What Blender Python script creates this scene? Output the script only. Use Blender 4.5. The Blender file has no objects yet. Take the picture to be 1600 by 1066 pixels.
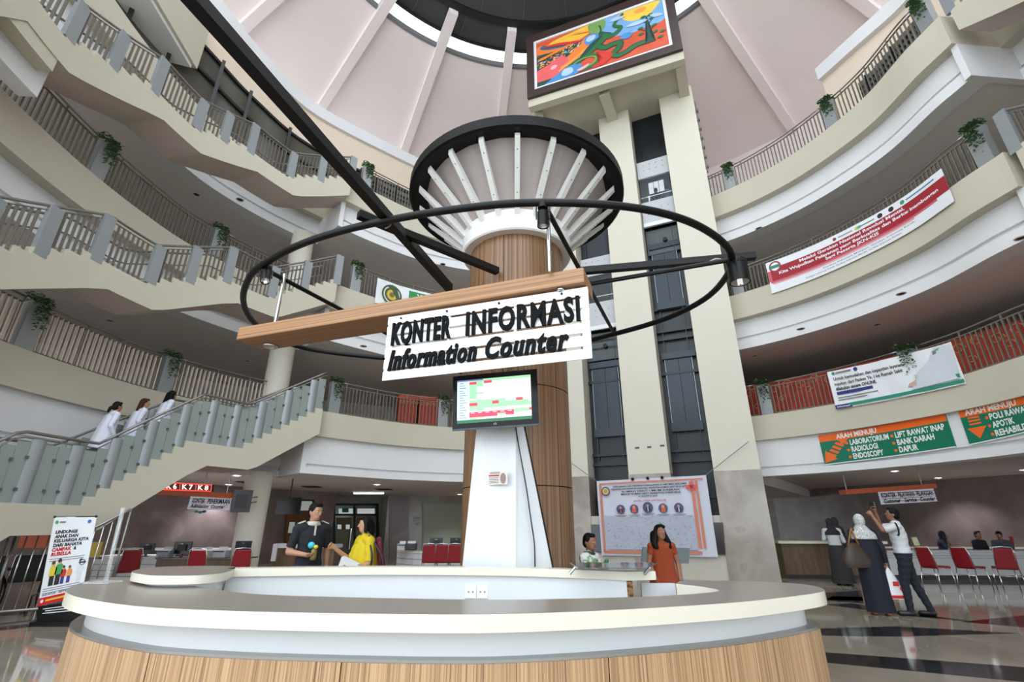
import bpy, math, random
from math import pi, sin, cos, radians as RAD, hypot, atan2, degrees
from mathutils import Vector, Matrix
random.seed(7)
SC = bpy.context.scene
COL = SC.collection
# ------------------------------------------------------------------ camera
FPX, HORIZ, EYE = 745.0, 820.0, 1.45
PITCH = math.atan((HORIZ - 533.0) / FPX)
cd = bpy.data.cameras.new('camera'); cam = bpy.data.objects.new('camera', cd); COL.objects.link(cam)
cd.sensor_width = 36.0; cd.lens = FPX / 1600.0 * 36.0; cd.clip_start = 0.05; cd.clip_end = 300
cam.location = (0, 0, EYE); cam.rotation_euler = (pi / 2 + PITCH, 0, 0)
SC.camera = cam
# ------------------------------------------------------------------ daylight: an even overcast sky
w = bpy.data.worlds.new('overcast_sky'); SC.world = w; w.use_nodes = True
bg = w.node_tree.nodes['Background']; bg.inputs[0].default_value = (0.86, 0.94, 1.0, 1); bg.inputs[1].default_value = 3.0
SC.view_settings.view_transform = 'Standard'; SC.view_settings.look = 'None'
SC.view_settings.gamma = 1.0; SC.view_settings.use_curve_mapping = False
SC.view_settings.exposure = 0.14
SC.cycles.max_bounces = 6; SC.cycles.diffuse_bounces = 5; SC.cycles.glossy_bounces = 3
SC.cycles.transmission_bounces = 3; SC.cycles.transparent_max_bounces = 8
SC.cycles.caustics_reflective = False; SC.cycles.caustics_refractive = False
SC.cycles.sample_clamp_indirect = 6.0; SC.cycles.adaptive_threshold = 0.02

# ------------------------------------------------------------------ from a place in the picture to a place in the hall
_F = Vector((0, cos(PITCH), sin(PITCH))); _U = Vector((0, -sin(PITCH), cos(PITCH))); _R = Vector((1, 0, 0)); _O = Vector((0, 0, EYE))
def ray(u, v): return _F + _R * ((u - 800) / FPX) + _U * ((533 - v) / FPX)
def onz(u, v, z):
    d = ray(u, v); return _O + d * ((z - EYE) / d.z)
def ony(u, v, y):
    d = ray(u, v); return _O + d * (y / d.y)
CX, CY = 0.8, 7.3                                   # axis of the round atrium
def onr(u, v, r):
    d = ray(u, v); A = d.x ** 2 + d.y ** 2; B = -2 * (d.x * CX + d.y * CY); C = CX * CX + CY * CY - r * r
    return _O + d * ((-B + math.sqrt(B * B - 4 * A * C)) / (2 * A))
def onplane(u, v, p, n):
    d = ray(u, v); p = Vector(p); n = Vector(n); return _O + d * ((p - _O).dot(n) / d.dot(n))
def ang(P): return degrees(atan2(P.y - CY, P.x - CX)) % 360
def pol(a, r, z=0.0): return Vector((CX + r * cos(RAD(a)), CY + r * sin(RAD(a)), z))

# ------------------------------------------------------------------ materials
MATS = {}
def lin(c):
    return tuple((x / 255 / 12.92) if x / 255 <= 0.04045 else ((x / 255 + 0.055) / 1.055) ** 2.4 for x in c)
def nodemat(name):
    m = bpy.data.materials.new(name); m.use_nodes = True; nt = m.node_tree
    return m, nt, nt.nodes['Principled BSDF']
def M(name, rgb, rough=0.6, metal=0.0, var=0.06, scale=6.0, bump=0.0, stretch=None, spec=None, emit=0.0, alpha=None, trans=0.0):
    """plain procedural material: base colour with a soft noise variation"""
    if name in MATS: return MATS[name]
    m, nt, b = nodemat(name); c = lin(rgb)
    tc = nt.nodes.new('ShaderNodeTexCoord'); src = tc.outputs['Object']
    if stretch:
        mp = nt.nodes.new('ShaderNodeMapping'); mp.inputs['Scale'].default_value = stretch; nt.links.new(src, mp.inputs[0]); src = mp.outputs[0]
    if var > 0:
        no = nt.nodes.new('ShaderNodeTexNoise'); no.inputs['Scale'].default_value = scale; no.inputs['Detail'].default_value = 4
        nt.links.new(src, no.inputs['Vector'])
        mx = nt.nodes.new('ShaderNodeMix'); mx.data_type = 'RGBA'
        mx.inputs[6].default_value = (*[max(0, x * (1 - var)) for x in c], 1); mx.inputs[7].default_value = (*[min(1, x * (1 + var)) for x in c], 1)
        nt.links.new(no.outputs[0], mx.inputs[0]); nt.links.new(mx.outputs[2], b.inputs['Base Color'])
        if bump:
            bp = nt.nodes.new('ShaderNodeBump'); bp.inputs['Strength'].default_value = bump; bp.inputs['Distance'].default_value = 0.01
            n2 = nt.nodes.new('ShaderNodeTexNoise'); n2.inputs['Scale'].default_value = scale * 12; nt.links.new(src, n2.inputs['Vector'])
            nt.links.new(n2.outputs[0], bp.inputs['Height']); nt.links.new(bp.outputs[0], b.inputs['Normal'])
    else: b.inputs['Base Color'].default_value = (*c, 1)
    b.inputs['Roughness'].default_value = rough; b.inputs['Metallic'].default_value = metal
    if spec is not None: b.inputs['Specular IOR Level'].default_value = spec
    if emit: b.inputs['Emission Color'].default_value = (*c, 1); b.inputs['Emission Strength'].default_value = emit
    if trans: b.inputs['Transmission Weight'].default_value = trans
    if alpha is not None: b.inputs['Alpha'].default_value = alpha
    MATS[name] = m; return m
def ramp_mat(name, stops, scale, stretch=(1, 1, 1), rough=0.5, detail=5, dist=0.0, bump=0.0, spec=0.5, scale2=None):
    """noise through a colour ramp: wood grain, marble, carpet"""
    if name in MATS: return MATS[name]
    m, nt, b = nodemat(name)
    tc = nt.nodes.new('ShaderNodeTexCoord'); mp = nt.nodes.new('ShaderNodeMapping'); mp.inputs['Scale'].default_value = stretch
    nt.links.new(tc.outputs['Object'], mp.inputs[0])
    no = nt.nodes.new('ShaderNodeTexNoise'); no.inputs['Scale'].default_value = scale; no.inputs['Detail'].default_value = detail; no.inputs['Distortion'].default_value = dist
    nt.links.new(mp.outputs[0], no.inputs['Vector'])
    fac = no.outputs[0]
    if scale2:
        n2 = nt.nodes.new('ShaderNodeTexNoise'); n2.inputs['Scale'].default_value = scale2; n2.inputs['Detail'].default_value = 2
        nt.links.new(mp.outputs[0], n2.inputs['Vector'])
        ad = nt.nodes.new('ShaderNodeMix'); ad.inputs[0].default_value = 0.45; nt.links.new(fac, ad.inputs[2]); nt.links.new(n2.outputs[0], ad.inputs[3]); fac = ad.outputs[0]
    cr = nt.nodes.new('ShaderNodeValToRGB'); els = cr.color_ramp.elements
    while len(els) < len(stops): els.new(0.5)
    for e, (p, c) in zip(els, stops): e.position = p; e.color = (*lin(c), 1)
    nt.links.new(fac, cr.inputs[0]); nt.links.new(cr.outputs[0], b.inputs['Base Color'])
    b.inputs['Roughness'].default_value = rough; b.inputs['Specular IOR Level'].default_value = spec
    if bump:
        bp = nt.nodes.new('ShaderNodeBump'); bp.inputs['Strength'].default_value = bump; bp.inputs['Distance'].default_value = 0.005
        nt.links.new(fac, bp.inputs['Height']); nt.links.new(bp.outputs[0], b.inputs['Normal'])
    MATS[name] = m; return m
def E(name, rgb, strength):
    if name in MATS: return MATS[name]
    m, nt, b = nodemat(name); c = lin(rgb); b.inputs['Base Color'].default_value = (*[x * .3 for x in c], 1)
    b.inputs['Emission Color'].default_value = (*c, 1); b.inputs['Emission Strength'].default_value = strength; MATS[name] = m; return m

CREAM = lambda: M('cream_plaster', (196, 190, 172), 0.75, var=0.05, scale=1.3, bump=0.08)
WHITEP = lambda: M('white_plaster', (222, 222, 224), 0.7, var=0.03, scale=1.5)
SOFFIT = lambda: M('grey_soffit_paint', (226, 218, 215), 0.85, var=0.03, scale=1.0)
DOME = lambda: M('pale_pink_plaster', (240, 229, 228), 0.85, var=0.04, scale=0.8, bump=0.05)
STEEL = lambda: M('brushed_steel', (150, 148, 144), 0.32, 0.9, var=0.05, scale=20)
CHROME = lambda: M('chrome', (215, 215, 215), 0.12, 1.0, var=0)
DARKBAR = lambda: M('bronze_grey_bar_paint', (118, 112, 102), 0.45, 0.35, var=0.05)
GREYPANEL = lambda: M('grey_steel_panel', (146, 151, 154), 0.4, 0.2, var=0.05, scale=3)
BLACK = lambda: M('black_satin_paint', (10, 10, 11), 0.45, 0.0, var=0.1, spec=.3)
BLACKP = lambda: M('black_plastic', (16, 16, 18), 0.3, var=0.1)
WHITE = lambda: M('white_gloss_laminate', (224, 227, 230), 0.22, var=0.01)
SOLID = lambda: M('cream_solid_surface', (224, 218, 202), 0.25, var=0.015, scale=3)
COUNTERTOP = lambda: ramp_mat('grey_beige_countertop', [(0.3, (126, 118, 110)), (0.7, (142, 134, 125))], 90, rough=0.28, spec=0.4)
ZEBRA = lambda: ramp_mat('zebrawood_veneer', [(0.3, (64, 42, 28)), (0.43, (104, 74, 50)), (0.55, (138, 103, 72)), (0.7, (168, 130, 94))], 1.0, (60, 60, 0.08), 0.42, 3, 0.0, 0.05, scale2=3.2)
ZEBRAL = lambda: ramp_mat('light_zebrawood_veneer', [(0.32, (96, 70, 48)), (0.43, (150, 116, 84)), (0.54, (190, 154, 116)), (0.7, (208, 174, 136))], 1.0, (75, 75, 0.06), 0.42, 3, 0.0, 0.05, scale2=3.0)
ZEBRAX = lambda: ramp_mat('lengthwise_zebrawood_veneer', [(0.3, (92, 60, 40)), (0.43, (138, 97, 66)), (0.55, (174, 130, 90)), (0.72, (194, 152, 110))], 1.0, (0.15, 75, 75), 0.42, 3, 0.0, 0.05, scale2=3.2)
MARBLE = lambda: ramp_mat('taupe_marble', [(0.3, (138, 128, 119)), (0.48, (154, 144, 134)), (0.6, (164, 154, 144)), (0.66, (169, 160, 150)), (0.72, (152, 142, 133))], 1.1, (1, 1, 1), 0.2, 10, .5, spec=0.6)
BMARBLE = lambda: ramp_mat('brown_marble', [(0.3, (122, 109, 106)), (0.5, (140, 126, 123)), (0.62, (152, 138, 134)), (0.67, (172, 160, 156)), (0.73, (134, 121, 118))], .9, (1, 1, 1), 0.3, 10, .5, spec=0.5)

# ------------------------------------------------------------------ mesh building
class MB:
    def __init__(s): s.v = []; s.f = []
    def add(s, vs, fs):
        o = len(s.v); s.v += [tuple(v) for v in vs]; s.f += [tuple(i + o for i in f) for f in fs]; return s
    def box(s, c, d, R=None):
        c = Vector(c); x, y, z = d[0] / 2, d[1] / 2, d[2] / 2
        vs = [Vector(p) for p in ((-x, -y, -z), (x, -y, -z), (x, y, -z), (-x, y, -z), (-x, -y, z), (x, -y, z), (x, y, z), (-x, y, z))]
        if R is not None: vs = [R @ p for p in vs]
        return s.add([c + p for p in vs], [(0, 3, 2, 1), (4, 5, 6, 7), (0, 1, 5, 4), (1, 2, 6, 5), (2, 3, 7, 6), (3, 0, 4, 7)])
    def bbox(s, x0, x1, y0, y1, z0, z1): return s.box(((x0 + x1) / 2, (y0 + y1) / 2, (z0 + z1) / 2), (x1 - x0, y1 - y0, z1 - z0))
    def hexa(s, p):  # 8 corners, bottom ring then top ring
        return s.add(p, [(0, 3, 2, 1), (4, 5, 6, 7), (0, 1, 5, 4), (1, 2, 6, 5), (2, 3, 7, 6), (3, 0, 4, 7)])
    def quad(s, a, b, c, d): return s.add([a, b, c, d], [(0, 1, 2, 3)])
    def prism(s, poly, n):  # planar polygon extruded along vector n
        n = Vector(n); k = len(poly); P = [Vector(p) for p in poly]
        fs = [tuple(range(k))[::-1], tuple(range(k, 2 * k))] + [(i, (i + 1) % k, (i + 1) % k + k, i + k) for i in range(k)]
        return s.add(P + [p + n for p in P], fs)
    def tube(s, path, r, n=8, caps=True, closed=False, up=None):
        P = [Vector(p) for p in path]; k = len(P); vs = []; rr = r if isinstance(r, (list, tuple)) else [r] * k
        prev = None
        for i in range(k):
            if closed: t = P[(i + 1) % k] - P[i - 1]
            else: t = P[min(i + 1, k - 1)] - P[max(i - 1, 0)]
            t.normalize()
            if prev is None:
                a = Vector((0, 0, 1)) if abs(t.z) < 0.9 else Vector((1, 0, 0))
                x = t.cross(a).normalized()
            else: x = (prev - t * prev.dot(t)).normalized()
            prev = x; y = t.cross(x)
            vs += [P[i] + (x * cos(2 * pi * j / n) + y * sin(2 * pi * j / n)) * rr[i] for j in range(n)]
        fs = []
        m = k if closed else k - 1
        for i in range(m):
            a = i * n; b = ((i + 1) % k) * n
            fs += [(a + j, a + (j + 1) % n, b + (j + 1) % n, b + j) for j in range(n)]
        if caps and not closed: fs += [tuple(range(n))[::-1], tuple(range((k - 1) * n, k * n))]
        return s.add(vs, fs)
    def bar(s, a, b, w, h, up=(0, 0, 1)):  # square bar from a to b
        a = Vector(a); b = Vector(b); t = (b - a).normalized(); u = Vector(up); x = t.cross(u)
        if x.length < 1e-4: x = t.cross(Vector((1, 0, 0)))
        x.normalize(); y = x.cross(t).normalized(); X = x * w / 2; Y = y * h / 2
        return s.hexa([a - X - Y, a + X - Y, b + X - Y, b - X - Y, a - X + Y, a + X + Y, b + X + Y, b - X + Y])
    def sweep(s, path, prof, closed_prof=True, caps=True, closed=False):
        """profile (lateral, vertical) along a path of (point, lateral unit vector)"""
        k = len(prof); vs = []
        for P, L in path: vs += [Vector(P) + Vector(L) * a + Vector((0, 0, b)) for a, b in prof]
        n = len(path); fs = []; m = k if closed_prof else k - 1
        for i in range(n if closed else n - 1):
            A = i * k; B = ((i + 1) % n) * k
            fs += [(A + j, A + (j + 1) % k, B + (j + 1) % k, B + j) for j in range(m)]
        if caps and closed_prof and not closed: fs += [tuple(range(k))[::-1], tuple(range((n - 1) * k, n * k))]
        return s.add(vs, fs)
    def lathe(s, c, prof, a0=0, a1=360, n=48, closed_prof=False):
        c = Vector(c); full = abs(a1 - a0 - 360) < 1e-6; k = len(prof); m = n if full else n + 1; vs = []
        for i in range(m):
            a = RAD(a0 + (a1 - a0) * i / n)
            vs += [c + Vector((r * cos(a), r * sin(a), z)) for r, z in prof]
        fs = []; q = k if closed_prof else k - 1
        for i in range(n):
            A = i * k; B = ((i + 1) % m) * k
            fs += [(A + j, B + j, B + (j + 1) % k, A + (j + 1) % k) for j in range(q)]
        return s.add(vs, fs)
    def ell(s, c, r, nu=10, nv=7, R=None):
        c = Vector(c); vs = [Vector((0, 0, -r[2]))]
        for i in range(1, nv):
            t = -pi / 2 + pi * i / nv
            vs += [Vector((r[0] * cos(t) * cos(2 * pi * j / nu), r[1] * cos(t) * sin(2 * pi * j / nu), r[2] * sin(t))) for j in range(nu)]
        vs.append(Vector((0, 0, r[2]))); fs = [(0, 1 + (j + 1) % nu, 1 + j) for j in range(nu)]
        for i in range(nv - 2):
            a = 1 + i * nu; b = a + nu
            fs += [(a + j, a + (j + 1) % nu, b + (j + 1) % nu, b + j) for j in range(nu)]
        a = 1 + (nv - 2) * nu; fs += [(a + j, a + (j + 1) % nu, len(vs) - 1) for j in range(nu)]
        if R is not None: vs = [R @ p for p in vs]
        return s.add([c + p for p in vs], fs)
    def mesh(s, name):
        me = bpy.data.meshes.new(name); me.from_pydata(s.v, [], s.f); me.update(); return me

def obj(name, mb, mat, parent=None, smooth=False, label=None):
    me = mb.mesh(name) if isinstance(mb, MB) else mb
    if mat is not None and len(me.materials) == 0: me.materials.append(mat)
    o = bpy.data.objects.new(name, me); COL.objects.link(o)
    if smooth:
        me.polygons.foreach_set('use_smooth', [True] * len(me.polygons))
        if smooth is not True: me.set_sharp_from_angle(angle=RAD(smooth))
    if parent is not None:
        o.parent = parent; o.matrix_parent_inverse = parent.matrix_basis.inverted()
    if label: o['label'] = label
    return o
def fixn(me):
    import bmesh
    bm = bmesh.new(); bm.from_mesh(me); bmesh.ops.recalc_face_normals(bm, faces=bm.faces); bm.to_mesh(me); bm.free()
def tag(o, label, cat, group=None, kind=None):
    o['label'] = label; o['category'] = cat
    if group: o['group'] = group
    if kind: o['kind'] = kind
    return o
def thing(name, label, cat, loc=(0, 0, 0), group=None, rz=0.0):
    o = bpy.data.objects.new(name, None); COL.objects.link(o); o.location = loc; o.rotation_euler = (0, 0, rz); o.empty_display_size = 0.1
    return tag(o, label, cat, group)
def struct(name, mb, mat, parent=None, smooth=False, label=None, fix=True):
    o = obj(name, mb, mat, parent, smooth)
    if fix: fixn(o.data)
    if parent is None: o['kind'] = 'structure'
    if label: o['label'] = label
    return o
def inst(name, me, parent, loc=None, mat4=None):
    """another piece that shares mesh data"""
    o = bpy.data.objects.new(name, me); COL.objects.link(o); o.parent = parent
    if parent is not None: o.matrix_parent_inverse = parent.matrix_basis.inverted()
    if mat4 is not None: o.matrix_basis = mat4
    elif loc is not None: o.location = loc
    return o
def clone(root, loc, rz=0.0, label=None):
    """a copy of a thing with copies of its parts and sub-parts"""
    r = root.copy(); COL.objects.link(r); r.location = loc; r.rotation_euler = (0, 0, rz)
    if label: r['label'] = label
    def kids(src, dst):
        for ch in list(src.children):
            c = ch.copy(); COL.objects.link(c); c.parent = dst; kids(ch, c)
    kids(root, r); return r

# ------------------------------------------------------------------ lettering
WORK = bpy.data.scenes.new('workbench')              # holds one object at a time while its modifiers or text outlines are evaluated
def evaluated_mesh(o):
    WORK.collection.objects.link(o)
    with bpy.context.temp_override(scene=WORK, view_layer=WORK.view_layers[0]): dg = bpy.context.evaluated_depsgraph_get()
    dg.update(); return bpy.data.meshes.new_from_object(o.evaluated_get(dg))
def text_mesh(body, size=1.0, bold=0.0, shear=0.0, sx=1.0, depth=0.0, align='LEFT', res=2, spacing=1.0):
    cu = bpy.data.curves.new('lettering', 'FONT'); cu.body = body; cu.size = size; cu.offset = bold * size; cu.shear = shear
    cu.extrude = depth; cu.align_x = align; cu.resolution_u = res; cu.fill_mode = 'BOTH' if depth else 'FRONT'; cu.space_character = spacing
    o = bpy.data.objects.new('lettering', cu); me = evaluated_mesh(o)
    bpy.data.objects.remove(o); bpy.data.curves.remove(cu)
    if sx != 1.0:
        for v in me.vertices: v.co.x *= sx
    return me
def flat_map(o, X, Y):
    o = Vector(o); X = Vector(X).normalized(); Y = Vector(Y).normalized(); N = X.cross(Y).normalized()
    return lambda x, y, z: o + X * x + Y * y + N * z
def put_text(parent, body, mp, x, y, size, mat, bold=0.0, shear=0.0, sx=1.0, depth=0.0, align='LEFT', res=2, lift=0.004, fit=None, name='lettering', spacing=1.0):
    me = text_mesh(body, size, bold, shear, sx, depth, align, res, spacing)
    if fit and len(me.vertices):
        xs = [v.co.x for v in me.vertices]; k = fit / max(1e-6, max(xs) - min(xs)); x0 = min(xs) if align == 'LEFT' else 0
        for v in me.vertices: v.co.x = (v.co.x - x0) * k
    for v in me.vertices: v.co = mp(x + v.co.x, y + v.co.y, lift + v.co.z)
    me.materials.append(mat); me.name = name
    return obj(name, me, mat, parent)
def put_poly(parent, name, pts, mp, mat, lift=0.003, thick=0.0):
    """a flat printed shape given in the surface's own x, y"""
    me = bpy.data.meshes.new(name)
    me.from_pydata([mp(x, y, lift) for x, y in pts], [], [tuple(range(len(pts)))]); me.update()
    return obj(name, me, mat, parent)
def put_disc(parent, name, x, y, rx, mp, mat, lift=0.003, ry=None, n=20):
    ry = ry or rx
    return put_poly(parent, name, [(x + rx * cos(2 * pi * i / n), y + ry * sin(2 * pi * i / n)) for i in range(n)], mp, mat, lift)
def put_strip(parent, name, x0, y0, x1, y1, mp, mat, lift=0.003, seg=1):
    mb = MB(); 
    for i in range(seg):
        a = x0 + (x1 - x0) * i / seg; b = x0 + (x1 - x0) * (i + 1) / seg
        mb.quad(mp(a, y0, lift), mp(b, y0, lift), mp(b, y1, lift), mp(a, y1, lift))
    return obj(name, mb, mat, parent)
def spline(pts, n, closed=False):
    """Catmull-Rom through the points"""
    P = [Vector(p) for p in pts]; k = len(P); out = []
    for i in range(k if closed else k - 1):
        if closed: a, b, c, d = P[i - 1], P[i], P[(i + 1) % k], P[(i + 2) % k]
        else: a, b, c, d = P[max(i - 1, 0)], P[i], P[i + 1], P[min(i + 2, k - 1)]
        for j in range(n):
            t = j / n; out.append(0.5 * ((2 * b) + (c - a) * t + (2 * a - 5 * b + 4 * c - d) * t * t + (3 * b - a - 3 * c + d) * t ** 3))
    if not closed: out.append(P[-1])
    return out
def interp(tab, x):
    if x <= tab[0][0]: return tab[0][1]
    for (a, b), (c, d) in zip(tab, tab[1:]):
        if x <= c: return b + (d - b) * (x - a) / (c - a)
    return tab[-1][1]
def sinterp(tab, x):
    """smooth interpolation of a table"""
    if x <= tab[0][0]: return tab[0][1]
    if x >= tab[-1][0]: return tab[-1][1]
    for i in range(len(tab) - 1):
        if x <= tab[i + 1][0]:
            x0, y0 = tab[i]; x1, y1 = tab[i + 1]; t = (x - x0) / (x1 - x0)
            m0 = (y1 - tab[i - 1][1]) / (x1 - tab[i - 1][0]) if i else (y1 - y0) / (x1 - x0)
            m1 = (tab[i + 2][1] - y0) / (tab[i + 2][0] - x0) if i + 2 < len(tab) else (y1 - y0) / (x1 - x0)
            h = x1 - x0
            return (2 * t ** 3 - 3 * t * t + 1) * y0 + (t ** 3 - 2 * t * t + t) * h * m0 + (-2 * t ** 3 + 3 * t * t) * y1 + (t ** 3 - t * t) * h * m1
# ================================================================== THE HALL
H2, H3, H4, H5 = 4.6, 8.8, 13.0, 17.2
AX = 70.0                                            # the hall is mirrored about this bearing
MAIN = [(-6, 9.7), (5, 9.62), (10, 9.62), (18, 9.9), (26, 10.03), (35, 10.13), (46, 10.12), (60, 10.0), (90, 9.85), (108, 9.77), (118, 9.65), (126, 9.45), (134, 9.33), (140, 9.3)]
WELL = [(134, 10.9), (150, 10.82), (157, 10.75), (165, 10.5), (172, 10.32), (180, 10.15), (190, 10.02), (204, 9.95)]
A_R, A_L, A_END = 5.0, 135.0, 204.0
def r_edge(a):
    if a < A_R: return sinterp(WELL, 140 - a)
    if a > A_L: return sinterp(WELL, a)
    return sinterp(MAIN, a)
def arc_pts(a0, a1, step=1.5):
    n = max(2, int(abs(a1 - a0) / step)); return [a0 + (a1 - a0) * i / n for i in range(n + 1)]
def edge_path(a0, a1, dr=0.0, fn=None, step=1.5):
    fn = fn or r_edge; out = []
    for a in arc_pts(a0, a1, step):
        out.append((pol(a, fn(a) + dr), (cos(RAD(a)), sin(RAD(a)), 0)))
    return out
RMAIN = lambda a: sinterp(MAIN, a)
RWL = lambda a: sinterp(WELL, a)
RWR = lambda a: sinterp(WELL, 140 - a)
ROUT = 17.6
# ---- ground floor with its inlaid dark bands
fl = MB(); fl.box((2, 12, -0.1), (60, 50, 0.2))
FLOORM = ramp_mat('polished_beige_floor', [(0.3, (134, 124, 111)), (0.55, (152, 142, 128)), (0.75, (164, 154, 140))], 0.9, rough=0.07, detail=6, dist=0.6, spec=0.7)
floor = struct('floor', fl, FLOORM)
DARKST = M('black_granite', (34, 33, 36), 0.1, var=0.2, scale=8)
LIGHTST = M('pale_stone', (172, 166, 156), 0.1, var=0.06, scale=3)
def inlay(poly, mat, nm='floor_strip'):
    mb = MB(); mb.prism([(x, y, 0.0) for x, y in poly], (0, 0, 0.002)); o = struct(nm, mb, mat, floor)
def fz(u, v): p = onz(u, v, 0); return (p.x, p.y)
for poly in [[(1240, 984), (1400, 979), (1590, 990), (1400, 995), (1240, 993)],
             [(1240, 1016), (1600, 1043), (1640, 1062), (1600, 1066), (1240, 1031)],
             [(1290, 945), (1330, 943), (1520, 972), (1440, 965)],
             [(1600, 962), (1500, 972), (1640, 984), (1680, 976)],
             [(1285, 927), (1345, 923), (1350, 943), (1275, 938)]]:
    inlay([fz(*p) for p in poly], DARKST)
for poly in [[(1215, 905), (1330, 912), (1330, 920), (1215, 913)], [(1300, 932), (1600, 938), (1640, 946), (1290, 938)], [(1430, 918), (1640, 924), (1640, 930), (1430, 924)]]:
    inlay([fz(*p) for p in poly], LIGHTST)
for poly in [[(-40, 978), (130, 962), (130, 970), (-40, 990)], [(-60, 962), (40, 955), (40, 960), (-60, 968)]]:
    inlay([fz(*p) for p in poly], DARKST)
# ---- gallery slabs
def slab(level, z, cream, white, lip, zone, fn, a0, a1, n):
    """one stretch of gallery: floor slab, cream upstand, white recessed band, lip and soffit"""
    zc = z - cream; zw = zc - white; zl = zw - lip
    pth = edge_path(a0, a1, 0, fn)
    f = MB(); f.sweep([(p + Vector((0, 0, z)), L) for p, L in pth], [(0.02, -0.1), (0.16, -0.1), (0.16, 0), (0.02, 0)])
    top = []
    for (p, L), a in zip(pth, arc_pts(a0, a1)): top.append((p + Vector((0, 0, z)), L))
    mb = MB(); k = len(top)
    for i in range(k - 1):
        a, b = arc_pts(a0, a1)[i], arc_pts(a0, a1)[i + 1]
        o0, o1 = pol(a, ROUT, 0), pol(b, ROUT, 0)
        i0, i1 = pol(a, fn(a) + 0.05, 0), pol(b, fn(b) + 0.05, 0)
        Z = lambda p, zz: p + Vector((0, 0, zz))
        mb.quad(Z(i0, z), Z(i1, z), Z(o1, z), Z(o0, z))
    s1 = struct('floor_%d' % n, mb, M('gallery_floor_tile', (190, 184, 172), 0.3, var=0.05), fix=False); s1['label'] = 'gallery floor of %s' % level
    c = MB(); c.sweep([(p + Vector((0, 0, z)), L) for p, L in pth], [(0, 0.02), (0.3, 0.02), (0.3, -cream), (0, -cream)]); 
    s2 = struct('trim_%d' % n, c, CREAM(), smooth=30); s2['label'] = 'cream gallery upstand of %s' % level
    b = MB(); b.sweep([(p + Vector((0, 0, zc)), L) for p, L in pth], [(0.14, 0), (0.6, 0), (0.6, -white - lip), (0.1, -white - lip), (0.1, -white), (0.22, -white), (0.22, -white + 0.1), (0.14, -white + 0.1)] if z == H2 else [(0.3, 0), (0.7, 0), (0.7, -white - lip), (0.2, -white - lip), (0.2, -white), (0.38, -white), (0.38, -white + 0.15), (0.3, -white + 0.15)])
    s3 = struct('trim_%d' % (n + 20), b, WHITEP(), smooth=30); s3['label'] = 'white band under the gallery of %s' % level
    q = MB()
    for i in range(k - 1):
        a, bb = arc_pts(a0, a1)[i], arc_pts(a0, a1)[i + 1]
        if z == H2: continue
        q.quad(pol(a, fn(a) + 0.45, zl + 0.03), pol(a, ROUT, zl + 0.03), pol(bb, ROUT, zl + 0.03), pol(bb, fn(bb) + 0.45, zl + 0.03))
    if z == H2: return
    s4 = struct('ceiling_%d' % n, q, SOFFIT(), fix=False); s4['label'] = 'grey soffit under the gallery of %s' % level
n = 1
for level, z, cr, wh, lp in (('the second floor', H2, 0.73, 0.88, 0.18), ('the third floor', H3, 0.86, 0.72, 0.3), ('the fourth floor', H4, 0.92, 0.72, 0.3)):
    for zone, fn, a0, a1 in (('main', RMAIN, A_R, A_L), ('left well', RWL, A_L, A_END), ('right well', RWR, 140 - A_END, A_R)):
        slab(level + (' between the stairs' if zone == 'main' else ' beside the staircase' if zone[0] == 'l' else ' beside the far stairwell'), z, cr, wh, lp, zone, fn, a0, a1, n); n += 1
    # cheeks that close the slab at the two stairwells
    for a, sg in ((A_L, 1), (A_R, -1)):
        fnw = RWL if sg > 0 else RWR
        mb = MB(); r0, r1 = RMAIN(a) + 0.12, fnw(a) + 0.3
        P = [pol(a, r0, z - cr), pol(a, r1, z - cr), pol(a, r1, z - cr - wh - lp), pol(a, r0, z - cr - wh - lp)]
        t = Vector((-sin(RAD(a)), cos(RAD(a)), 0)) * 0.15 * sg
        mb.prism(P, t); struct('trim_%d' % (n + 40), mb, WHITEP())['label'] = 'white slab end at the stairwell on %s' % level
        mb = MB(); P = [pol(a, r0 - 0.12, z + 0.02), pol(a, r1, z + 0.02), pol(a, r1, z - cr), pol(a, r0 - 0.12, z - cr)]
        mb.prism(P, t); struct('trim_%d' % (n + 60), mb, CREAM())['label'] = 'cream slab end at the stairwell on %s' % level; n += 1
# ---- ground floor ceiling, higher than the lip
ZC1 = H2 - 0.73 - 0.88 - 0.18 + 0.03
# ---- outer drum wall of the upper floors
for i, (z0, z1, mt) in enumerate(((H2, H3 - 1.8, M('ivory_wall', (206, 200, 192), 0.8, var=0.03)), (H3, H4 - 1.85, M('ivory_wall', (206, 200, 192), 0.8)), (H4, 20.4, DOME()))):
    mb = MB()
    for a, b in zip(arc_pts(-64, 204, 4)[:-1], arc_pts(-64, 204, 4)[1:]):
        if i == 2 and (a < 20 or a > 112):            # unseen openings added above the fourth floor rooms to light the roof lining
            mb.quad(pol(a, ROUT, z0), pol(b, ROUT, z0), pol(b, ROUT, 17.4), pol(a, ROUT, 17.4)); continue
        mb.quad(pol(a, ROUT, z0), pol(b, ROUT, z0), pol(b, ROUT, z1), pol(a, ROUT, z1))
    struct('wall_drum_%d' % (i + 1), mb, mt, fix=False, smooth=True)['label'] = 'curved outer wall of the %s floor' % ('second', 'third', 'fourth')[i]
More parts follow.
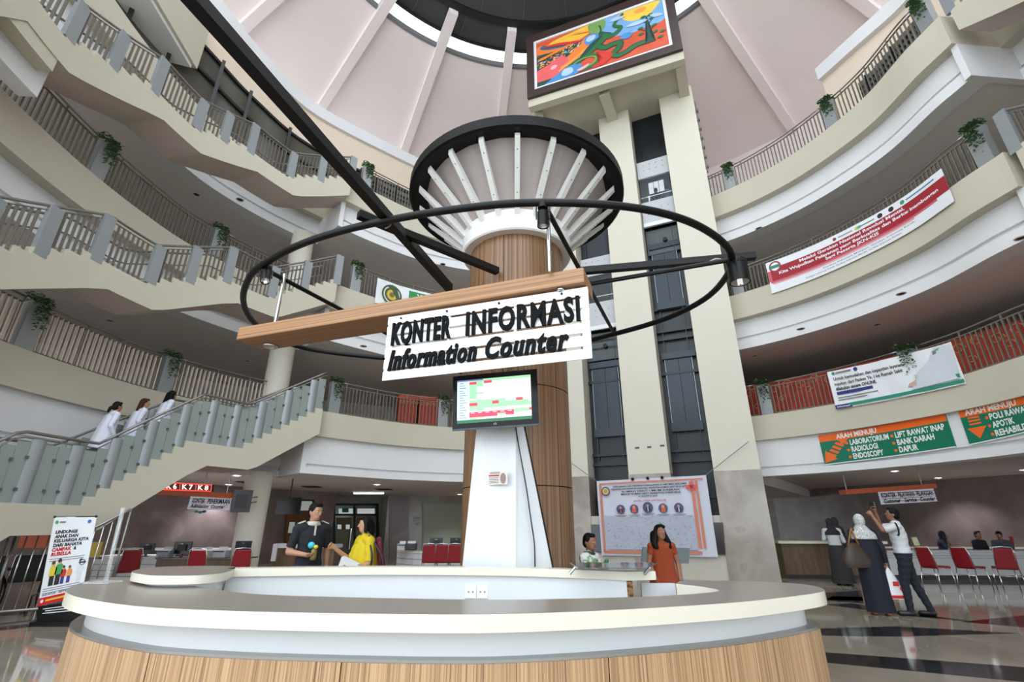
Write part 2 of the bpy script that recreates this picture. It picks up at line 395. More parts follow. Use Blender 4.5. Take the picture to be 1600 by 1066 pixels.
# ---- conical roof with ribs, skylight slot and dark raised ceiling
RC = Vector((1.0, 7.35, 0)); RS = 9.3
mb = MB(); mb.lathe(RC, [(RS, 22.0), (RS, 21.9), (ROUT + 0.6, 20.0), (ROUT + 0.6, 20.3)], -70, 210, 80)  # rear sector left open out of view so sky light falls in
struct('ceiling_20', mb, DOME(), smooth=30)['label'] = 'pale pink conical roof lining'
mb = MB(); mb.lathe(RC, [(RS - 0.05, 21.86), (RS + 0.06, 21.86), (RS + 0.06, 22.1), (RS - 0.05, 22.1)], 0, 360, 96, True)
struct('trim_90', mb, M('grey_slot_edge', (120, 120, 122), 0.5))['label'] = 'grey lower edge of the skylight slot'
mb = MB(); mb.lathe(RC, [(8.75, 22.35), (7.6, 22.35), (7.6, 22.55), (7.3, 22.55), (7.3, 22.35), (6.0, 22.7), (0.01, 23.2)], 25, 155, 48)  # near half left out: an unseen opening added for daylight on the floor
DK = M('dark_grey_metal_ceiling', (66, 66, 68), 0.55, var=0.1, scale=2)
dc = struct('ceiling_21', mb, DK, smooth=30); dc['label'] = 'dark grey raised ceiling disc above the skylight slot'
mb = MB(); mb.lathe(RC, [(8.85, 22.3), (8.72, 22.3), (8.72, 22.9), (8.85, 22.9)], 0, 360, 96, True)
obj('rim', mb, M('black_rim', (24, 24, 26), 0.5), dc)
mb = MB(); mb.lathe(RC, [(7.62, 22.25), (7.32, 22.25), (7.32, 22.6), (7.62, 22.6)], 0, 360, 96, True)
obj('ring_step', mb, M('black_rim', (24, 24, 26), 0.5), dc)
seam = M('seam_grey', (92, 92, 94), 0.6)
for k in range(2, 10):
    a = RAD(k * 15 + 4); d = Vector((cos(a), sin(a), 0)); mb = MB(); mb.bar(RC + d * 7.2 + Vector((0, 0, 22.35)), RC + d * 0.6 + Vector((0, 0, 23.1)), 0.03, 0.02); obj('seam', mb, seam, dc)
for k in range(2, 10):
    a = RAD(k * 15 + 8); d = Vector((cos(a), sin(a), 0)); mb = MB(); mb.bar(RC + d * 8.7 + Vector((0, 0, 22.33)), RC + d * 7.65 + Vector((0, 0, 22.33)), 0.03, 0.02); obj('seam', mb, seam, dc)
mb = MB(); mb.lathe(RC, [(RS + 0.3, 22.1), (8.8, 22.9)], 0, 360, 96)
gl = bpy.data.materials.new('frosted_skylight_glass'); gl.use_nodes = True; b_ = gl.node_tree.nodes['Principled BSDF']
b_.inputs['Base Color'].default_value = (0.85, 0.97, 1, 1); b_.inputs['Roughness'].default_value = 0.35; b_.inputs['Transmission Weight'].default_value = 1.0; b_.inputs['IOR'].default_value = 1.05
struct('window_1', mb, gl, smooth=True, fix=False)['label'] = 'bright skylight glass ring under the dark ceiling'
ribs = [97.5, 117.5, 135.0, 152, 170, 40.5, 57, 77.5, 23, 5, -14]
for a in ribs:
    d = Vector((cos(RAD(a)), sin(RAD(a)), 0)); t = Vector((-d.y, d.x, 0)); mb = MB()
    p = [RC + d * 7.6 + Vector((0, 0, 22.0)), RC + d * (ROUT + 0.5) + Vector((0, 0, 19.7)), RC + d * (ROUT + 0.5) + Vector((0, 0, 20.25)), RC + d * RS + Vector((0, 0, 22.1)), RC + d * 7.6 + Vector((0, 0, 22.3))]
    mb.prism([q - t * 0.2 for q in p], t * 0.4); struct('beam_roof', mb, DOME())['label'] = 'white roof rib running under the cone'
# ---- set-back rooms on the fourth floor: cream wall under a white cornice
def corn_z(us): return [onz(u, v, 17.6) for u, v in us]
cl = [(250, -140), (300, -60), (370, 30), (420, 90), (500, 165), (640, 240), (700, 268)]
pl = spline(corn_z(cl), 6)
def wallrun(path, z0, z1, off, thick, name, mat, label):
    mb = MB(); pp = []
    for i, p in enumerate(path):
        t = (path[min(i + 1, len(path) - 1)] - path[max(i - 1, 0)]); t.z = 0; t.normalize()
        L = Vector((-t.y, t.x, 0)); 
        if L.dot(Vector((p.x - CX, p.y - CY, 0))) < 0: L = -L
        pp.append((Vector((p.x, p.y, 0)), L))
    mb.sweep(pp, [(off, z0), (off + thick, z0), (off + thick, z1), (off, z1)]); return struct(name, mb, mat, smooth=30, label=label)
wallrun(pl, 17.05, 17.6, 0.0, 0.5, 'trim_91', WHITEP(), 'white cornice over the dark office windows')
wallrun(pl, 15.6, 17.06, 0.14, 0.3, 'wall_office', M('warm_cream_wall', (222, 205, 186), 0.8, var=0.03), 'cream wall above the dark office windows')
wallrun(pl, H4, 15.6, 0.2, 0.05, 'window_2', M('dark_tinted_glass', (92, 88, 80), 0.15, var=0.1), 'tinted office window glass on the fourth floor')
FR = M('black_window_frame', (26, 25, 24), 0.5)
wp = [p for p in pl]
acc = 0; last = wp[0]
wf = []
for zz in (15.55, 14.65):
    wallrun(pl, zz - 0.05, zz + 0.05, 0.1, 0.1, 'window_frame', FR, 'black window bar')['kind'] = 'structure'
for i in range(2, len(wp), 5):
    p = wp[i]; mb = MB(); mb.box((p.x, p.y, (H4 + 15.6) / 2), (0.1, 0.1, 15.6 - H4), Matrix.Rotation(0.7, 3, 'Z'))
    o = struct('window_mullion', mb, FR); o['kind'] = 'structure'
cr_ = [onz(u, v, 17.3) for u, v in [(1273, 108), (1330, 55), (1400, -10), (1480, -110)]]
pr_ = spline(cr_, 6)
wallrun(pr_, 16.75, 17.3, 0.0, 0.6, 'trim_92', WHITEP(), 'white cornice over the far cream room')
wallrun(pr_, H4, 16.8, 0.2, 0.3, 'wall_room', M('warm_cream_wall', (222, 205, 186), 0.8), 'cream wall of the room behind the top gallery')
# ---- slab corner high over the staircase
def block(pts, z0, z1, name, mat, label):
    mb = MB(); mb.prism([(p.x, p.y, z0) for p in pts], (0, 0, z1 - z0)); return struct(name, mb, mat, label=label)
zt = 14.1
blk = [onz(308, 108, zt), onz(245, 0, zt), onz(190, -100, zt), onz(-40, -160, zt), onz(90, 10, zt), onz(200, 80, zt)]
block(blk, zt, zt + 1.9, 'beam_upper', CREAM(), 'cream slab corner hanging over the upper stair')
cb = sum(blk, Vector()) / 6
block([cb + (q - cb) * .93 for q in blk], zt - .12, zt, 'beam_upper_soffit', WHITEP(), 'white soffit of the slab corner over the upper stair')
# ---- ground floor ceilings behind the lip
for i, (a0, a1, zz, ro) in enumerate(((-64, 52, 3.2, 36), (52, 204, 2.84, 36))):
    q = MB(); A = arc_pts(a0, a1, 2)
    for a, b in zip(A, A[1:]): q.quad(pol(a, r_edge(a) + .48, zz), pol(a, ro, zz), pol(b, ro, zz), pol(b, r_edge(b) + .48, zz))
    struct('ceiling_%d' % (30 + i), q, SOFFIT(), fix=False)['label'] = 'ground floor ceiling over the %s' % ('service counter' if i == 0 else 'admission desks')
q = MB(); q.quad(pol(52, 10.3, 2.8), pol(52, 36, 2.8), pol(52, 36, 3.22), pol(52, 10.3, 3.22)); struct('wall_bulkhead', q, SOFFIT(), fix=False)['label'] = 'bulkhead between the two ground floor ceilings'
# ---- ground floor walls
def gwall(uvs, name, mat, label, z, ext=0.0, z1=None):
    P = [onz(u, v, z) for u, v in uvs]
    if ext: P[-1] = P[-1] + (P[-1] - P[-2]).normalized() * ext
    mb = MB()
    for p, q in zip(P, P[1:]):
        mb.quad((p.x, p.y, 0), (q.x, q.y, 0), (q.x, q.y, z + 0.02), (p.x, p.y, z + 0.02))
    return struct(name, mb, mat, fix=False, label=label), P
_, GWR = gwall([(1150, 772), (1206, 768.7), (1600, 741), (1640, 738)], 'wall_right', BMARBLE(), 'brown marble wall behind the service counter', 3.2, ext=8)
_, GWL = gwall([(-200, 720), (150, 745), (330, 757.8), (469, 767), (526, 770.7)], 'wall_left', BMARBLE(), 'brown marble wall behind the admission desks', 2.84)
_, GWD = gwall([(526, 770.7), (524, 776), (597, 778), (607, 774.5)], 'wall_recess', M('pale_green_wall', (176, 178, 168), .7), 'pale wall of the glass door recess', 2.84)
_, GWC = gwall([(607, 774.5), (721, 776.5), (900, 778)], 'wall_back', MARBLE(), 'taupe marble wall behind the small reception desk', 2.84)
# ================================================================== STAIRS
def lerp(a, b, t): return a + (b - a) * t
def z_nominal(fl, a):
    """nosing line of a stair: fl = list of (bearing, height), bearings falling as the stair climbs"""
    if a >= fl[0][0]: return fl[0][1]
    for (a0, z0), (a1, z1) in zip(fl, fl[1:]):
        if a >= a1: return lerp(z0, z1, (a0 - a) / (a0 - a1))
    return fl[-1][1]
GLASSF = M('frosted_stair_glass', (150, 161, 157), 0.35, var=0.04, scale=4, alpha=0.82)
CLIP = M('steel_clip', (120, 122, 122), 0.3, 0.8)
def mir(a, m): return 140 - a if m else a
def frame(a, r, z, m=False):
    a = mir(a, m); return Matrix.Translation(pol(a, r, z)) @ Matrix.Rotation(RAD(a), 4, 'Z')    # local x outwards, y along the curve
def staircase(label, fl, r0, r1, kind, mirror=False, thick=0.5, lag=2.0, amin=None):
    root = thing('staircase', label, 'staircase', pol(mir(fl[0][0], mirror), (r0 + r1) / 2, fl[0][1]))
    top = []                                         # (bearing, z) outline with risers
    steps = []                                       # (a_start, a_end, z) of each tread
    for (a0, z0), (a1, z1) in zip(fl, fl[1:]):
        if abs(z1 - z0) < 0.05:
            top += [(a, z0) for a in arc_pts(a0, a1, 2)]
            steps.append((a0, a1, z0))
        else:
            k = max(1, round((z1 - z0) / 0.158)); rz = (z1 - z0) / k
            for i in range(k):
                b0 = lerp(a0, a1, i / k); b1 = lerp(a0, a1, (i + 1) / k)
                top += [(b0, z0 + rz * i), (b0, z0 + rz * (i + 1)), (b1, z0 + rz * (i + 1))]
                steps.append((b0, b1, z0 + rz * (i + 1)))
    mb = MB(); vs = []
    for a, z in top:
        zb = z_nominal(fl, a + lag) - thick; am = mir(a, mirror)
        vs += [pol(am, r0, z), pol(am, r1, z), pol(am, r1, zb), pol(am, r0, zb)]
    fs = []
    for i in range(len(top) - 1):
        A, B = 4 * i, 4 * i + 4; fs += [(A + j, A + (j + 1) % 4, B + (j + 1) % 4, B + j) for j in range(4)]
    fs += [(0, 1, 2, 3), tuple(4 * (len(top) - 1) + j for j in (3, 2, 1, 0))]
    mb.add(vs, fs); b = obj('body', mb, CREAM(), root); fixn(b.data)
    mb = MB(); vs = []
    A_ = arc_pts(fl[0][0], fl[-1][0], 1.0)
    for a in A_:
        zb = z_nominal(fl, a + lag) - thick - .006; am = mir(a, mirror); vs += [pol(am, r0 + .02, zb), pol(am, r1 - .02, zb)]
    mb.add(vs, [(2 * i, 2 * i + 1, 2 * i + 3, 2 * i + 2) for i in range(len(A_) - 1)]); obj('soffit', mb, M('shaded_soffit_tone', (206, 190, 184), .85, var=.03), root)  # pinkish shading of the cream underside, put into a separate colour
    TM = M('brown_stair_tread', (150, 138, 120), 0.35, var=0.08)
    for a0, a1, z in steps:
        mb = MB(); k = max(1, int((a0 - a1) / 2.5)); pts = []
        for i in range(k):
            c0, c1 = mir(lerp(a0, a1, i / k), mirror), mir(lerp(a0, a1, (i + 1) / k), mirror)
            mb.hexa([pol(c0, r0 + .13, z + .002), pol(c1, r0 + .13, z + .002), pol(c1, r1 - .05, z + .002), pol(c0, r1 - .05, z + .002), pol(c0, r0 + .13, z + .022), pol(c1, r0 + .13, z + .022), pol(c1, r1 - .05, z + .022), pol(c0, r1 - .05, z + .022)])
        o = obj('landing_slab' if k > 1 else 'tread', mb, TM, root); fixn(o.data)
    lo = amin or fl[-1][0]
    rr = r0 + 0.06
    # handrails on both sides
    hh = 1.14 if kind == 'glass' else 1.0
    for rad, nm in ((rr, 'handrail'), (r1 - 0.06, 'handrail')):
        pts = [pol(mir(a, mirror), rad, z_nominal(fl, a) + hh) for a in arc_pts(fl[0][0], lo, 1.0)]
        mb = MB(); mb.tube(pts, 0.028, 8); obj(nm, mb, STEEL(), root, smooth=True)
    mb = MB(); mb.tube([pol(mir(a, mirror), rr, z_nominal(fl, a) + hh - 0.09) for a in arc_pts(fl[0][0], lo, 1.0)], 0.014, 6); obj('lower_rail', mb, STEEL(), root, smooth=True)
    mb = MB(); mb.tube([pol(mir(a, mirror), r1 - .06, z_nominal(fl, a) + hh - 0.35) for a in arc_pts(fl[0][0], lo, 1.0)], 0.018, 6); obj('lower_rail', mb, STEEL(), root, smooth=True)
    if kind == 'glass':
        for side, rad in ((0, rr), (1, r1 - 0.06)):
            cells = []
            for a0, a1, z in steps:
                k = max(1, round((a0 - a1) / 1.35))
                for i in range(k): cells.append((lerp(a0, a1, i / k), lerp(a0, a1, (i + 1) / k), z))
            for i, (a0, a1, z) in enumerate(cells):
                wdt = (a0 - a1) * pi / 180 * rad; am = (a0 + a1) / 2; ztop = z_nominal(fl, am) + hh - 0.1; zb = z - 0.06 if side == 0 else z + 0.05
                if i % 3 == 0:
                    mb = MB(); n = 5                  # bowed grey post panel
                    sec = [(-0.05 * sin(pi * j / n) - 0.01, (j / n - 0.5) * wdt * 1.02) for j in range(n + 1)] + [(0.02, (1 - j / n - 0.5) * wdt * 1.02) for j in range(n + 1)]
                    mb.prism([(x, y, 0) for x, y in sec], (0, 0, ztop - zb)); o = obj('post_panel', mb, GREYPANEL(), root, smooth=40); fixn(o.data)
                    o.matrix_parent_inverse = root.matrix_basis.inverted(); o.matrix_basis = frame(am, rad, zb, mirror)
                else:
                    mb = MB(); mb.box((0, 0, (ztop - zb) / 2 - 0.03), (0.014, wdt * 0.96, ztop - zb - 0.06)); p = obj('glass_pane', mb, GLASSF, root)
                    p.matrix_basis = frame(am, rad, zb, mirror)
                    if side == 0:
                        for zz in (0.25, 0.72):
                            c = MB(); c.box((-0.02, -wdt * 0.42, (ztop - zb) * zz), (0.03, 0.045, 0.05)); q = obj('clip', c, CLIP, p); q.parent = p; q.matrix_parent_inverse = Matrix()
        return root
    step_a = 0.115 / rr * 180 / pi
    bw = MB(); bw.box((0, 0, 0.5), (0.055, 0.018, 1.0)); bme = bw.mesh('baluster'); bme.materials.append(DARKBAR())
    pw = MB(); pw.box((0, 0, 0.5), (0.09, 0.24, 1.0)); pme = pw.mesh('post'); pme.materials.append(GREYPANEL())
    posts = []; a = fl[0][0] - 0.9
    for (a0, z0), (a1, z1) in zip(fl, fl[1:]):
        if z1 - z0 > 0.05: posts += [a0 - 0.4, (a0 + a1) / 2, a1 + 0.1]
    def ztop_at(a):
        for s0, s1, z in steps:
            if s0 >= a >= s1: return z
        return z_nominal(fl, a)
    for a in posts:
        if a < lo: continue
        zb = ztop_at(a) - 0.1; inst('post', pme, root, mat4=frame(a, rr - 0.02, zb, mirror) @ Matrix.Diagonal((1, 1, z_nominal(fl, a) + hh - 0.03 - zb, 1)))
    a = fl[0][0]
    while a > lo:
        if min(abs(a - p) for p in posts) > 1.1:
            zb = ztop_at(a); inst('baluster', bme, root, mat4=frame(a, rr, zb, mirror) @ Matrix.Diagonal((1, 1, z_nominal(fl, a) + hh - 0.09 - zb, 1)))
        a -= step_a
    return root
FA = [(190, 0.0), (175.5, 1.78), (166.8, 1.78), (154.7, 3.24), (147.2, 3.24), (134.6, 4.6)]
FB = [(199, 4.95), (194, 5.3), (187.0, 5.3), (174.4, 6.36), (167.2, 6.36), (155.6, 7.4), (148.0, 7.4), (135.4, 8.75)]
FCs = [(199, 8.8), (194, 9.72), (187.5, 9.72), (174.6, 10.75), (167.3, 10.75), (157.0, 11.47), (149.0, 11.47), (135.6, 12.8)]
staircase('cream staircase with frosted glass panels climbing from the ground floor', FA, 9.0, 10.3, 'glass')
staircase('cream staircase with grey bars rising from second to third floor', FB, 9.0, 10.02, 'bars')
staircase('topmost cream staircase with grey bars rising to the fourth floor', FCs, 9.0, 10.02, 'bars')
FBr = [(156, 7.4), (149.0, 7.4), (137.0, 8.75)]; FCr = [(157, 11.47), (150.0, 11.47), (137.2, 12.95)]
# deep landing of the top stair with its stepped white underside
def landing_mass(a0, a1, r0, r1, z0, z1, mat, nm, par):
    mb = MB(); mb.sweep([(pol(a, 0, 0) * 0 + Vector((CX, CY, 0)) + Vector((cos(RAD(a)), sin(RAD(a)), 0)) * r0, (cos(RAD(a)), sin(RAD(a)), 0)) for a in arc_pts(a0, a1, 1.5)], [(0, z0), (r1 - r0, z0), (r1 - r0, z1), (0, z1)]); o = obj(nm, mb, mat, par, smooth=30); fixn(o.data)
TOPST = [o for o in bpy.data.objects if o.get('label', '').startswith('topmost')][0]
landing_mass(187.2, 204, 9.02, 9.3, 8.95, 9.3, CREAM(), 'landing_edge', TOPST)
landing_mass(185.8, 204, 9.3, 9.62, 8.55, 9.3, WHITEP(), 'landing_beam', TOPST)
landing_mass(186.5, 204, 9.62, 10.0, 8.75, 9.2, WHITEP(), 'landing_soffit', TOPST)
staircase('cream stair flight cut by the picture edge beside the third floor gallery', FBr, 9.64, 10.5, 'bars', True)
staircase('cream stair flight cut by the picture edge beside the fourth floor gallery', FCr, 9.64, 10.5, 'bars', True)
# ================================================================== RAILINGS AND PLANTERS
_bal = {}
def bal_mesh(d, w, h, mat, key):
    if key not in _bal:
        mb = MB(); mb.box((0, 0, h / 2), (d, w, h)); me = mb.mesh('baluster'); me.materials.append(mat); _bal[key] = me
    return _bal[key]
def railing(label, z, fn, a0, a1, pale=False, gap=0.115, group='gallery railings'):
    root = thing('railing', label, 'railing', pol((a0 + a1) / 2, fn((a0 + a1) / 2), z), group)
    off = 0.1
    P = lambda zz: [pol(a, fn(a) + off, z + zz) for a in arc_pts(a0, a1, 1.0)]
    mb = MB(); mb.tube(P(1.02), 0.022, 8); obj('handrail', mb, STEEL(), root, smooth=True)
    mb = MB(); mb.sweep([(pol(a, fn(a) + off, z + 0.9), (cos(RAD(a)), sin(RAD(a)), 0)) for a in arc_pts(a0, a1, 1.0)], [(-0.02, -0.012), (0.02, -0.012), (0.02, 0.012), (-0.02, 0.012)]); obj('top_rail', mb, DARKBAR(), root)
    mb = MB(); mb.sweep([(pol(a, fn(a) + off, z + 0.06), (cos(RAD(a)), sin(RAD(a)), 0)) for a in arc_pts(a0, a1, 1.0)], [(-0.02, -0.012), (0.02, -0.012), (0.02, 0.012), (-0.02, 0.012)]); obj('bottom_rail', mb, DARKBAR(), root)
    L = abs(a1 - a0) * pi / 180 * fn((a0 + a1) / 2); n = max(2, int(L / gap))
    me = bal_mesh(0.075 if pale else 0.05, 0.022, 0.84, M('lit_bar_tone', (226, 210, 198), 0.5) if pale else DARKBAR(), 'pale' if pale else 'dark')  # pale bars carry the light that falls on them in their colour
    pm = bal_mesh(0.03, 0.03, 1.0, DARKBAR(), 'post')
    for i in range(n + 1):
        a = a0 + (a1 - a0) * i / n; F = Matrix.Translation(pol(a, fn(a) + off, z + 0.06)) @ Matrix.Rotation(RAD(a), 4, 'Z')
        inst('baluster', me, root, mat4=F)
    for i in range(0, n + 1, max(1, n // 3)):
        a = a0 + (a1 - a0) * i / n; inst('post', pm, root, mat4=Matrix.Translation(pol(a, fn(a) + off, z + 0.02)) @ Matrix.Rotation(RAD(a), 4, 'Z'))
    return root
# one planter with its hanging fern, copied round the galleries
PLM = M('grey_planter_steel', (150, 154, 156), 0.35, 0.3, var=0.06)
rnd = random.Random(3)
def planter_proto():
    root = thing('planter', 'x', 'planter', (0, 0, 0), 'planters on the gallery edge')
    mb = MB(); mb.hexa([(-.07, -.17, 0), (.12, -.17, 0), (.12, .17, 0), (-.07, .17, 0), (-.12, -.17, .98), (.12, -.17, .98), (.12, .17, .98), (-.12, .17, .98)]); obj('box', mb, PLM, root)
    mb = MB(); mb.box((0, 0, .99), (.2, .3, .03)); obj('soil', mb, M('dark_soil', (46, 38, 30), 0.9), root)
    mb = MB()
    for i in range(300):
        a = rnd.uniform(0, 2 * pi); t = rnd.random()
        if i < 130: c = Vector((rnd.uniform(-.13, .13), rnd.uniform(-.2, .2), 1.02 + rnd.uniform(0, .17)))
        else:
            s = rnd.choice((-1, 1, 1)); c = Vector((-.14 - rnd.uniform(0, .07), rnd.uniform(-.19, .12), 1.1 - abs(rnd.gauss(0, .34))))
        d = Vector((cos(a), sin(a), rnd.uniform(-.9, .3))).normalized(); x = d.cross(Vector((0, 0, 1))).normalized(); l = rnd.uniform(.05, .09); w_ = l * .42
        mb.add([c, c + d * l * .5 + x * w_, c + d * l, c + d * l * .5 - x * w_], [(0, 1, 2, 3)])
    obj('foliage', mb, M('fern_green', (72, 112, 62), 0.55, var=0.35, scale=14), root)
    return root
PROTO = planter_proto(); _pl_used = [False]
def planter(label, z, fn, a, rot=180.0):
    p = pol(a, fn(a) + 0.1, z)
    o = PROTO if not _pl_used[0] else clone(PROTO, p, 0)
    _pl_used[0] = True
    o.location = p; o.rotation_euler = (0, 0, RAD(a)); o['label'] = label
    return o
LV = ((H2, 'second'), (H3, 'third'), (H4, 'fourth'))
spots = {'second': [(45.6, 'just right of the lift tower'), (109.2, 'above the white wall, beside the red stalls'), (131.6, 'at the head of the glass-panelled stair'), (154.6, 'behind the girl with long black hair on the stair'), (172.5, 'by the left picture edge')],
         'third': [(6.2, 'at the right picture edge'), (46.5, 'beside the black cylinder lamp'), (130.6, 'beside the VISI banner'), (152.6, 'behind the middle stair'), (171.8, 'under the underside of the top stair')],
         'fourth': [(6.0, 'at the top right corner of the picture'), (24.2, 'halfway along the far gallery'), (44.2, 'just right of the lift tower'), (131.2, 'at the head of the top stair')]}
for z, nm in LV:
    for a, where in spots[nm]:
        planter('fern planter on the %s floor, %s' % (nm, where), z, RMAIN if a < 134 else RWL, a)
planter('fern planter with its plant trailing over the white railing banner', H2, RMAIN, 24.0)
RL = [('second', H2, RMAIN, 6.0, 22.6, 'right of the white banner on the second floor', 0),
      ('second', H2, RMAIN, 25.2, 44.3, 'behind the white banner on the second floor', 0),
      ('second', H2, RMAIN, 47, 49.5, 'short piece against the lift tower on the second floor', 0),
      ('second', H2, RMAIN, 92, 107.9, 'behind the television on the second floor', 0),
      ('second', H2, RMAIN, 110.5, 130.2, 'in front of the red stalls on the second floor', 0),
      ('second', H2, RWL, 138, 153.3, 'behind the three women on the stair', 1),
      ('second', H2, RWL, 156, 171.2, 'of wide slats under the middle stair', 1),
      ('second', H2, RWL, 174, 186, 'of wide slats cut by the left picture edge', 1),
      ('third', H3, RMAIN, 7.6, 45.2, 'behind the long red banner', 0),
      ('third', H3, RMAIN, 47.8, 49.5, 'short piece against the lift tower on the third floor', 0),
      ('third', H3, RMAIN, 112, 129.2, 'behind the VISI banner', 0),
      ('third', H3, RWL, 138, 151.2, 'behind the top of the middle stair', 0),
      ('third', H3, RWL, 154, 170.4, 'running down behind the middle stair on the third floor', 0),
      ('third', H3, RWL, 173.2, 187, 'of dark bars under the top stair at upper left', 0),
      ('fourth', H4, RMAIN, 7.4, 22.9, 'with dark lattice at the top right', 0),
      ('fourth', H4, RMAIN, 25.6, 42.9, 'along the top gallery at right', 0),
      ('fourth', H4, RMAIN, 45.5, 49, 'short piece against the lift tower on the fourth floor', 0),
      ('fourth', H4, RMAIN, 112, 129.8, 'with dark boarding left of the black canopy', 0)]
for nm, z, fn, a0, a1, where, pale in RL:
    railing(('pale-lit slat railing ' if pale else 'grey bar railing ') + where, z, fn, a0, a1, pale, group=None)
# small steel rail joining planter and stair head
# ================================================================== LEVEL TWO BACKDROPS
REDM = ramp_mat('red_fabric_wall', [(0.35, (150, 44, 24)), (0.6, (178, 58, 32)), (0.8, (190, 74, 44))], 3, rough=0.7)
GOLD = M('gold_scrollwork', (196, 150, 84), 0.5, var=0.1)
def scroll(mp, x, y, s, root):
    mb = MB(); pts = []
    for i in range(22):
        t = i / 21 * 2.4 * pi; rr = s * (1 - i / 26); pts.append(mp(x + rr * cos(t), y + rr * sin(t), 0.02))
    mb.tube(pts, 0.014, 5); obj('scrollwork', mb, GOLD, root)
def arcmap(r, z):
    """x runs to the picture's right (falling bearing) along an arc, y is up"""
    def mp_fac(a0):
        def mp(x, y, l):
            a = a0 - degrees(x / r); return pol(a, r - l, z + y)
        return mp
    return mp_fac
rw = thing('red_partition', 'long red partition with gold scrollwork behind the railing under the white banner', 'partition', pol(26, 12.2, H2))
mb = MB(); mb.sweep([(pol(a, 12.2, H2), (cos(RAD(a)), sin(RAD(a)), 0)) for a in arc_pts(-4, 52, 2)], [(0, 0), (0.08, 0), (0.08, 1.55), (0, 1.55)]); obj('panel', mb, REDM, rw)
mp = arcmap(12.2, H2)(52)
for i in range(28): scroll(mp, 0.3 + i * 0.42, 1.25 + 0.1 * (i % 2), 0.17, rw); 
for i in range(14): scroll(mp, 0.5 + i * 0.84, 0.75 + 0.15 * (i % 3), 0.12, rw)
for i, (u0, u1, lab) in enumerate(((622, 652, 'red stall with gold top, nearer the stair head'), (654, 690, 'red stall with gold top beside the planter'))):
    p = onr((u0 + u1) / 2, 640, 12.0); a = ang(p); wd = abs(u1 - u0) / 745 * (p - _O).length * 0.93
    root = thing('stall', lab, 'stall', pol(a, 12.0, H2)); R = Matrix.Rotation(RAD(a), 3, 'Z')
    mb = MB(); mb.box(pol(a, 12.3, H2 + 0.75), (0.6, wd, 1.5), R); obj('body', mb, REDM, root)
    mb = MB(); mb.box(pol(a, 12.3, H2 + 1.55), (0.7, wd * 1.08, 0.14), R); obj('top_band', mb, M('red_cornice', (214, 84, 40), 0.5), root)
    mpp = arcmap(11.99, H2)(a + degrees(wd / 2 / 12))
    for k in range(5): scroll(mpp, 0.12 + k * wd / 5, 1.3, 0.08, root)
# dark boarding behind the fourth floor railing
for (a0, a1, lab) in ((113, 130, 'dark grey slatted boarding on the top gallery left of the canopy'), (8, 19.5, 'dark lattice boarding on the top gallery at right')):
    root = thing('boarding', lab, 'boarding', pol(a0, 10.3, H4)); k = int((a1 - a0) / 1.6)
    for i in range(k):
        a = a0 + (a1 - a0) * (i + .5) / k; mb = MB(); mb.box(pol(a, RMAIN(a) + 0.42, H4 + 0.5), (0.03, 0.27, 0.98), Matrix.Rotation(RAD(a), 3, 'Z')); obj('board', mb, M('grey_boarding', (98, 94, 88), 0.6), root)
    for i in range(0, k + 1, 3):
        a = a0 + (a1 - a0) * i / k; mb = MB(); mb.box(pol(a, RMAIN(a) + 0.36, H4 + 0.5), (0.05, 0.06, 1.0), Matrix.Rotation(RAD(a), 3, 'Z')); obj('upright', mb, BLACK(), root)
    for zz in (0.55, 0.75):
        for i in range(k * 2):
            a = a0 + (a1 - a0) * (i + .5) / (k * 2); mb = MB(); mb.box(pol(a, RMAIN(a) + 0.39, H4 + zz), (0.03, 0.09, 0.07), Matrix.Rotation(RAD(a), 3, 'Z')); obj('hole', mb, BLACK(), root)
# ---- round columns rising through the floors
for i, (z0, z1, lab) in enumerate(((0, H2 - 1.7, 'round cream column on the ground floor by the admission desks'), (H2, H3 - 1.8, 'round cream column on the second floor behind the sign beam'), (H3, H4 - 1.8, 'round cream column on the third floor under the slab corner'))):
    mb = MB(); mb.lathe((-7.5, 14.66, 0), [(0.37, z0), (0.37, z1)], 0, 360, 32); struct('column_%d' % (i + 1), mb, M('column_paint', (224, 218, 204), 0.6, var=0.03), smooth=True, label=lab)
# ================================================================== LIFT TOWER
TA = Vector((2.03, 16.4, 0)); TB = Vector((7.08, 14.04, 0)); TT = (TB - TA).normalized(); TN = Vector((TT.y, -TT.x, 0))     # along the front, out of the front
def tw(s, z, off=0.0): return TA + TT * s + TN * off + Vector((0, 0, z))
TRZ = atan2(TT.y, TT.x); TR = Matrix.Rotation(TRZ, 3, 'Z')
ZM, ZT = 2.93, 17.75
def tbox(mb, s0, s1, z0, z1, o0, o1): return mb.box(tw((s0 + s1) / 2, (z0 + z1) / 2, (o0 + o1) / 2), (s1 - s0, abs(o1 - o0), z1 - z0), TR)
tower = thing('lift_tower', 'tall cream lift tower with two dark glazed shafts beside the wooden column', 'tower', tw(2.4, 0, -1.2))
TP = M('ivory_tower_paint', (212, 207, 191), 0.55, var=0.03, scale=0.8)
for s0, s1 in ((-0.8, 0.52), (1.84, 3.1), (4.35, 5.6)):
    mb = MB(); tbox(mb, s0, s1, ZM, ZT, -0.9, 0); obj('pier', mb, TP, tower)
    mb = MB(); tbox(mb, s0 - 0.01, s1 + 0.015, 0, ZM, -0.9, 0.02); obj('marble_base', mb, MARBLE(), tower)
mb = MB(); tbox(mb, -0.8, 5.6, 0, ZT, -2.6, -0.9); obj('core', mb, TP, tower)
NAVY = M('dark_blue_black_steel', (27, 32, 39), 0.35, 0.2, var=0.12, scale=3)
NAVY2 = M('blue_black_door_steel', (40, 46, 55), 0.28, 0.4, var=0.15, scale=5, stretch=(1, 1, 0.2))
EDGE = M('worn_steel_edge', (150, 156, 162), 0.4, 0.7)
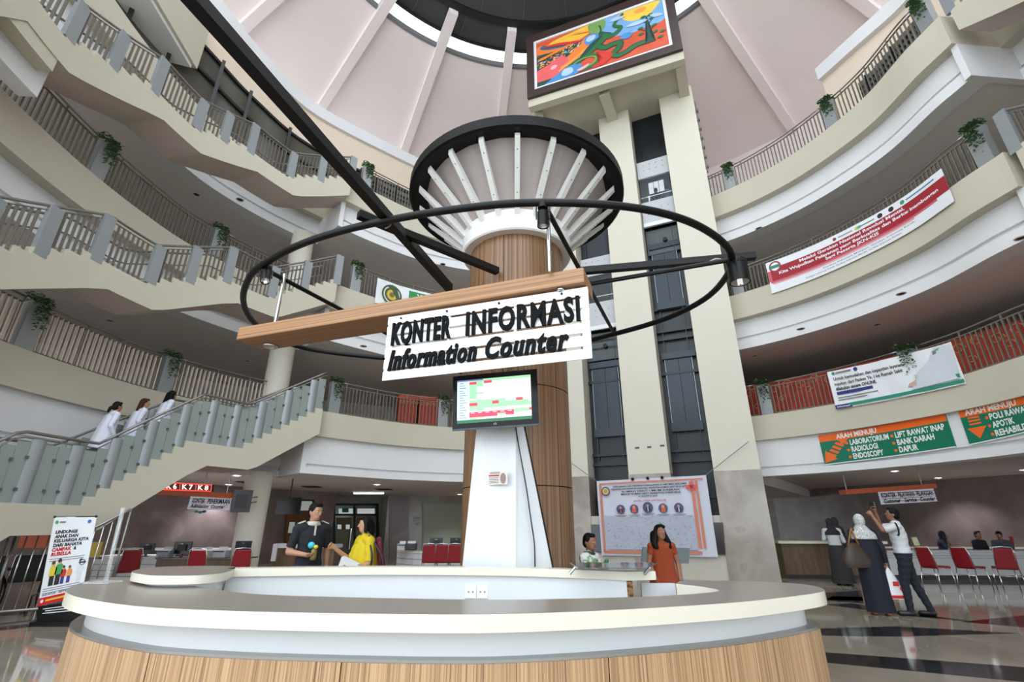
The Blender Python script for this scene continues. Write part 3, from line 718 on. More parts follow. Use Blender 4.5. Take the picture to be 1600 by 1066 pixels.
for j, (s0, s1) in enumerate(((0.52, 1.84), (3.1, 4.35))):
    mb = MB(); tbox(mb, s0, s1, 1.7, ZT, -0.88, -0.75); sh = obj('shaft_lining', mb, NAVY, tower)
    mb = MB(); tbox(mb, s0, s1, 0, 1.7, -0.3, -0.02); obj('base_wall', mb, M('pale_base_wall', (196, 190, 178), 0.5), tower)
    for z in (2.2, 3.3, 3.62, 6.2, 7.45, 7.75, 8.6, 10.3):
        mb = MB(); tbox(mb, s0 + 0.02, s1 - 0.02, z, z + 0.09, -0.75, -0.6); obj('cross_rail', mb, NAVY, tower)
    for k, z in enumerate((4.55, 8.9)):
        f = MB(); tbox(f, s0 + 0.14, s1 - 0.14, z - 0.28, z, -0.75, -0.55); obj('door_sill', f, NAVY2, tower)
        f = MB(); tbox(f, s0 + 0.1, s1 - 0.06, z + 2.2, z + 2.42, -0.75, -0.55); obj('door_header', f, NAVY2, tower)
        for q in (0, 1):
            a = s0 + 0.17 + q * (s1 - s0 - 0.34) / 2; b = a + (s1 - s0 - 0.34) / 2 - 0.012
            f = MB(); tbox(f, a, b, z, z + 2.2, -0.72, -0.62); d = obj('lift_door', f, NAVY2, tower)
            f = MB(); tbox(f, a + (0.0 if q == 0 else b - a - 0.015), a + (0.015 if q == 0 else b - a), z + 0.02, z + 2.18, -0.63, -0.61); obj('edge', f, EDGE, d)
    mb = MB(); tbox(mb, s0 + 0.2, s0 + 0.23, 3.5, ZT - 1, -0.7, -0.66); obj('guide_rail', mb, NAVY2, tower)
    mb = MB(); tbox(mb, s1 - 0.26, s1 - 0.24, 3.5, ZT - 1, -0.6, -0.58); obj('hoist_cable', mb, NAVY2, tower)
for (s, z) in ((2.12, 3.72), (2.5, 3.72), (2.9, 3.74)):
    mb = MB(); tbox(mb, s, s + 0.13, z, z + 0.05, 0, 0.02); obj('wall_plate', mb, M('dark_plate', (70, 72, 82), 0.4), tower)
mb = MB(); tbox(mb, 5.62, 5.66, 13.5, 16.9, -0.1, -0.02); obj('conduit', mb, M('brown_conduit', (110, 98, 92), 0.6), tower)
for k in range(7):
    mb = MB(); tbox(mb, 5.6, 5.7, 13.7 + k * 0.45, 13.78 + k * 0.45, -0.14, 0.0); obj('conduit_clip', mb, M('brown_conduit', (110, 98, 92), 0.6), tower)
# glass lift cars
CARP = M('pale_lift_panel', (186, 188, 192), 0.3, var=0.06)
def lift_car(s0, s1, z, lab, full=True):
    root = thing('lift_car', lab, 'lift', tw((s0 + s1) / 2, z, -0.4), None)
    for z0, z1, nm in ((0, 0.95, 'lower_panel'), (2.1, 2.9, 'upper_panel')):
        mb = MB(); tbox(mb, s0 + .03, s1 - .03, z + z0, z + z1, -0.5, -0.42); p = obj(nm, mb, CARP, root)
        for r_ in range(2):
            for c_ in range(4):
                d = MB(); tbox(d, s0 + .25 + c_ * .25, s0 + .275 + c_ * .25, z + z0 + .35 + r_ * .25, z + z0 + .375 + r_ * .25, -0.42, -0.405); obj('stud', d, BLACK(), p)
    mb = MB(); tbox(mb, s0 + .03, s1 - .03, z - 0.16, z, -0.5, -0.4); obj('floor_edge', mb, M('lift_white_edge', (226, 228, 230), 0.3), root)
    mb = MB(); tbox(mb, s0 + .05, s1 - .05, z + .95, z + 2.1, -0.44, -0.435); obj('glass', mb, M('lift_glass', (60, 70, 74), 0.05, var=0, alpha=0.25), root)
    mb = MB(); tbox(mb, s0 + .05, s1 - .05, z + .95, z + 2.1, -0.74, -0.72); obj('back_wall', mb, M('lift_dark_wall', (44, 50, 54), 0.4), root)
    mb = MB(); tbox(mb, s0 + .05, s1 - .05, z + 1.18, z + 1.21, -0.46, -0.44); obj('grab_rail', mb, CHROME(), root)
    if full:
        LW = E('lift_window_daylight', (236, 244, 250), 1.1)
        for r_ in range(2):
            for c_ in range(3):
                d = MB(); tbox(d, s0 + .36 + c_ * .2, s0 + .54 + c_ * .2, z + 1.5 + r_ * .27, z + 1.75 + r_ * .27, -0.72, -0.7); obj('window_pane', d, LW, root)
        d = MB(); tbox(d, s0 + .3, s1 - .2, z + 1.0, z + 1.42, -0.72, -0.7); obj('window_pane', d, LW, root)
    mb = MB(); tbox(mb, s0 + .05, s1 - .05, z - 1.3, z - 0.25, -0.75, -0.6); obj('underframe', mb, M('lift_frame_grey', (62, 70, 72), 0.4), root)
    mb = MB(); mb.tube([tw((s0 + s1) / 2 + .1, z - 0.8, -0.6), tw((s0 + s1) / 2 + .1, z - 0.8, -0.48)], 0.08, 12); obj('pulley', mb, BLACK(), root, smooth=40)
    return root
ZL = tw(0, 0).z
lift_car(3.1, 4.35, 12.2, 'glass lift car with daylight window high in the tower shaft nearer the banner')
lift_car(0.52, 1.84, 8.35, 'glass lift car half hidden by the black canopy', False)
# picture box on top of the tower
ZB0, ZB1 = 17.62, 21.1; OL, OR = 2.15, 1.75; SL, SR = -0.5, 5.5
box = thing('picture_box', 'cream box on the tower top that carries the big painting', 'box', tw(2.5, ZB0, 0.8))
def bb(s, z, o): return tw(s, z, o)
mb = MB(); mb.hexa([bb(SL, ZB0, -2.6), bb(SR, ZB0, -2.6), bb(SR, ZB0, OR), bb(SL, ZB0, OL), bb(SL, ZB1, -2.6), bb(SR, ZB1, -2.6), bb(SR, ZB1, OR), bb(SL, ZB1, OL)]); o = obj('body', mb, CREAM(), box); fixn(o.data)
for (s0, s1) in ((SL + .0, SL + .35), (2.25, 2.65), (SR - .35, SR)):
    mb = MB(); mb.hexa([bb(s0, ZB0 - .35, 0.0), bb(s1, ZB0 - .35, 0.0), bb(s1, ZB0 - .34, OR - .31), bb(s0, ZB0 - .34, OR - .31), bb(s0, ZB0, 0.0), bb(s1, ZB0, 0.0), bb(s1, ZB0, OR - .31), bb(s0, ZB0, OR - .31)]); o = obj('soffit_beam', mb, CREAM(), box); fixn(o.data)
for (d0, d1, od) in ((0.0, 0.3, 1),):
    mb = MB(); mb.hexa([bb(SL, ZB0 - .35, OL - .3), bb(SR, ZB0 - .35, OR - .3), bb(SR, ZB0 - .35, OR), bb(SL, ZB0 - .35, OL), bb(SL, ZB0, OL - .3), bb(SR, ZB0, OR - .3), bb(SR, ZB0, OR), bb(SL, ZB0, OL)]); o = obj('soffit_beam', mb, CREAM(), box); fixn(o.data)
# the painting: swirling landscape built from flat painted shapes
P0, P1 = bb(SL, ZB0 + 0.02, OL + .03), bb(SR, ZB0 + 0.02, OR + .03); PX = (P1 - P0).normalized(); PW = (P1 - P0).length; PH = ZB1 - ZB0
PNn = PX.cross(Vector((0, 0, 1)))
pm = lambda x, y, l: P0 + PX * (x * PW) + Vector((0, 0, y * PH)) + PNn * l
pt = thing('painting', 'big colourful swirling landscape painting with a yellow sun in a dark frame', 'painting', P0)
bk = M('dark_brown_frame', (58, 40, 36), 0.5, var=0.15)
fw, fh = 0.052, 0.1
for nm, x0, y0, x1, y1 in (('frame', 0, 0, 1, fh), ('frame', 0, 1 - fh, 1, 1), ('frame', 0, fh, fw, 1 - fh), ('frame', 1 - fw, fh, 1, 1 - fh)):
    mb = MB(); mb.prism([pm(x0, y0, 0), pm(x1, y0, 0), pm(x1, y1, 0), pm(x0, y1, 0)], PNn * 0.1); o = obj(nm, mb, bk, pt); fixn(o.data)
wm = M('white_frame_slip', (226, 226, 228), 0.5); gx, gy = 0.018, 0.033
for x0, y0, x1, y1 in ((fw, fh, 1 - fw, fh + gy), (fw, 1 - fh - gy, 1 - fw, 1 - fh), (fw, fh + gy, fw + gx, 1 - fh - gy), (1 - fw - gx, fh + gy, 1 - fw, 1 - fh - gy)):
    mb = MB(); mb.prism([pm(x0, y0, 0.0), pm(x1, y0, 0.0), pm(x1, y1, 0.0), pm(x0, y1, 0.0)], PNn * 0.06); o = obj('slip', mb, wm, pt); fixn(o.data)
c0x, c0y, cwx, cwy = fw + gx, fh + gy, 1 - 2 * (fw + gx), 1 - 2 * (fh + gy)
cm = lambda x, y, l: pm(c0x + x * cwx, c0y + y * cwy, l)
def pmat(n, c): return M('paint_' + n, c, 0.45, var=0.22, scale=2.2)
mb = MB(); mb.quad(cm(0, 0, .012), cm(1, 0, .012), cm(1, 1, .012), cm(0, 1, .012)); obj('canvas', mb, pmat('orange_red', (206, 84, 54)), pt)
_l = [0.014]
def patch(nm, pts, smooth=True, n=5):
    q = spline([(x, y, 0) for x, y in pts], n, True) if smooth else [Vector((x, y, 0)) for x, y in pts]
    _l[0] += 0.00012
    import bmesh
    me = bpy.data.meshes.new('painted_shape'); bm = bmesh.new(); vs = [bm.verts.new(cm(min(1, max(0, p.x)), min(1, max(0, p.y)), _l[0])) for p in q]
    f = bm.faces.new(vs); bmesh.ops.triangulate(bm, faces=[f], ngon_method='EAR_CLIP'); bm.to_mesh(me); bm.free(); obj('painted_shape', me, PMC[nm], pt)
PMC = {k: pmat(k, c) for k, c in dict(sky=(120, 168, 214), sun=(240, 196, 74), core=(240, 158, 74), red=(206, 58, 44), orange=(236, 128, 58), yellow=(238, 184, 62), green=(48, 106, 58), lime=(120, 156, 84), dk=(38, 76, 66), blue=(76, 140, 196), teal=(58, 104, 130), pink=(226, 98, 98), rose=(240, 170, 180), pale=(176, 200, 226), mix=(180, 160, 130)).items()}
patch('sky', [(.52, 1.0), (1, 1.0), (1, .58), (.86, .52), (.74, .5), (.62, .56), (.53, .62), (.5, .8)])
patch('sun', [(.68, .99), (.72, .82), (.8, .74), (.9, .78), (.96, .9), (.98, .99), (.84, 1.0)])
patch('core', [(.79, .93), (.83, .98), (.88, .95), (.86, .88), (.81, .87)])
patch('yellow', [(.14, .92), (.3, .97), (.48, 1.0), (.47, .86), (.36, .76), (.22, .76), (.1, .84)])
patch('orange', [(.02, .9), (.12, .86), (.26, .78), (.42, .74), (.4, .66), (.25, .66), (.1, .68), (.0, .74)])
patch('teal', [(.06, .9), (.14, .8), (.24, .78), (.3, .73), (.4, .74), (.32, .66), (.2, .72), (.1, .76), (.03, .84)])
patch('dk', [(.0, .68), (.18, .66), (.34, .68), (.4, .62), (.24, .42), (.1, .32), (.0, .3)])
for i in range(150):
    x = random.uniform(.01, .36); y = .5 + (x - .0) * .38 + random.uniform(-.1, .1); s = random.uniform(.004, .009)
    patch(random.choice(['red', 'yellow', 'pale', 'blue', 'orange', 'rose', 'dk']), [(x - s, y - s * 1.6), (x + s, y - s * 1.5), (x + s, y + s * 1.5), (x - s, y + s * 1.6)], False)
patch('orange', [(.18, .34), (.3, .52), (.42, .72), (.5, .74), (.54, .62), (.46, .42), (.34, .3), (.24, .24)])
patch('pink', [(.0, .34), (.1, .42), (.2, .52), (.26, .4), (.24, .24), (.14, .1), (.04, .08), (.0, .12)])
patch('rose', [(.115, .33), (.14, .37), (.17, .34), (.15, .29), (.12, .29)])
patch('lime', [(.44, 1.0), (.56, 1.0), (.56, .84), (.5, .7), (.45, .76)])
def stroke(nm, pts, w0, w1, n=6):
    q = spline([(x, y, 0) for x, y in pts], n); k = len(q); _l[0] += .00012; mb = MB(); vs = []
    for i, c_ in enumerate(q):
        t = q[min(i + 1, k - 1)] - q[max(i - 1, 0)]; t.y *= .55; t.normalize(); ww = lerp(w0, w1, i / (k - 1)) / 2; nx, ny = -t.y * ww, t.x * ww / .55
        vs += [cm(min(1, max(0, c_.x + nx)), min(1, max(0, c_.y + ny)), _l[0]), cm(min(1, max(0, c_.x - nx)), min(1, max(0, c_.y - ny)), _l[0])]
    mb.add(vs, [(2 * i, 2 * i + 1, 2 * i + 3, 2 * i + 2) for i in range(k - 1)]); o = obj('painted_shape', mb, PMC[nm], pt); fixn(o.data)
def lerp(a, b, t): return a + (b - a) * t
stroke('dk', [(.57, .7), (.51, .55), (.43, .41), (.34, .29), (.25, .22)], .1, .04)
stroke('green', [(.565, .68), (.51, .55), (.43, .41), (.34, .29), (.25, .23)], .08, .03)
stroke('green', [(.26, .22), (.34, .31), (.44, .32), (.5, .24), (.47, .12), (.38, .08), (.33, .1)], .03, .05)
stroke('lime', [(.3, .25), (.36, .3), (.44, .29), (.475, .23), (.45, .14), (.38, .11)], .012, .016)
stroke('dk', [(.5, .46), (.55, .38), (.61, .4), (.66, .38), (.65, .28), (.61, .2), (.63, .13), (.7, .15), (.78, .22), (.87, .22)], .06, .05)
stroke('green', [(.5, .45), (.55, .38), (.61, .4), (.655, .375), (.645, .28), (.605, .2), (.63, .13), (.7, .15), (.78, .22), (.87, .22)], .04, .03)
stroke('green', [(.57, .57), (.64, .61), (.68, .7), (.635, .77), (.65, .86), (.71, .98)], .045, .02)
stroke('dk', [(.46, .6), (.5, .68), (.53, .78), (.52, .9)], .012, .012)
for a_, b_ in (((.4, .46), (.18, .2)), ((.43, .52), (.24, .26)), ((.36, .36), (.2, .26))): stroke('core', [a_, ((a_[0] + b_[0]) / 2 + .01, (a_[1] + b_[1]) / 2 + .03), b_], .008, .02)
patch('blue', [(.06, .02), (.16, .14), (.26, .24), (.36, .2), (.34, .06), (.28, .02), (.16, .0)])
patch('pale', [(.2, .1), (.22, .2), (.28, .2), (.29, .1), (.24, .06)])
patch('dk', [(.0, .0), (.06, .02), (.12, .1), (.04, .09), (.0, .1)])
patch('blue', [(.395, .62), (.41, .74), (.47, .77), (.51, .7), (.49, .58), (.43, .55)])
patch('pale', [(.41, .66), (.43, .73), (.48, .73), (.48, .66), (.44, .62)])
patch('blue', [(.67, .45), (.69, .53), (.74, .53), (.755, .46), (.72, .41)])
patch('dk', [(.84, .18), (.862, .26), (.866, .5), (.868, .74), (.876, .74), (.884, .5), (.89, .26), (.915, .18)], False)
for a_, b_ in (((.868, .6), (.83, .68)), ((.88, .56), (.915, .66)), ((.884, .44), (.925, .5)), ((.866, .42), (.82, .5)), ((.884, .32), (.92, .36))):
    patch('dk', [(a_[0], a_[1] - .012), (b_[0], b_[1] - .006), (b_[0], b_[1] + .006), (a_[0], a_[1] + .012)], False)
for x, y in ((.82, .52), (.84, .66), (.91, .66), (.92, .5), (.82, .4), (.92, .36), (.85, .74), (.9, .74), (.97, .32), (.95, .22)):
    patch('green', [(x - .022, y), (x, y + .03), (x + .022, y + .01), (x, y - .02)])
patch('orange', [(.02, .6), (.1, .64), (.22, .7), (.34, .74), (.3, .7), (.16, .62), (.04, .56)])
patch('red', [(.05, .84), (.16, .78), (.3, .7), (.38, .7), (.3, .76), (.18, .83)])
patch('core', [(.3, .9), (.42, .86), (.47, .78), (.44, .84), (.36, .92)])
patch('dk', [(.44, .56), (.52, .66), (.55, .74), (.53, .62), (.46, .48), (.38, .34), (.34, .32)])
patch('rose', [(.32, .1), (.38, .14), (.42, .16), (.4, .1), (.35, .07)])
patch('red', [(.48, .36), (.54, .3), (.6, .2), (.56, .08), (.48, .02), (.44, .06), (.52, .16), (.5, .28)])
patch('pale', [(.6, .9), (.66, .95), (.72, .9), (.66, .87)])
patch('pale', [(.72, .66), (.8, .7), (.88, .66), (.8, .62)])
patch('pale', [(.9, .74), (.96, .72), (.99, .66), (.93, .66)])
# ================================================================== WOODEN COLUMN
KX, KY, KR = 0.07, 6.3, 0.69
col = thing('wooden_column', 'thick round column clad in vertical zebrawood in the middle of the hall', 'column', (KX, KY, 0))
def kp(a, r, z): return Vector((KX + r * cos(RAD(a)), KY + r * sin(RAD(a)), z))
ZCOL = 5.25
zs = [0, 1.42, 2.62, 3.78, ZCOL]
zs = [0, 0.65, onplane(880, 762, (KX, KY - .3, 0), (0, 1, 0)).z, onplane(880, 612, (KX, KY - .3, 0), (0, 1, 0)).z, ZCOL]
for i in range(len(zs) - 1):
    for k in range(6):
        a0, a1 = -105 + k * 60 + .35, -105 + (k + 1) * 60 - .35
        mb = MB(); mb.lathe((KX, KY, 0), [(KR - .03, zs[i] + .006), (KR, zs[i] + .006), (KR, zs[i + 1] - .006), (KR - .03, zs[i + 1] - .006)], a0, a1, 12, True)
        o = obj('wood_panel', mb, ZEBRA(), col, smooth=30); fixn(o.data)
mb = MB(); mb.lathe((KX, KY, 0), [(KR - .025, 0), (KR - .025, ZCOL)], 0, 360, 48); obj('dark_core', mb, M('joint_black', (22, 20, 18), 0.8), col)
# canopy on the column
can = thing('canopy', 'umbrella-like canopy with white fins and a black rim on the wooden column', 'canopy', (KX, KY, ZCOL))
WF = M('white_fin_paint', (236, 236, 234), 0.4, var=0.02)
mb = MB(); mb.lathe((KX, KY, 0), [(KR - .04, 5.2), (0.80, 5.2), (0.82, 5.22), (0.82, 5.52), (0.76, 5.54)], 0, 360, 64); obj('collar', mb, WF, can, smooth=40)
GP = M('mauve_grey_panel', (176, 166, 164), 0.5, var=0.03)
NF = 20
for k in range(NF):
    a0 = 360 / NF * (k + .5) - 90; a1 = a0 + 360 / NF; mb = MB()
    mb.quad(kp(a0, .8, 5.5), kp(a1, .8, 5.5), kp(a1, 1.45, 6.26), kp(a0, 1.45, 6.26)); obj('panel', mb, GP, can)
    a = 360 / NF * k - 90; d = Vector((cos(RAD(a)), sin(RAD(a)), 0)); t = Vector((-d.y, d.x, 0)) * 0.035; mb = MB(); B = Vector((KX, KY, 0))
    q = [B + d * .82 + Vector((0, 0, 5.42)), B + d * 1.53 + Vector((0, 0, 6.1)), B + d * 1.53 + Vector((0, 0, 6.17)), B + d * .8 + Vector((0, 0, 5.56))]
    mb.prism([p - t for p in q], t * 2); f = obj('fin', mb, WF, can); fixn(f.data)
    for s in (.3, .62, .85):
        p = q[0].lerp(q[1], s); n_ = (q[1] - q[0]).cross(t).normalized(); 
        if n_.z > 0: n_ = -n_
        m2 = MB(); m2.box(p + n_ * .002, (.014, .014, .006)); obj('screw', m2, M('grey_screw', (110, 108, 104), .4), f)
mb = MB(); mb.lathe((KX, KY, 0), [(1.38, 6.22), (1.64, 6.15), (1.67, 6.17), (1.67, 6.32), (1.63, 6.34), (1.38, 6.34)], 0, 360, 72, True); o = obj('rim', mb, M('black_rim_gloss', (8, 8, 9), 0.5, spec=.2), can, smooth=40); fixn(o.data)
mb = MB(); mb.lathe((KX, KY, 0), [(1.55, 6.34), (0.02, 6.35)], 0, 360, 64); obj('top_cover', mb, BLACK(), can)
# tapered white cladding on the front of the column
wp_ = thing('tapered_panel', 'tall tapered white gloss panel on the column under the television', 'panel', (KX, KY - .8, 0))
yv = KY - KR - 0.06
tl, tm, tr = ony(748, 640, yv), ony(806, 640, yv - .03), ony(812, 640, yv)
bl, bm_, br = ony(722, 890, yv), ony(806, 890, yv - .14), ony(863, 890, yv + .02)
tl.z = tm.z = tr.z = 2.75
dn = lambda t, b: t + (b - t) * ((t.z - 0.1) / (t.z - b.z))
BLL, BMM, BRR = dn(tl, bl), dn(tm, bm_), dn(tr, br)
for nm, q in (('front_sheet', [BLL, BMM, tm, tl]), ('side_sheet', [BMM, BRR, tr, tm])):
    n_ = (q[1] - q[0]).cross(q[3] - q[0]).normalized(); mb = MB(); mb.prism([p - n_ * .02 for p in q], n_ * .02); o = obj(nm, mb, WHITE(), wp_); fixn(o.data)
mb = MB(); mb.tube([tr + Vector((.012, 0, 0)), BRR + Vector((.012, 0, 0))], .008, 6); obj('edge_strip', mb, BLACK(), wp_)
cab = spline([ony(806, 668, yv - .05), ony(811, 700, yv - .08), ony(822, 760, yv - .09), ony(830, 815, yv - .1), ony(835, 850, yv - .1), ony(836, 889, yv - .1)], 6)
mb = MB(); mb.tube(cab, .008, 6); tag(obj('power_cable', mb, BLACKP(), None, smooth=True), 'black cable hanging down the white panel from the television', 'cable')
nb = onplane(763, 738, tl, Vector((0, 1, 0)).lerp(Vector((0, 1, 0)), 0)); 
ctr_l = (tm + BMM) / 2
pn = ((BMM - BLL).cross(tl - BLL)).normalized(); pX = (BMM - BLL).normalized(); pY = pn.cross(pX)
if pY.z < 0: pY = -pY
if pn.y > 0: pn = -pn
no = [onplane(u, v, tl + pn * .006, pn) for u, v in ((763, 758), (793, 757), (793, 736), (763, 737))]
nt_ = thing('paper_notice', 'small printed notice with a portrait stuck on the white tapered panel', 'notice', no[0])
mb = MB(); mb.prism(no, pn * .002); obj('sheet', mb, M('notice_paper', (226, 216, 206), .6, var=.1, scale=20), nt_)
nX = no[1] - no[0]; nY = no[3] - no[0]; nmap = lambda x, y, l: no[0] + nX * x + nY * y + pn * (l + .002)
put_strip(nt_, 'red_stripe', .03, .62, .58, .72, nmap, M('print_red', (170, 50, 50), .6))
put_disc(nt_, 'portrait', .78, .45, .15, nmap, M('print_portrait', (150, 130, 126), .6), ry=.4)
for k in range(4): put_strip(nt_, 'print_line', .05, .12 + k * .12, .55, .16 + k * .12, nmap, M('print_grey', (120, 116, 118), .6))
for k in range(2): put_strip(nt_, 'print_line', .1, .8 + k * .09, .62, .84 + k * .09, nmap, M('print_grey', (120, 116, 118), .6))
# ---- television
tvb = [ony(707, 672, 5.28), ony(842, 663, 5.06)]
TVX = (tvb[1] - tvb[0]); TVW = TVX.length; TVX.normalize(); tilt = RAD(6)
TVY = Vector((0, 0, 1)); TVN = TVX.cross(TVY).normalized(); TVY = (TVY * cos(tilt) + TVN * sin(tilt)).normalized(); TVN = TVX.cross(TVY).normalized()
TVH = TVW * 0.62; tmap = lambda x, y, l: tvb[0] + TVX * (x * TVW) + TVY * (y * TVH) + TVN * l
tv = thing('television', 'flat television showing a green and red schedule table on the column', 'television', tvb[0])
def tvbox(nm, x0, x1, y0, y1, l0, l1, mat): 
    mb = MB(); mb.hexa([tmap(x0, y0, l0), tmap(x1, y0, l0), tmap(x1, y0, l1), tmap(x0, y0, l1), tmap(x0, y1, l0), tmap(x1, y1, l0), tmap(x1, y1, l1), tmap(x0, y1, l1)]); o = obj(nm, mb, mat, tv); fixn(o.data); return o
GB = M('gloss_black_bezel', (8, 9, 10), .22, spec=.25)
mb = MB(); mb.bar(tmap(.5, .5, -.07), Vector((KX, KY - KR + .02, tmap(.5, .5, 0).z)), .2, .2); obj('wall_bracket', mb, BLACKP(), tv)
tvbox('housing', .02, .98, .03, .97, -.07, -.012, BLACKP()); tvbox('bezel', 0, 1, 0, 1, -.012, 0, GB); tvbox('lower_edge', 0, 1, -.02, .012, -.03, .006, M('blue_grey_edge', (58, 70, 82), .3))
SM = lambda n, c: E('screen_' + n, c, .9)
s0x, s1x, s0y, s1y = .055, .925, .105, .905
sm = lambda x, y, l: tmap(s0x + x * (s1x - s0x), s0y + (1 - y) * (s1y - s0y), l)
def scr(x0, y0, x1, y1, m_, l): 
    mb = MB(); mb.quad(sm(x0, y1, l), sm(x1, y1, l), sm(x1, y0, l), sm(x0, y0, l)); obj('screen_cell', mb, m_, tv)
mb = MB(); mb.quad(sm(0, 1, .001), sm(1, 1, .001), sm(1, 0, .001), sm(0, 0, .001)); obj('screen', mb, SM('white', (246, 250, 252)), tv)
scr(0, .93, 1, 1, SM('deep_green', (58, 128, 92)), .002); scr(0, 0, 1, .035, SM('header', (120, 130, 190)), .002); scr(0, .035, .16, .93, SM('pale_blue', (224, 244, 250)), .002)
G = SM('green', (176, 238, 190)); R_ = SM('red', (236, 82, 110))
for x0, y0, x1, y1 in ((.17, .04, .36, .18), (.17, .18, .27, .46), (.27, .31, .36, .35), (.36, .0, 1, .06), (.17, .49, .27, .72), (.27, .49, .66, .6), (.27, .6, 1, .68), (.27, .68, .37, .74), (.66, .55, .96, .62), (.17, .86, .38, .9), (.17, .9, .27, .93), (.75, .74, .98, .82), (.56, .8, .66, .86)):
    scr(x0, y0, x1, y1, G, .003)
for x0, y0, x1, y1 in ((.17, .06, .27, .12), (.37, .05, .48, .11), (.17, .55, .28, .62), (.48, .53, .57, .6), (.8, .5, .89, .56), (.17, .76, .77, .82), (.17, .82, .55, .88), (.66, .8, .77, .87), (.97, .74, 1, .8)):
    scr(x0, y0, x1, y1, R_, .004)
for k in range(15): scr(.03, .07 + k * .057, .03 + .06 + .04 * ((k * 7) % 3) / 2, .085 + k * .057, SM('ink', (130, 140, 180)), .004)
for k in range(6): scr(.19 + k * .1, .775, .24 + k * .1, .79, SM('white', (246, 250, 252)), .005)
put_text(tv, 'LG', tmap, .47 , 0.03, .001, WF, fit=None) if False else None
lgm = flat_map(tmap(.485, .045, .002), TVX, TVY); put_text(tv, 'LG', lgm, 0, 0, .03, M('logo_grey', (200, 202, 206), .4), bold=.01, lift=0)
# ================================================================== LIGHT RING AND HANGING SIGN
ZR = 4.5
ringpx = [(380, 466), (392, 430), (420, 408), (470, 382), (545, 358), (640, 338), (720, 326), (800, 318), (880, 317), (960, 321), (1030, 332), (1085, 350), (1125, 375), (1143, 400), (1135, 432), (1100, 468), (1040, 498), (960, 522), (860, 545), (740, 560), (640, 562), (560, 556), (480, 545), (425, 526), (392, 498)]
ring = thing('light_ring', 'big black oval tube ring with bars around the wooden column', 'light ring', (KX, KY, ZR))
rp = spline([onz(u, v, ZR) for u, v in ringpx], 5, True)
mb = MB(); mb.tube(rp, 0.042, 10, closed=True); obj('ring_tube', mb, BLACK(), ring, smooth=True)
for (a, b, z, w_, nm) in (((560, 335), (777, 424), 4.6, .085, 'square_bar'), ((905, 424), (1180, 400), 4.6, .085, 'square_bar')):
    mb = MB(); mb.bar(onz(*a, z), onz(*b, z), w_, w_); o = obj(nm, mb, BLACK(), ring); fixn(o.data)
for (a, b, z) in (((905, 447), (1136, 407), ZR - .03), ((856, 330), (960, 522), ZR), ((420, 424), (720, 583), ZR)):
    mb = MB(); mb.tube([onz(*a, z), onz(*b, z)], .03, 8); obj('round_bar', mb, BLACK(), ring, smooth=40)
lb0, lb1 = onz(702, 450, ZR + .07), onz(262, -48, ZR + .07); lb1 = lb0 + (lb1 - lb0) * 2.6
mb = MB(); mb.bar(lb0, lb1, .1, .1); o = obj('long_bar', mb, BLACK(), ring); fixn(o.data)
wire = spline([onz(597, 338, ZR + .1), onz(606, 344, ZR + .12), onz(610, 352, ZR), onz(602, 357, ZR - .02)], 5)
mb = MB(); mb.tube(wire, .008, 5); obj('tie_wire', mb, M('pale_wire', (180, 176, 160), .5), ring)
# sign beam
fbl, fbr = onz(369, 531, 3.63), onz(913, 441, 3.63); bx = (fbr - fbl); BL = bx.length; bx.normalize(); by = Vector((-bx.y, bx.x, 0)); BD = abs((onz(419, 550, 3.63) - fbl).dot(by)) * .5 + abs((onz(931, 466, 3.63) - fbr).dot(by)) * .5; BH = 0.165
beam = thing('sign_beam', 'long zebrawood box beam hanging from the black ring above the sign', 'beam', fbl)
mb = MB(); mb.box((0, 0, 0), (BL, BD, BH)); bo = obj('casing', mb, ZEBRAX(), beam)
bo.matrix_basis = Matrix.Translation((fbl + fbr) / 2 + by * BD / 2 + Vector((0, 0, BH / 2))) @ Matrix.Rotation(atan2(bx.y, bx.x), 4, 'Z')
bmod = bo.modifiers.new('bevel', 'BEVEL'); bmod.width = .006; bmod.segments = 2
for (u0, v0, u1, v1) in ((446, 428, 430, 505), (857, 350, 859, 425)):
    p = onz(u1, v1, 3.63 + BH - .01); q = Vector((p.x, p.y, ZR - .03)); mb = MB(); mb.tube([p, q], .022, 12); obj('chrome_rod', mb, CHROME(), beam, smooth=40)
for (u, v, lab) in ((424, 549, 'round recessed lamp under the free end of the sign beam'), (905, 452, 'small recessed lamp under the sign end of the beam')):
    p = fbl + bx * (.24 if u < 600 else BL - .25) + by * (BD - .13 if u < 600 else .06)
    root = thing('recessed_lamp', lab, 'lamp', p); mb = MB(); rr = .085 if u < 600 else .03
    mb.lathe(p, [(rr, -.002), (rr + .015, -.012), (rr - .01, -.03), (rr - .02, -.012)], 0, 360, 24); obj('trim_ring', mb, CHROME(), root, smooth=True)
    mb = MB(); mb.lathe(p, [(0.001, -.012), (rr - .018, -.012)], 0, 360, 20); obj('lens', mb, M('lamp_lens', (210, 214, 216), .15), root)
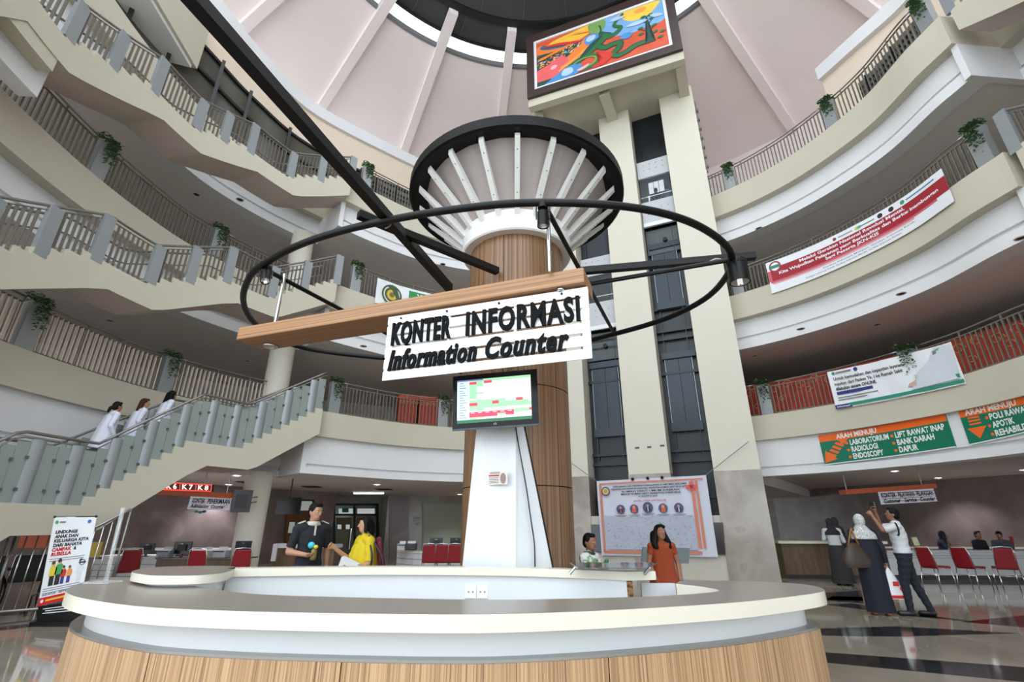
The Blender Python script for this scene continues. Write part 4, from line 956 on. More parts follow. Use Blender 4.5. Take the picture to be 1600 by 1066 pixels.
# hanging sign
st0, st1 = onz(607, 496, 3.61), onz(918, 448, 3.61); sx_ = (st1 - st0); SW = sx_.length; sx_.normalize(); SHT = st0.z - ony(602, 594, st0.y).z
SHT = (SHT + (st1.z - ony(922, 561, st1.y).z)) / 2
sn = sx_.cross(Vector((0, 0, 1))).normalized()
smap = lambda x, y, l: st0 + sx_ * (x * SW) + Vector((0, 0, -y * SHT)) + sn * l
sign = thing('hanging_sign', 'white slatted hanging sign reading KONTER INFORMASI Information Counter', 'sign', st0)
SWM = M('white_acrylic', (244, 245, 248), .35, var=.01)
sl = 405.0; ys = [(0, 50), (65, 120), (135, 190), (205, 262), (278, 335), (352, 405)]
def sbox(nm, x0, x1, y0, y1, l0, l1, mat, par):
    mb = MB(); mb.hexa([smap(x0, y1, l0), smap(x1, y1, l0), smap(x1, y1, l1), smap(x0, y1, l1), smap(x0, y0, l0), smap(x1, y0, l0), smap(x1, y0, l1), smap(x0, y0, l1)]); o = obj(nm, mb, mat, par); fixn(o.data); return o
for a, b in ys: sbox('slat', 0, 1, a / sl, b / sl, -.012, 0, SWM, sign)
for x in (.0, .33, .66, .965): sbox('batten', x, x + .035 if x > .9 or x == 0 else x + .012, .02, .98, -.035, -.012, SWM, sign)
for x in (.075, .325, .59, .885): 
    mb = MB(); mb.tube([smap(x, .05, 0), smap(x, .05, .012)], .012, 10); obj('screw', mb, BLACK(), sign, smooth=40)
capI = max(v.co.y for v in text_mesh('I', 1.0).vertices)
BLT = M('black_letter_face', (9, 9, 11), .6, var=.1, spec=.12)
def big_text(body, x0, x1, ytop, ybot, bold, shear, spacing=1.14):
    """one raised letter per object, fitted into a box of the sign"""
    me = text_mesh(body, 1.0, bold, shear, 1.0, .5, 'LEFT', 3, spacing)
    import bmesh
    bm = bmesh.new(); bm.from_mesh(me); bmesh.ops.remove_doubles(bm, verts=bm.verts, dist=1e-5); bm.verts.ensure_lookup_table()
    seen = set(); isl = []
    for v in bm.verts:
        if v.index in seen: continue
        st = [v]; seen.add(v.index); comp = []
        while st:
            q = st.pop(); comp.append(q)
            for e in q.link_edges:
                o_ = e.other_vert(q)
                if o_.index not in seen: seen.add(o_.index); st.append(o_)
        isl.append(comp)
    def xr(c): 
        xs = [v.co.x - shear * v.co.y for v in c]; return min(xs), max(xs)
    isl.sort(key=lambda c: xr(c)[0]); groups = []
    for c in isl:
        a, b = xr(c)
        if groups and a < groups[-1][1] - 0.6 * (b - a): groups[-1][0].append(c); groups[-1][1] = max(groups[-1][1], b)
        else: groups.append([[c], b])
    X0 = min(v.co.x for v in bm.verts); X1 = max(v.co.x for v in bm.verts)
    for comps, _ in groups:
        vs = [v for c in comps for v in c]; idx = {v.index: i for i, v in enumerate(vs)}
        P = [smap(x0 + (v.co.x - X0) / (X1 - X0) * (x1 - x0), ybot + (ytop - ybot) * (v.co.y / capI), .012 + .014 * (v.co.z / .5)) for v in vs]
        F = [tuple(idx[v.index] for v in f.verts) for f in bm.faces if f.verts[0].index in idx]
        m2 = bpy.data.meshes.new('letter'); m2.from_pydata(P, [], F); m2.update(); o = obj('letter', m2, BLT, sign); fixn(m2)
    bm.free(); bpy.data.meshes.remove(me)
big_text('KONTER', .035, .352, .14, .465, .036, 0); big_text('INFORMASI', .43, .962, .14, .465, .036, 0)
big_text('Information', .03, .487, .575, .855, .036, .26); big_text('Counter', .53, .91, .57, .85, .036, .26)
# spot lamps on the ring
def spot(p, tilt, az, lab, s=1.0):
    root = thing('spotlight', lab, 'spotlight', p); R = Matrix.Rotation(az, 4, 'Z') @ Matrix.Rotation(tilt, 4, 'X'); T = lambda q: Vector(p) + (R @ Vector(q)) * s
    mb = MB(); mb.tube([Vector(p) + Vector((0, 0, .02)), Vector(p) - Vector((0, 0, .05 * s))], .055 * s, 14); obj('ceiling_plate', mb, BLACK(), root, smooth=40)
    c = Vector((0, 0, -.16))
    mb = MB(); mb.tube([T(c + Vector((0, 0, .09))), T(c + Vector((0, 0, .07))), T(c - Vector((0, 0, .1)))], [.035 * s, .06 * s, .062 * s], 18, caps=False); obj('can', mb, BLACK(), root, smooth=40)
    mb = MB(); mb.tube([T(c + Vector((0, 0, .091))), T(c + Vector((0, 0, .089)))], .035 * s, 14); obj('can_back', mb, BLACK(), root)
    mb = MB(); mb.lathe((0, 0, 0), [(.001, .03), (.03, .02), (.052, -.02)], 0, 360, 18); mb.v = [tuple(T(c + Vector(v) - Vector((0, 0, .07)))) for v in mb.v]; obj('reflector', mb, CHROME(), root, smooth=True)
    for sgn in (-1, 1):
        mb = MB(); mb.bar(T(Vector((.07 * sgn, 0, -.03))), T(Vector((.07 * sgn, 0, -.17))), .012, .03); obj('yoke_arm', mb, BLACK(), root)
    return root
spot(onz(418, 420, ZR - .02), RAD(-25), RAD(30), 'small black spotlight at the ring end over the free end of the beam', .95)
spot(onz(848, 320, ZR - .02), RAD(6), 0, 'small black spotlight hanging in front of the canopy', .95)
pc_ = onz(1150, 408, ZR)
lampc = thing('cylinder_lamp', 'black cylinder lamp with white tube bulb at the ring beside the long red banner', 'lamp', pc_)
mb = MB(); mb.lathe(pc_, [(.001, -.0), (.115, -.0), (.12, -.01), (.12, -.3), (.11, -.3), (.105, -.05), (.001, -.05)], 0, 360, 32); obj('shade', mb, BLACK(), lampc, smooth=40)
mb = MB(); mb.lathe(pc_, [(.104, -.06), (.104, -.296)], 0, 360, 32); obj('inner_lining', mb, M('lamp_lining', (170, 166, 162), .4), lampc, smooth=True)
for k in range(3):
    a = k * 2 * pi / 3; q = pc_ + Vector((.022 * cos(a), .022 * sin(a), 0)); mb = MB(); mb.tube([q + Vector((0, 0, -.12)), q + Vector((0, 0, -.325))], .012, 8); obj('bulb_tube', mb, E('bulb_white', (250, 250, 252), .7), lampc, smooth=True)
for k in range(4):
    a = -pi / 2 + (k - 1.5) * .22; q = pc_ + Vector((.121 * cos(a), .121 * sin(a), -.06)); mb = MB(); mb.bar(q, q + Vector((.012, 0, .03)), .008, .012); obj('vent_slit', mb, M('slit_black', (4, 4, 4), .8), lampc)
mb = MB(); mb.tube(spline([onz(1105, 412, ZR), onz(1118, 405, ZR + .02), onz(1130, 407, ZR)], 5), .012, 6); obj('lamp_wire', mb, M('pale_wire', (200, 190, 170), .5), lampc)
# ================================================================== INFORMATION COUNTER
ZK = 1.02
outpx = [(178, 902), (150, 905), (118, 914), (103, 924), (131, 935), (219, 947.5), (350, 954), (525, 958), (700, 960), (820, 958.5), (980, 952), (1140, 942), (1220, 934), (1276, 926.5), (1288, 921), (1262, 914), (1220, 910.5), (1140, 907.5), (1062, 908.5)]
inpx = [(232, 905), (302, 916), (394, 928), (525, 933), (700, 936.5), (820, 937), (992, 933), (1060, 930), (1122, 924), (1105, 918), (1056, 912)]
def resample(P, n):
    L = [0]
    for a, b in zip(P, P[1:]): L.append(L[-1] + (b - a).length)
    out = []; j = 0
    for i in range(n):
        t = L[-1] * i / (n - 1)
        while j < len(L) - 2 and L[j + 1] < t: j += 1
        out.append(P[j].lerp(P[j + 1], (t - L[j]) / max(1e-9, L[j + 1] - L[j])))
    return out
NO = 120
OUT = resample(spline([onz(u, v, ZK) for u, v in outpx], 8), NO); INN = resample(spline([onz(u, v, ZK) for u, v in inpx], 8), NO)
ctr = thing('information_counter', 'oval information counter with cream top and light zebrawood front', 'counter', (-.6, 4.2, 0))
CK = 0.085
mb = MB(); vs = []
for o_, i_ in zip(OUT, INN): vs += [o_, i_]
mb.add(vs, [(2 * k, 2 * k + 2, 2 * k + 3, 2 * k + 1) for k in range(NO - 1)]); o = obj('countertop', mb, COUNTERTOP(), ctr); fixn(o.data)
dz = Vector((0, 0, -CK)); loop = OUT + INN[::-1]; k = len(loop); mb = MB()
mb.add([p - Vector((0, 0, .001)) for p in loop] + [p + dz for p in loop], [(i, (i + 1) % k, (i + 1) % k + k, i + k) for i in range(k)])
mb.add([q + dz for p in zip(OUT, INN) for q in p], [(2 * j, 2 * j + 1, 2 * j + 3, 2 * j + 2) for j in range(NO - 1)]); o = obj('top_edge', mb, SOLID(), ctr, smooth=40); fixn(o.data)
def offs(P, d):
    out = []
    for i, p in enumerate(P):
        t = P[min(i + 1, len(P) - 1)] - P[max(i - 1, 0)]; t.z = 0; t.normalize(); out.append(p + Vector((-t.y, t.x, 0)) * d)     # inwards for this direction of travel
    return out
def wallband(P0, P1, z0, z1, nm, mat, i0=0, i1=None, smooth=40, par=ctr):
    i1 = len(P0) if i1 is None else i1; mb = MB(); vs = []
    for a, b in zip(P0[i0:i1], P1[i0:i1]): vs += [(a.x, a.y, z0), (b.x, b.y, z1)]
    n_ = i1 - i0; mb.add(vs, [(2 * k, 2 * k + 2, 2 * k + 3, 2 * k + 1) for k in range(n_ - 1)]); return obj(nm, mb, mat, par, smooth=smooth)
sg = 1 if (offs(OUT, .1)[NO // 2] - Vector((-.6, 4.2, ZK))).length < (OUT[NO // 2] - Vector((-.6, 4.2, ZK))).length else -1
I1 = offs(OUT, .15 * sg); I2 = offs(OUT, .13 * sg); I3 = offs(OUT, .075 * sg); I4 = offs(OUT, .072 * sg)
wallband(I1, I1, .8, ZK - CK, 'white_neck', WHITE())
mb = MB(); vs = []
for a, b in zip(I1, I3): vs += [(a.x, a.y, .8), (b.x, b.y, .8)]
mb.add(vs, [(2 * k, 2 * k + 2, 2 * k + 3, 2 * k + 1) for k in range(NO - 1)]); obj('steel_ledge', mb, STEEL(), ctr)
wallband(I3, I3, .785, .8, 'ledge_edge', STEEL())
def pxu(P): q = P - _O; return 800 + FPX * q.dot(_R) / q.dot(_F)
us = [pxu(Vector((p.x, p.y, .6))) for p in I3]
near = [i for i in range(NO) if I3[i].y < 4.2]
cuts = []
for u in (222, 522, 953):
    c = min(range(8, NO - 8), key=lambda i: abs(us[i] - u) + (1000 if I3[i].y > 3.6 else 0)); cuts.append(c)
cuts = [0, cuts[0] // 2] + cuts + [(cuts[-1] + NO) // 2, NO - 1]
for a, b in zip(cuts, cuts[1:]):
    P0 = [p for p in I4]; P1 = [p for p in I3]
    Pa = resample(I4[a:b + 1], max(4, b - a + 1)); Pb = resample(I3[a:b + 1], max(4, b - a + 1))
    g = .0025; 
    Pa[0] = Pa[0].lerp(Pa[1], .04); Pa[-1] = Pa[-1].lerp(Pa[-2], .04); Pb[0] = Pb[0].lerp(Pb[1], .04); Pb[-1] = Pb[-1].lerp(Pb[-2], .04)
    wallband(Pa, Pb, 0.0, .784, 'wood_panel', ZEBRAL(), smooth=True)
wallband(offs(OUT, .085 * sg), offs(OUT, .09 * sg), 0, .78, 'backing', M('joint_black', (22, 20, 18), .8))
inn_in = offs(INN, -.05 * sg)
wallband(inn_in, inn_in, 0, ZK - CK, 'inner_wall', WHITE())
# end panel at the passage
e0, e1 = OUT[-1], INN[-1]; mb = MB(); mb.hexa([(e0.x, e0.y, 0), (e1.x, e1.y, 0), (e1.x + .03, e1.y + .02, 0), (e0.x + .03, e0.y + .02, 0), (e0.x, e0.y, ZK - CK), (e1.x, e1.y, ZK - CK), (e1.x + .03, e1.y + .02, ZK - CK), (e0.x + .03, e0.y + .02, ZK - CK)]); o = obj('end_panel', mb, WHITE(), ctr); fixn(o.data)
# back counter with its own ledge
ZBk = 1.10
bpx = [(352, 889), (430, 888), (560, 886.5), (660, 886.5), (780, 887.5), (880, 890), (980, 894)]
BK = resample(spline([onz(u, v, ZBk) for u, v in bpx], 6), 40); BK.append(onz(1024, 893, ZBk))
bko = thing('back_counter', 'narrow cream-topped white back counter in front of the wooden column', 'counter', (BK[20].x, BK[20].y, 0))
BKo = [p + Vector((0, .16, 0)) for p in BK]
nb_ = len(BK); mb = MB(); vs = []
for a, b in zip(BK, BKo): vs += [a, b, b + Vector((0, 0, -.062)), a + Vector((0, 0, -.062))]
mb.add(vs, [(4 * i + j, 4 * i + (j + 1) % 4, 4 * i + 4 + (j + 1) % 4, 4 * i + 4 + j) for i in range(nb_ - 1) for j in range(4)] + [(0, 1, 2, 3), tuple(4 * (nb_ - 1) + j for j in (3, 2, 1, 0))]); o = obj('ledge', mb, SOLID(), bko); fixn(o.data)
BKp = [p + Vector((0, .04, 0)) for p in BK[:-1]]; cutx = [i for i in range(len(BKp)) if pxu(BKp[i]) < 1000]
wallband(BKp, BKp, 0, ZBk - .062, 'front_sheet', WHITE(), par=bko)
pe = BKp[-1]; mb = MB(); mb.box((pe.x + .02, pe.y + .02, (ZBk - .07) / 2), (.045, .05, ZBk - .07)); obj('raw_edge', mb, ramp_mat('chipped_wood_edge', [(.4, (70, 48, 30)), (.55, (160, 118, 70)), (.7, (90, 62, 40))], 26, rough=.8), bko)
g_a, g_b = onz(1002, 912, .99), onz(1055, 912, .99); mb = MB(); mb.prism([(g_a.x, g_a.y, 0), (g_b.x, g_b.y, 0), (g_b.x, g_b.y, .99), (g_a.x, g_a.y, .99)], (0, .04, 0)); o = obj('passage_gate', mb, WHITE(), ctr); fixn(o.data)
for i, (u, lab) in enumerate(((735.5, 'white double socket plate nearer the left on the back counter'), (754, 'white double socket plate nearer the right on the back counter'))):
    j_ = min(range(len(BKp)), key=lambda q: abs(pxu(Vector((BKp[q].x, BKp[q].y, .9))) - u)); p = ony(u, 925, BKp[j_].y - .006); root = thing('socket_plate', 'white wall socket plate on the back counter, ' + ('nearer the staircase' if i == 0 else 'nearer the lift tower'), 'socket', p, None)
    mb = MB(); mb.box(p, (.1, .012, .105)); bo2 = obj('plate', mb, M('socket_white', (240, 240, 240), .3), root); b3 = bo2.modifiers.new('bevel', 'BEVEL'); b3.width = .006; b3.segments = 2
    for dx in (-.018, .018):
        mb = MB(); mb.tube([p + Vector((dx, -.004, .0)), p + Vector((dx, -.009, .0))], .008, 10); obj('socket_hole', mb, M('socket_grey', (150, 150, 150), .5), root)
# kidney-shaped desk top at the left end
kp_ = [(206, 893), (240, 886.5), (310, 884.5), (362, 885), (366, 889), (350, 895), (310, 899), (250, 899.5), (226, 898)]
KP = spline([onz(u, v, 1.1) for u, v in kp_], 4, True)
dk = thing('side_desk_top', 'raised cream curved desk top at the left end of the oval counter', 'desk', KP[0])
mb = MB(); kk = len(KP); mb.add([p for p in KP], [tuple(range(kk))]); o = obj('surface', mb, COUNTERTOP(), dk); fixn(o.data)
mb = MB(); mb.add([p - Vector((0, 0, .001)) for p in KP] + [p - Vector((0, 0, .06)) for p in KP], [(i, (i + 1) % kk, (i + 1) % kk + kk, i + kk) for i in range(kk)] + [tuple(range(kk, 2 * kk))]); o = obj('edge', mb, SOLID(), dk, smooth=40); fixn(o.data)
cc = sum(KP, Vector()) / kk; mb = MB(); mb.add([(cc.x + (p.x - cc.x) * .8, cc.y + (p.y - cc.y) * .8, z) for z in (0, 1.03) for p in KP], [(i, (i + 1) % kk, (i + 1) % kk + kk, i + kk) for i in range(kk)]); o = obj('plinth', mb, WHITE(), dk, smooth=40); fixn(o.data)
# clear acrylic stand on the counter
ap = onz(160, 912, ZK); acm = M('clear_acrylic', (226, 230, 230), .1, var=0, alpha=.28)
ac = thing('acrylic_stand', 'clear acrylic rod stand on the left end of the counter top', 'stand', ap)
mb = MB(); mb.box(ap + Vector((0, 0, .01)), (.2, .14, .014)); obj('base', mb, acm, ac)
mb = MB(); mb.tube([ap + Vector((.02, 0, .015)), ap + Vector((.0, 0, .56))], .016, 10); obj('rod', mb, acm, ac, smooth=True)
# ================================================================== GROUND FLOOR FURNITURE
def slabbox(p, q, depth, z0, z1):
    """upright box along the floor line p-q, depth away from the viewer"""
    p = Vector((p[0], p[1], 0)); q = Vector((q[0], q[1], 0)); t = (q - p).normalized(); n_ = Vector((-t.y, t.x, 0))
    if n_.y < 0: n_ = -n_
    mb = MB(); A = [p, q, q + n_ * depth, p + n_ * depth]; mb.hexa([v + Vector((0, 0, z0)) for v in A] + [v + Vector((0, 0, z1)) for v in A]); return mb
def sobj(nm, p, q, d, z0, z1, mat, par): o = obj(nm, slabbox(p, q, d, z0, z1), mat, par); fixn(o.data); return o
BROWN = ramp_mat('brown_laminate', [(.3, (86, 66, 48)), (.7, (112, 88, 64))], 2, (8, 8, 1), .45)
WDESK = M('white_desk_laminate', (206, 206, 208), .35, var=.03)
CHRED = M('dark_red_vinyl', (138, 22, 32), .45, var=.12, scale=8)
# ---- chairs with chrome frames
def chair_proto():
    r = thing('chair', 'x', 'chair', (0, 0, 0), 'red visitor chairs')
    mb = MB(); mb.box((0, 0, 0), (.42, .42, .06)); o = obj('seat', mb, CHRED, r); o.location = (0, .02, .45); b = o.modifiers.new('bevel', 'BEVEL'); b.width = .025; b.segments = 3
    mb = MB(); mb.hexa([(-.2, -.02, 0), (.2, -.02, 0), (.2, .025, 0), (-.2, .025, 0), (-.17, -.02, .46), (.17, -.02, .46), (.17, .025, .46), (-.17, .025, .46)]); o = obj('backrest', mb, CHRED, r); o.location = (0, -.2, .45); o.rotation_euler = (RAD(10), 0, 0); b = o.modifiers.new('bevel', 'BEVEL'); b.width = .02; b.segments = 3
    for s in (-1, 1):
        mb = MB(); mb.tube([(s * .2, -.2, .44), (s * .21, -.27, .22), (s * .215, -.3, 0)], .011, 8); obj('leg', mb, CHROME(), r, smooth=True)
        mb = MB(); mb.tube([(s * .2, .18, .43), (s * .21, .22, .2), (s * .215, .24, 0)], .011, 8); obj('leg', mb, CHROME(), r, smooth=True)
        mb = MB(); mb.tube([(s * .2, -.2, .44), (s * .2, .18, .43)], .011, 8); obj('side_rail', mb, CHROME(), r, smooth=True)
    mb = MB(); mb.tube([(-.205, -.19, .44), (-.195, -.27, .8), (-.17, -.295, .93), (0, -.3, .945), (.17, -.295, .93), (.195, -.27, .8), (.205, -.19, .44)], .011, 8); obj('back_frame', mb, CHROME(), r, smooth=True)
    mb = MB(); mb.tube([(-.21, -.25, .28), (.21, -.25, .28)], .009, 6); obj('stretcher', mb, CHROME(), r, smooth=True)
    return r
CH = chair_proto(); _ch = [0]
def chair(u, v, y, rz, label, z=None):
    p = onz(u, v, 0) if z is None else None
    if y: q = ony(u, v, y); p = Vector((q.x, y, 0))
    o = CH if _ch[0] == 0 else clone(CH, (p.x, p.y, 0)); _ch[0] += 1
    o.location = (p.x, p.y, 0); o.rotation_euler = (0, 0, rz); o['label'] = label; return o
chair(1467, 905, 13.3, RAD(-76), 'red chair beside the guard at the white service desk')
chair(1522, 905, 13.2, RAD(-70), 'red chair facing the staff member in dark uniform')
chair(1576, 905, 13.0, RAD(-30), 'red chair with its back square to the viewer by the service desk')
chair(1632, 905, 12.9, RAD(-32), 'red chair cut off by the picture edge at the service desk')
chair(200, 890, 12.2, RAD(38), 'red chair behind the acrylic stand near the admission desk')
chair(314, 890, 12.0, RAD(4), 'red chair with a straight back before the brown admission desk')
chair(372, 890, 12.3, RAD(35), 'red chair half hidden by the round ground floor column')
for i, u in enumerate((671, 691, 711)):
    chair(u, 890, 15.2, RAD(2), ('red chair farthest from the wooden column at the small reception desk', 'middle red chair of three at the small reception desk', 'red chair next to the wooden column at the small reception desk')[i])
# ---- service counter on the right
P0, P1, P2 = onz(1230, 904, 0), onz(1396, 906, 0), onz(1690, 908, 0)
sc = thing('service_counter', 'brown wooden counter with pale top behind the standing visitors', 'counter', P0)
sobj('front_panel', P0, P1, .5, .1, .93, BROWN, sc); sobj('plinth', P0, P1, .45, 0, .1, M('dark_plinth', (40, 36, 34), .5), sc)
sobj('top', P0 + Vector((-.1, -.08, 0)), P1 + Vector((.05, -.08, 0)), .7, .93, 1.0, SOLID(), sc)
Pe = onz(1214, 903, 0); sobj('curved_end', Pe + Vector((-.1, .1, 0)), P0 + Vector((.0, .0, 0)), .5, 0, .93, M('olive_glossy_laminate', (74, 66, 42), .25, var=.15), sc)
sd = thing('service_desk', 'long white service desk with grooved front where the staff sit', 'desk', P1)
sobj('front_panel', P1, P2, .05, .12, .7, WDESK, sd); sobj('top', P1 + Vector((0, -.06, 0)), P2 + Vector((0, -.06, 0)), .75, .7, .75, WDESK, sd); sobj('plinth', P1 + Vector((0, .06, 0)), P2 + Vector((0, .06, 0)), .05, 0, .12, M('dark_plinth', (40, 36, 34), .5), sd)
for z in (.62, .56): sobj('groove', P1 + Vector((0, -.004, 0)), P2 + Vector((0, -.004, 0)), .01, z, z + .008, M('groove_grey', (110, 110, 112), .5), sd)
Q1, Q2 = ony(1290, 852, 18.2), ony(1700, 855, 17.2); bl_ = thing('back_bench', 'low pale-topped storage bench along the marble wall behind the staff', 'bench', (Q1.x, Q1.y, 0))
sobj('body', Q1, Q2, .4, 0, .68, BROWN, bl_); sobj('top', Q1 + Vector((0, -.03, 0)), Q2 + Vector((0, -.03, 0)), .46, .68, .73, SOLID(), bl_)
pp = ony(1354, 846, 15.45); st = thing('leaflet_stand', 'small blue and white leaflet stand on the brown counter', 'stand', (pp.x, 15.45, 1.0)); mb = MB(); mb.box((pp.x, 15.45, 1.12), (.2, .02, .24), Matrix.Rotation(-.2, 3, 'X')); obj('card', mb, M('leaflet_blue', (170, 180, 214), .5, var=.3, scale=20), st); mb = MB(); mb.box((pp.x, 15.49, 1.01), (.2, .1, .015)); obj('foot', mb, WDESK, st)
pp = ony(1432, 850, 15.4); st = thing('leaflet_stand', 'yellow and white leaflet stand on the white desk beside the guard', 'stand', (pp.x, 15.4, .75)); mb = MB(); mb.box((pp.x, 15.4, .93), (.16, .02, .34), Matrix.Rotation(-.2, 3, 'X')); obj('card', mb, M('leaflet_yellow', (228, 222, 180), .5, var=.3, scale=14), st); mb = MB(); mb.box((pp.x, 15.45, .758), (.16, .1, .015)); obj('foot', mb, WDESK, st)
pp = ony(1586, 848, 17.3); st = thing('folder', 'red folder standing on the bench at the right picture edge', 'folder', (pp.x, 17.4, .73)); mb = MB(); mb.box((pp.x, 17.4, .73 + .17), (.1, .03, .34), Matrix.Rotation(.15, 3, 'Y')); obj('cover', mb, CHRED, st); mb = MB(); mb.box((pp.x + .02, 17.42, .73 + .16), (.09, .02, .3)); obj('pages', mb, WDESK, st)
# ---- hanging counter signs
ORG = M('orange_sign_beam', (206, 92, 40), .5, var=.05)
def counter_sign(label, beam_px, panel_px, y, l1, l2, rods, inner=None, lit=0.0):
    root = thing('counter_sign', label, 'sign', ony(*panel_px[0], y))
    b0, b1 = ony(*beam_px[0], y), ony(*beam_px[1], y); mb = MB(); mb.bar(b0, b1, .3, .13); o = obj('beam', mb, ORG, root); fixn(o.data)
    for u, v0, v1 in rods:
        a = ony(u, v1, y); mb = MB(); mb.tube([a, Vector((a.x, a.y, 3.2 if u > 800 else 2.84))], .012, 6); obj('rod', mb, STEEL(), root)
    yy = y - .1
    tl_, tr_, bl2, br2 = [ony(*q, yy) for q in panel_px]
    mp_ = lambda x, yv, l: (tl_.lerp(tr_, x)).lerp(bl2.lerp(br2, x), yv) + Vector((0, -l, 0))
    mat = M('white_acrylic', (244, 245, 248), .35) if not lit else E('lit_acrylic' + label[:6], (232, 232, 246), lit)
    for k in range(5):
        y0 = k * .205; mb = MB(); mb.hexa([mp_(0, y0 + .165, -.01), mp_(1, y0 + .165, -.01), mp_(1, y0 + .165, 0), mp_(0, y0 + .165, 0), mp_(0, y0, -.01), mp_(1, y0, -.01), mp_(1, y0, 0), mp_(0, y0, 0)]); o = obj('slat', mb, mat, root); fixn(o.data)
    for x in (.02, .95):
        mb = MB(); mb.hexa([mp_(x, .98, -.03), mp_(x + .03, .98, -.03), mp_(x + .03, .98, -.01), mp_(x, .98, -.01), mp_(x, 0, -.03), mp_(x + .03, 0, -.03), mp_(x + .03, 0, -.01), mp_(x, 0, -.01)]); obj('batten', mb, mat, root)
    for txt, x0, x1, yb, yt, sh in l1 + l2:
        me = text_mesh(txt, 1.0, .03, sh); xs = [v.co.x for v in me.vertices]; X0, X1 = min(xs), max(xs)
        for v in me.vertices: v.co = mp_(x0 + (v.co.x - X0) / (X1 - X0) * (x1 - x0), yb + (yt - yb) * v.co.y / capI, .012)
        obj('lettering', me, BLT, root)
    return root, mp_
counter_sign('hanging slatted sign reading KONTER PELAYANAN PELANGGAN Customer Service Counter', ((1316, 769.5), (1457, 760)), ((1371, 768), (1458, 763), (1377, 789), (1465, 784)), 15.0,
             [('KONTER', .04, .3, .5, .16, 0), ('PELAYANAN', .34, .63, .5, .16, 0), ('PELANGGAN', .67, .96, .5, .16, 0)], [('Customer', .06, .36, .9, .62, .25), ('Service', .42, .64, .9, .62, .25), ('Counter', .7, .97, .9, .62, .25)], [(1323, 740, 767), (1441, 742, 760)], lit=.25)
adm, amp = counter_sign('hanging slatted sign reading KONTER PENERIMAAN Admission Counter', ((236, 768.5), (365, 775.5)), ((298, 775.5), (362, 778), (292, 796), (358, 798)), 13.4,
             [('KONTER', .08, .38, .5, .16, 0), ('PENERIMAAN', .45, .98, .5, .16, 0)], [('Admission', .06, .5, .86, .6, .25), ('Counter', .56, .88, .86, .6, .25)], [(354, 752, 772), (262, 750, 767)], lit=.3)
pb2 = ony(300, 800, 13.35)
for k, c in enumerate(((70, 150, 90), (60, 130, 110), (60, 80, 160))):
    mb = MB(); mb.ell(ony(307 + 6 * k, 799.5 + (k == 1) * 1.2, 13.28), (.06, .01, .035)); obj('logo_dot', mb, M('logo_dot_%d' % k, c, .5), adm)
# ---- red LED counter display
lp = [ony(u, v, 13.2) for u, v in ((232, 752), (331.5, 757.5), (330, 768.5), (232, 765))]
led = thing('led_display', 'red LED counter number display reading K5 K6 K7 K8 over the admission desk', 'display', lp[0])
mb = MB(); mb.prism(lp[::-1], (0, .1, 0)); o = obj('housing', mb, BLACKP(), led); fixn(o.data)
LEDM = E('led_red', (255, 60, 50), 2.2); LEDW = E('led_white', (255, 150, 140), 3.0)
lmp = lambda x, y, l: lp[3].lerp(lp[2], x).lerp(lp[0].lerp(lp[1], x), y) + Vector((0, -l, 0))
for x0, x1, y0, y1 in ((0, 1, 0, .1), (0, 1, .9, 1), (0, .012, 0, 1), (.988, 1, 0, 1), (.245, .255, 0, 1), (.495, .505, 0, 1), (.745, .755, 0, 1)): put_strip(led, 'light_bar', x0, y0, x1, y1, lmp, LEDM, .004)
for k in range(4):
    for j, chx in enumerate(('K', str(5 + k))):
        me = text_mesh(chx, 1.0, .03)
        for v in me.vertices: v.co = lmp(.03 + k * .25 + j * .11 + v.co.x * .12, .2 + .62 * v.co.y / capI, .005)
        obj('lettering', me, LEDW, led)
for u in (262, 320):
    a = ony(u, 756, 13.25); mb = MB(); mb.tube([a, (a.x, a.y, 2.84)], .012, 6); obj('rod', mb, STEEL(), led)
# ---- admission desk with monitors
A0, A1, A2 = ony(150, 871, 13.6), ony(246, 870, 13.6), ony(384, 872, 13.6)
zt_ = A2.z
ad = thing('admission_desk', 'long brown and white admission desk under the red number display', 'desk', (A1.x, A1.y, 0))
sobj('white_front', A0, A1, .06, 0, A1.z - .05, WDESK, ad); sobj('white_top', A0 + Vector((0, -.1, 0)), A1 + Vector((0, -.1, 0)), .8, A1.z - .05, A1.z + .02, WDESK, ad)
for k in range(4): sobj('groove', A0 + Vector((0, -.006, 0)), A1 + Vector((0, -.006, 0)), .01, .06 + k * .14, .075 + k * .14, M('groove_grey', (110, 110, 112), .5), ad)
sobj('brown_front', A1, A2, .06, 0, zt_ - .03, BROWN, ad); sobj('top', A1 + Vector((0, -.05, 0)), A2 + Vector((0, -.05, 0)), .7, zt_ - .03, zt_, M('dark_desk_top', (70, 58, 46), .3), ad)
B0_, B1_ = ony(150, 864, 16.2), ony(384, 857, 16.2); wb = thing('wall_bench', 'white-topped low bench along the marble wall behind the admission desk', 'bench', (B0_.x, B0_.y, 0)); sobj('body', B0_, B1_, .4, 0, B1_.z - .06, M('dark_bench', (60, 48, 42), .6), wb); sobj('top', B0_, B1_, .45, B1_.z - .06, B1_.z, WDESK, wb)
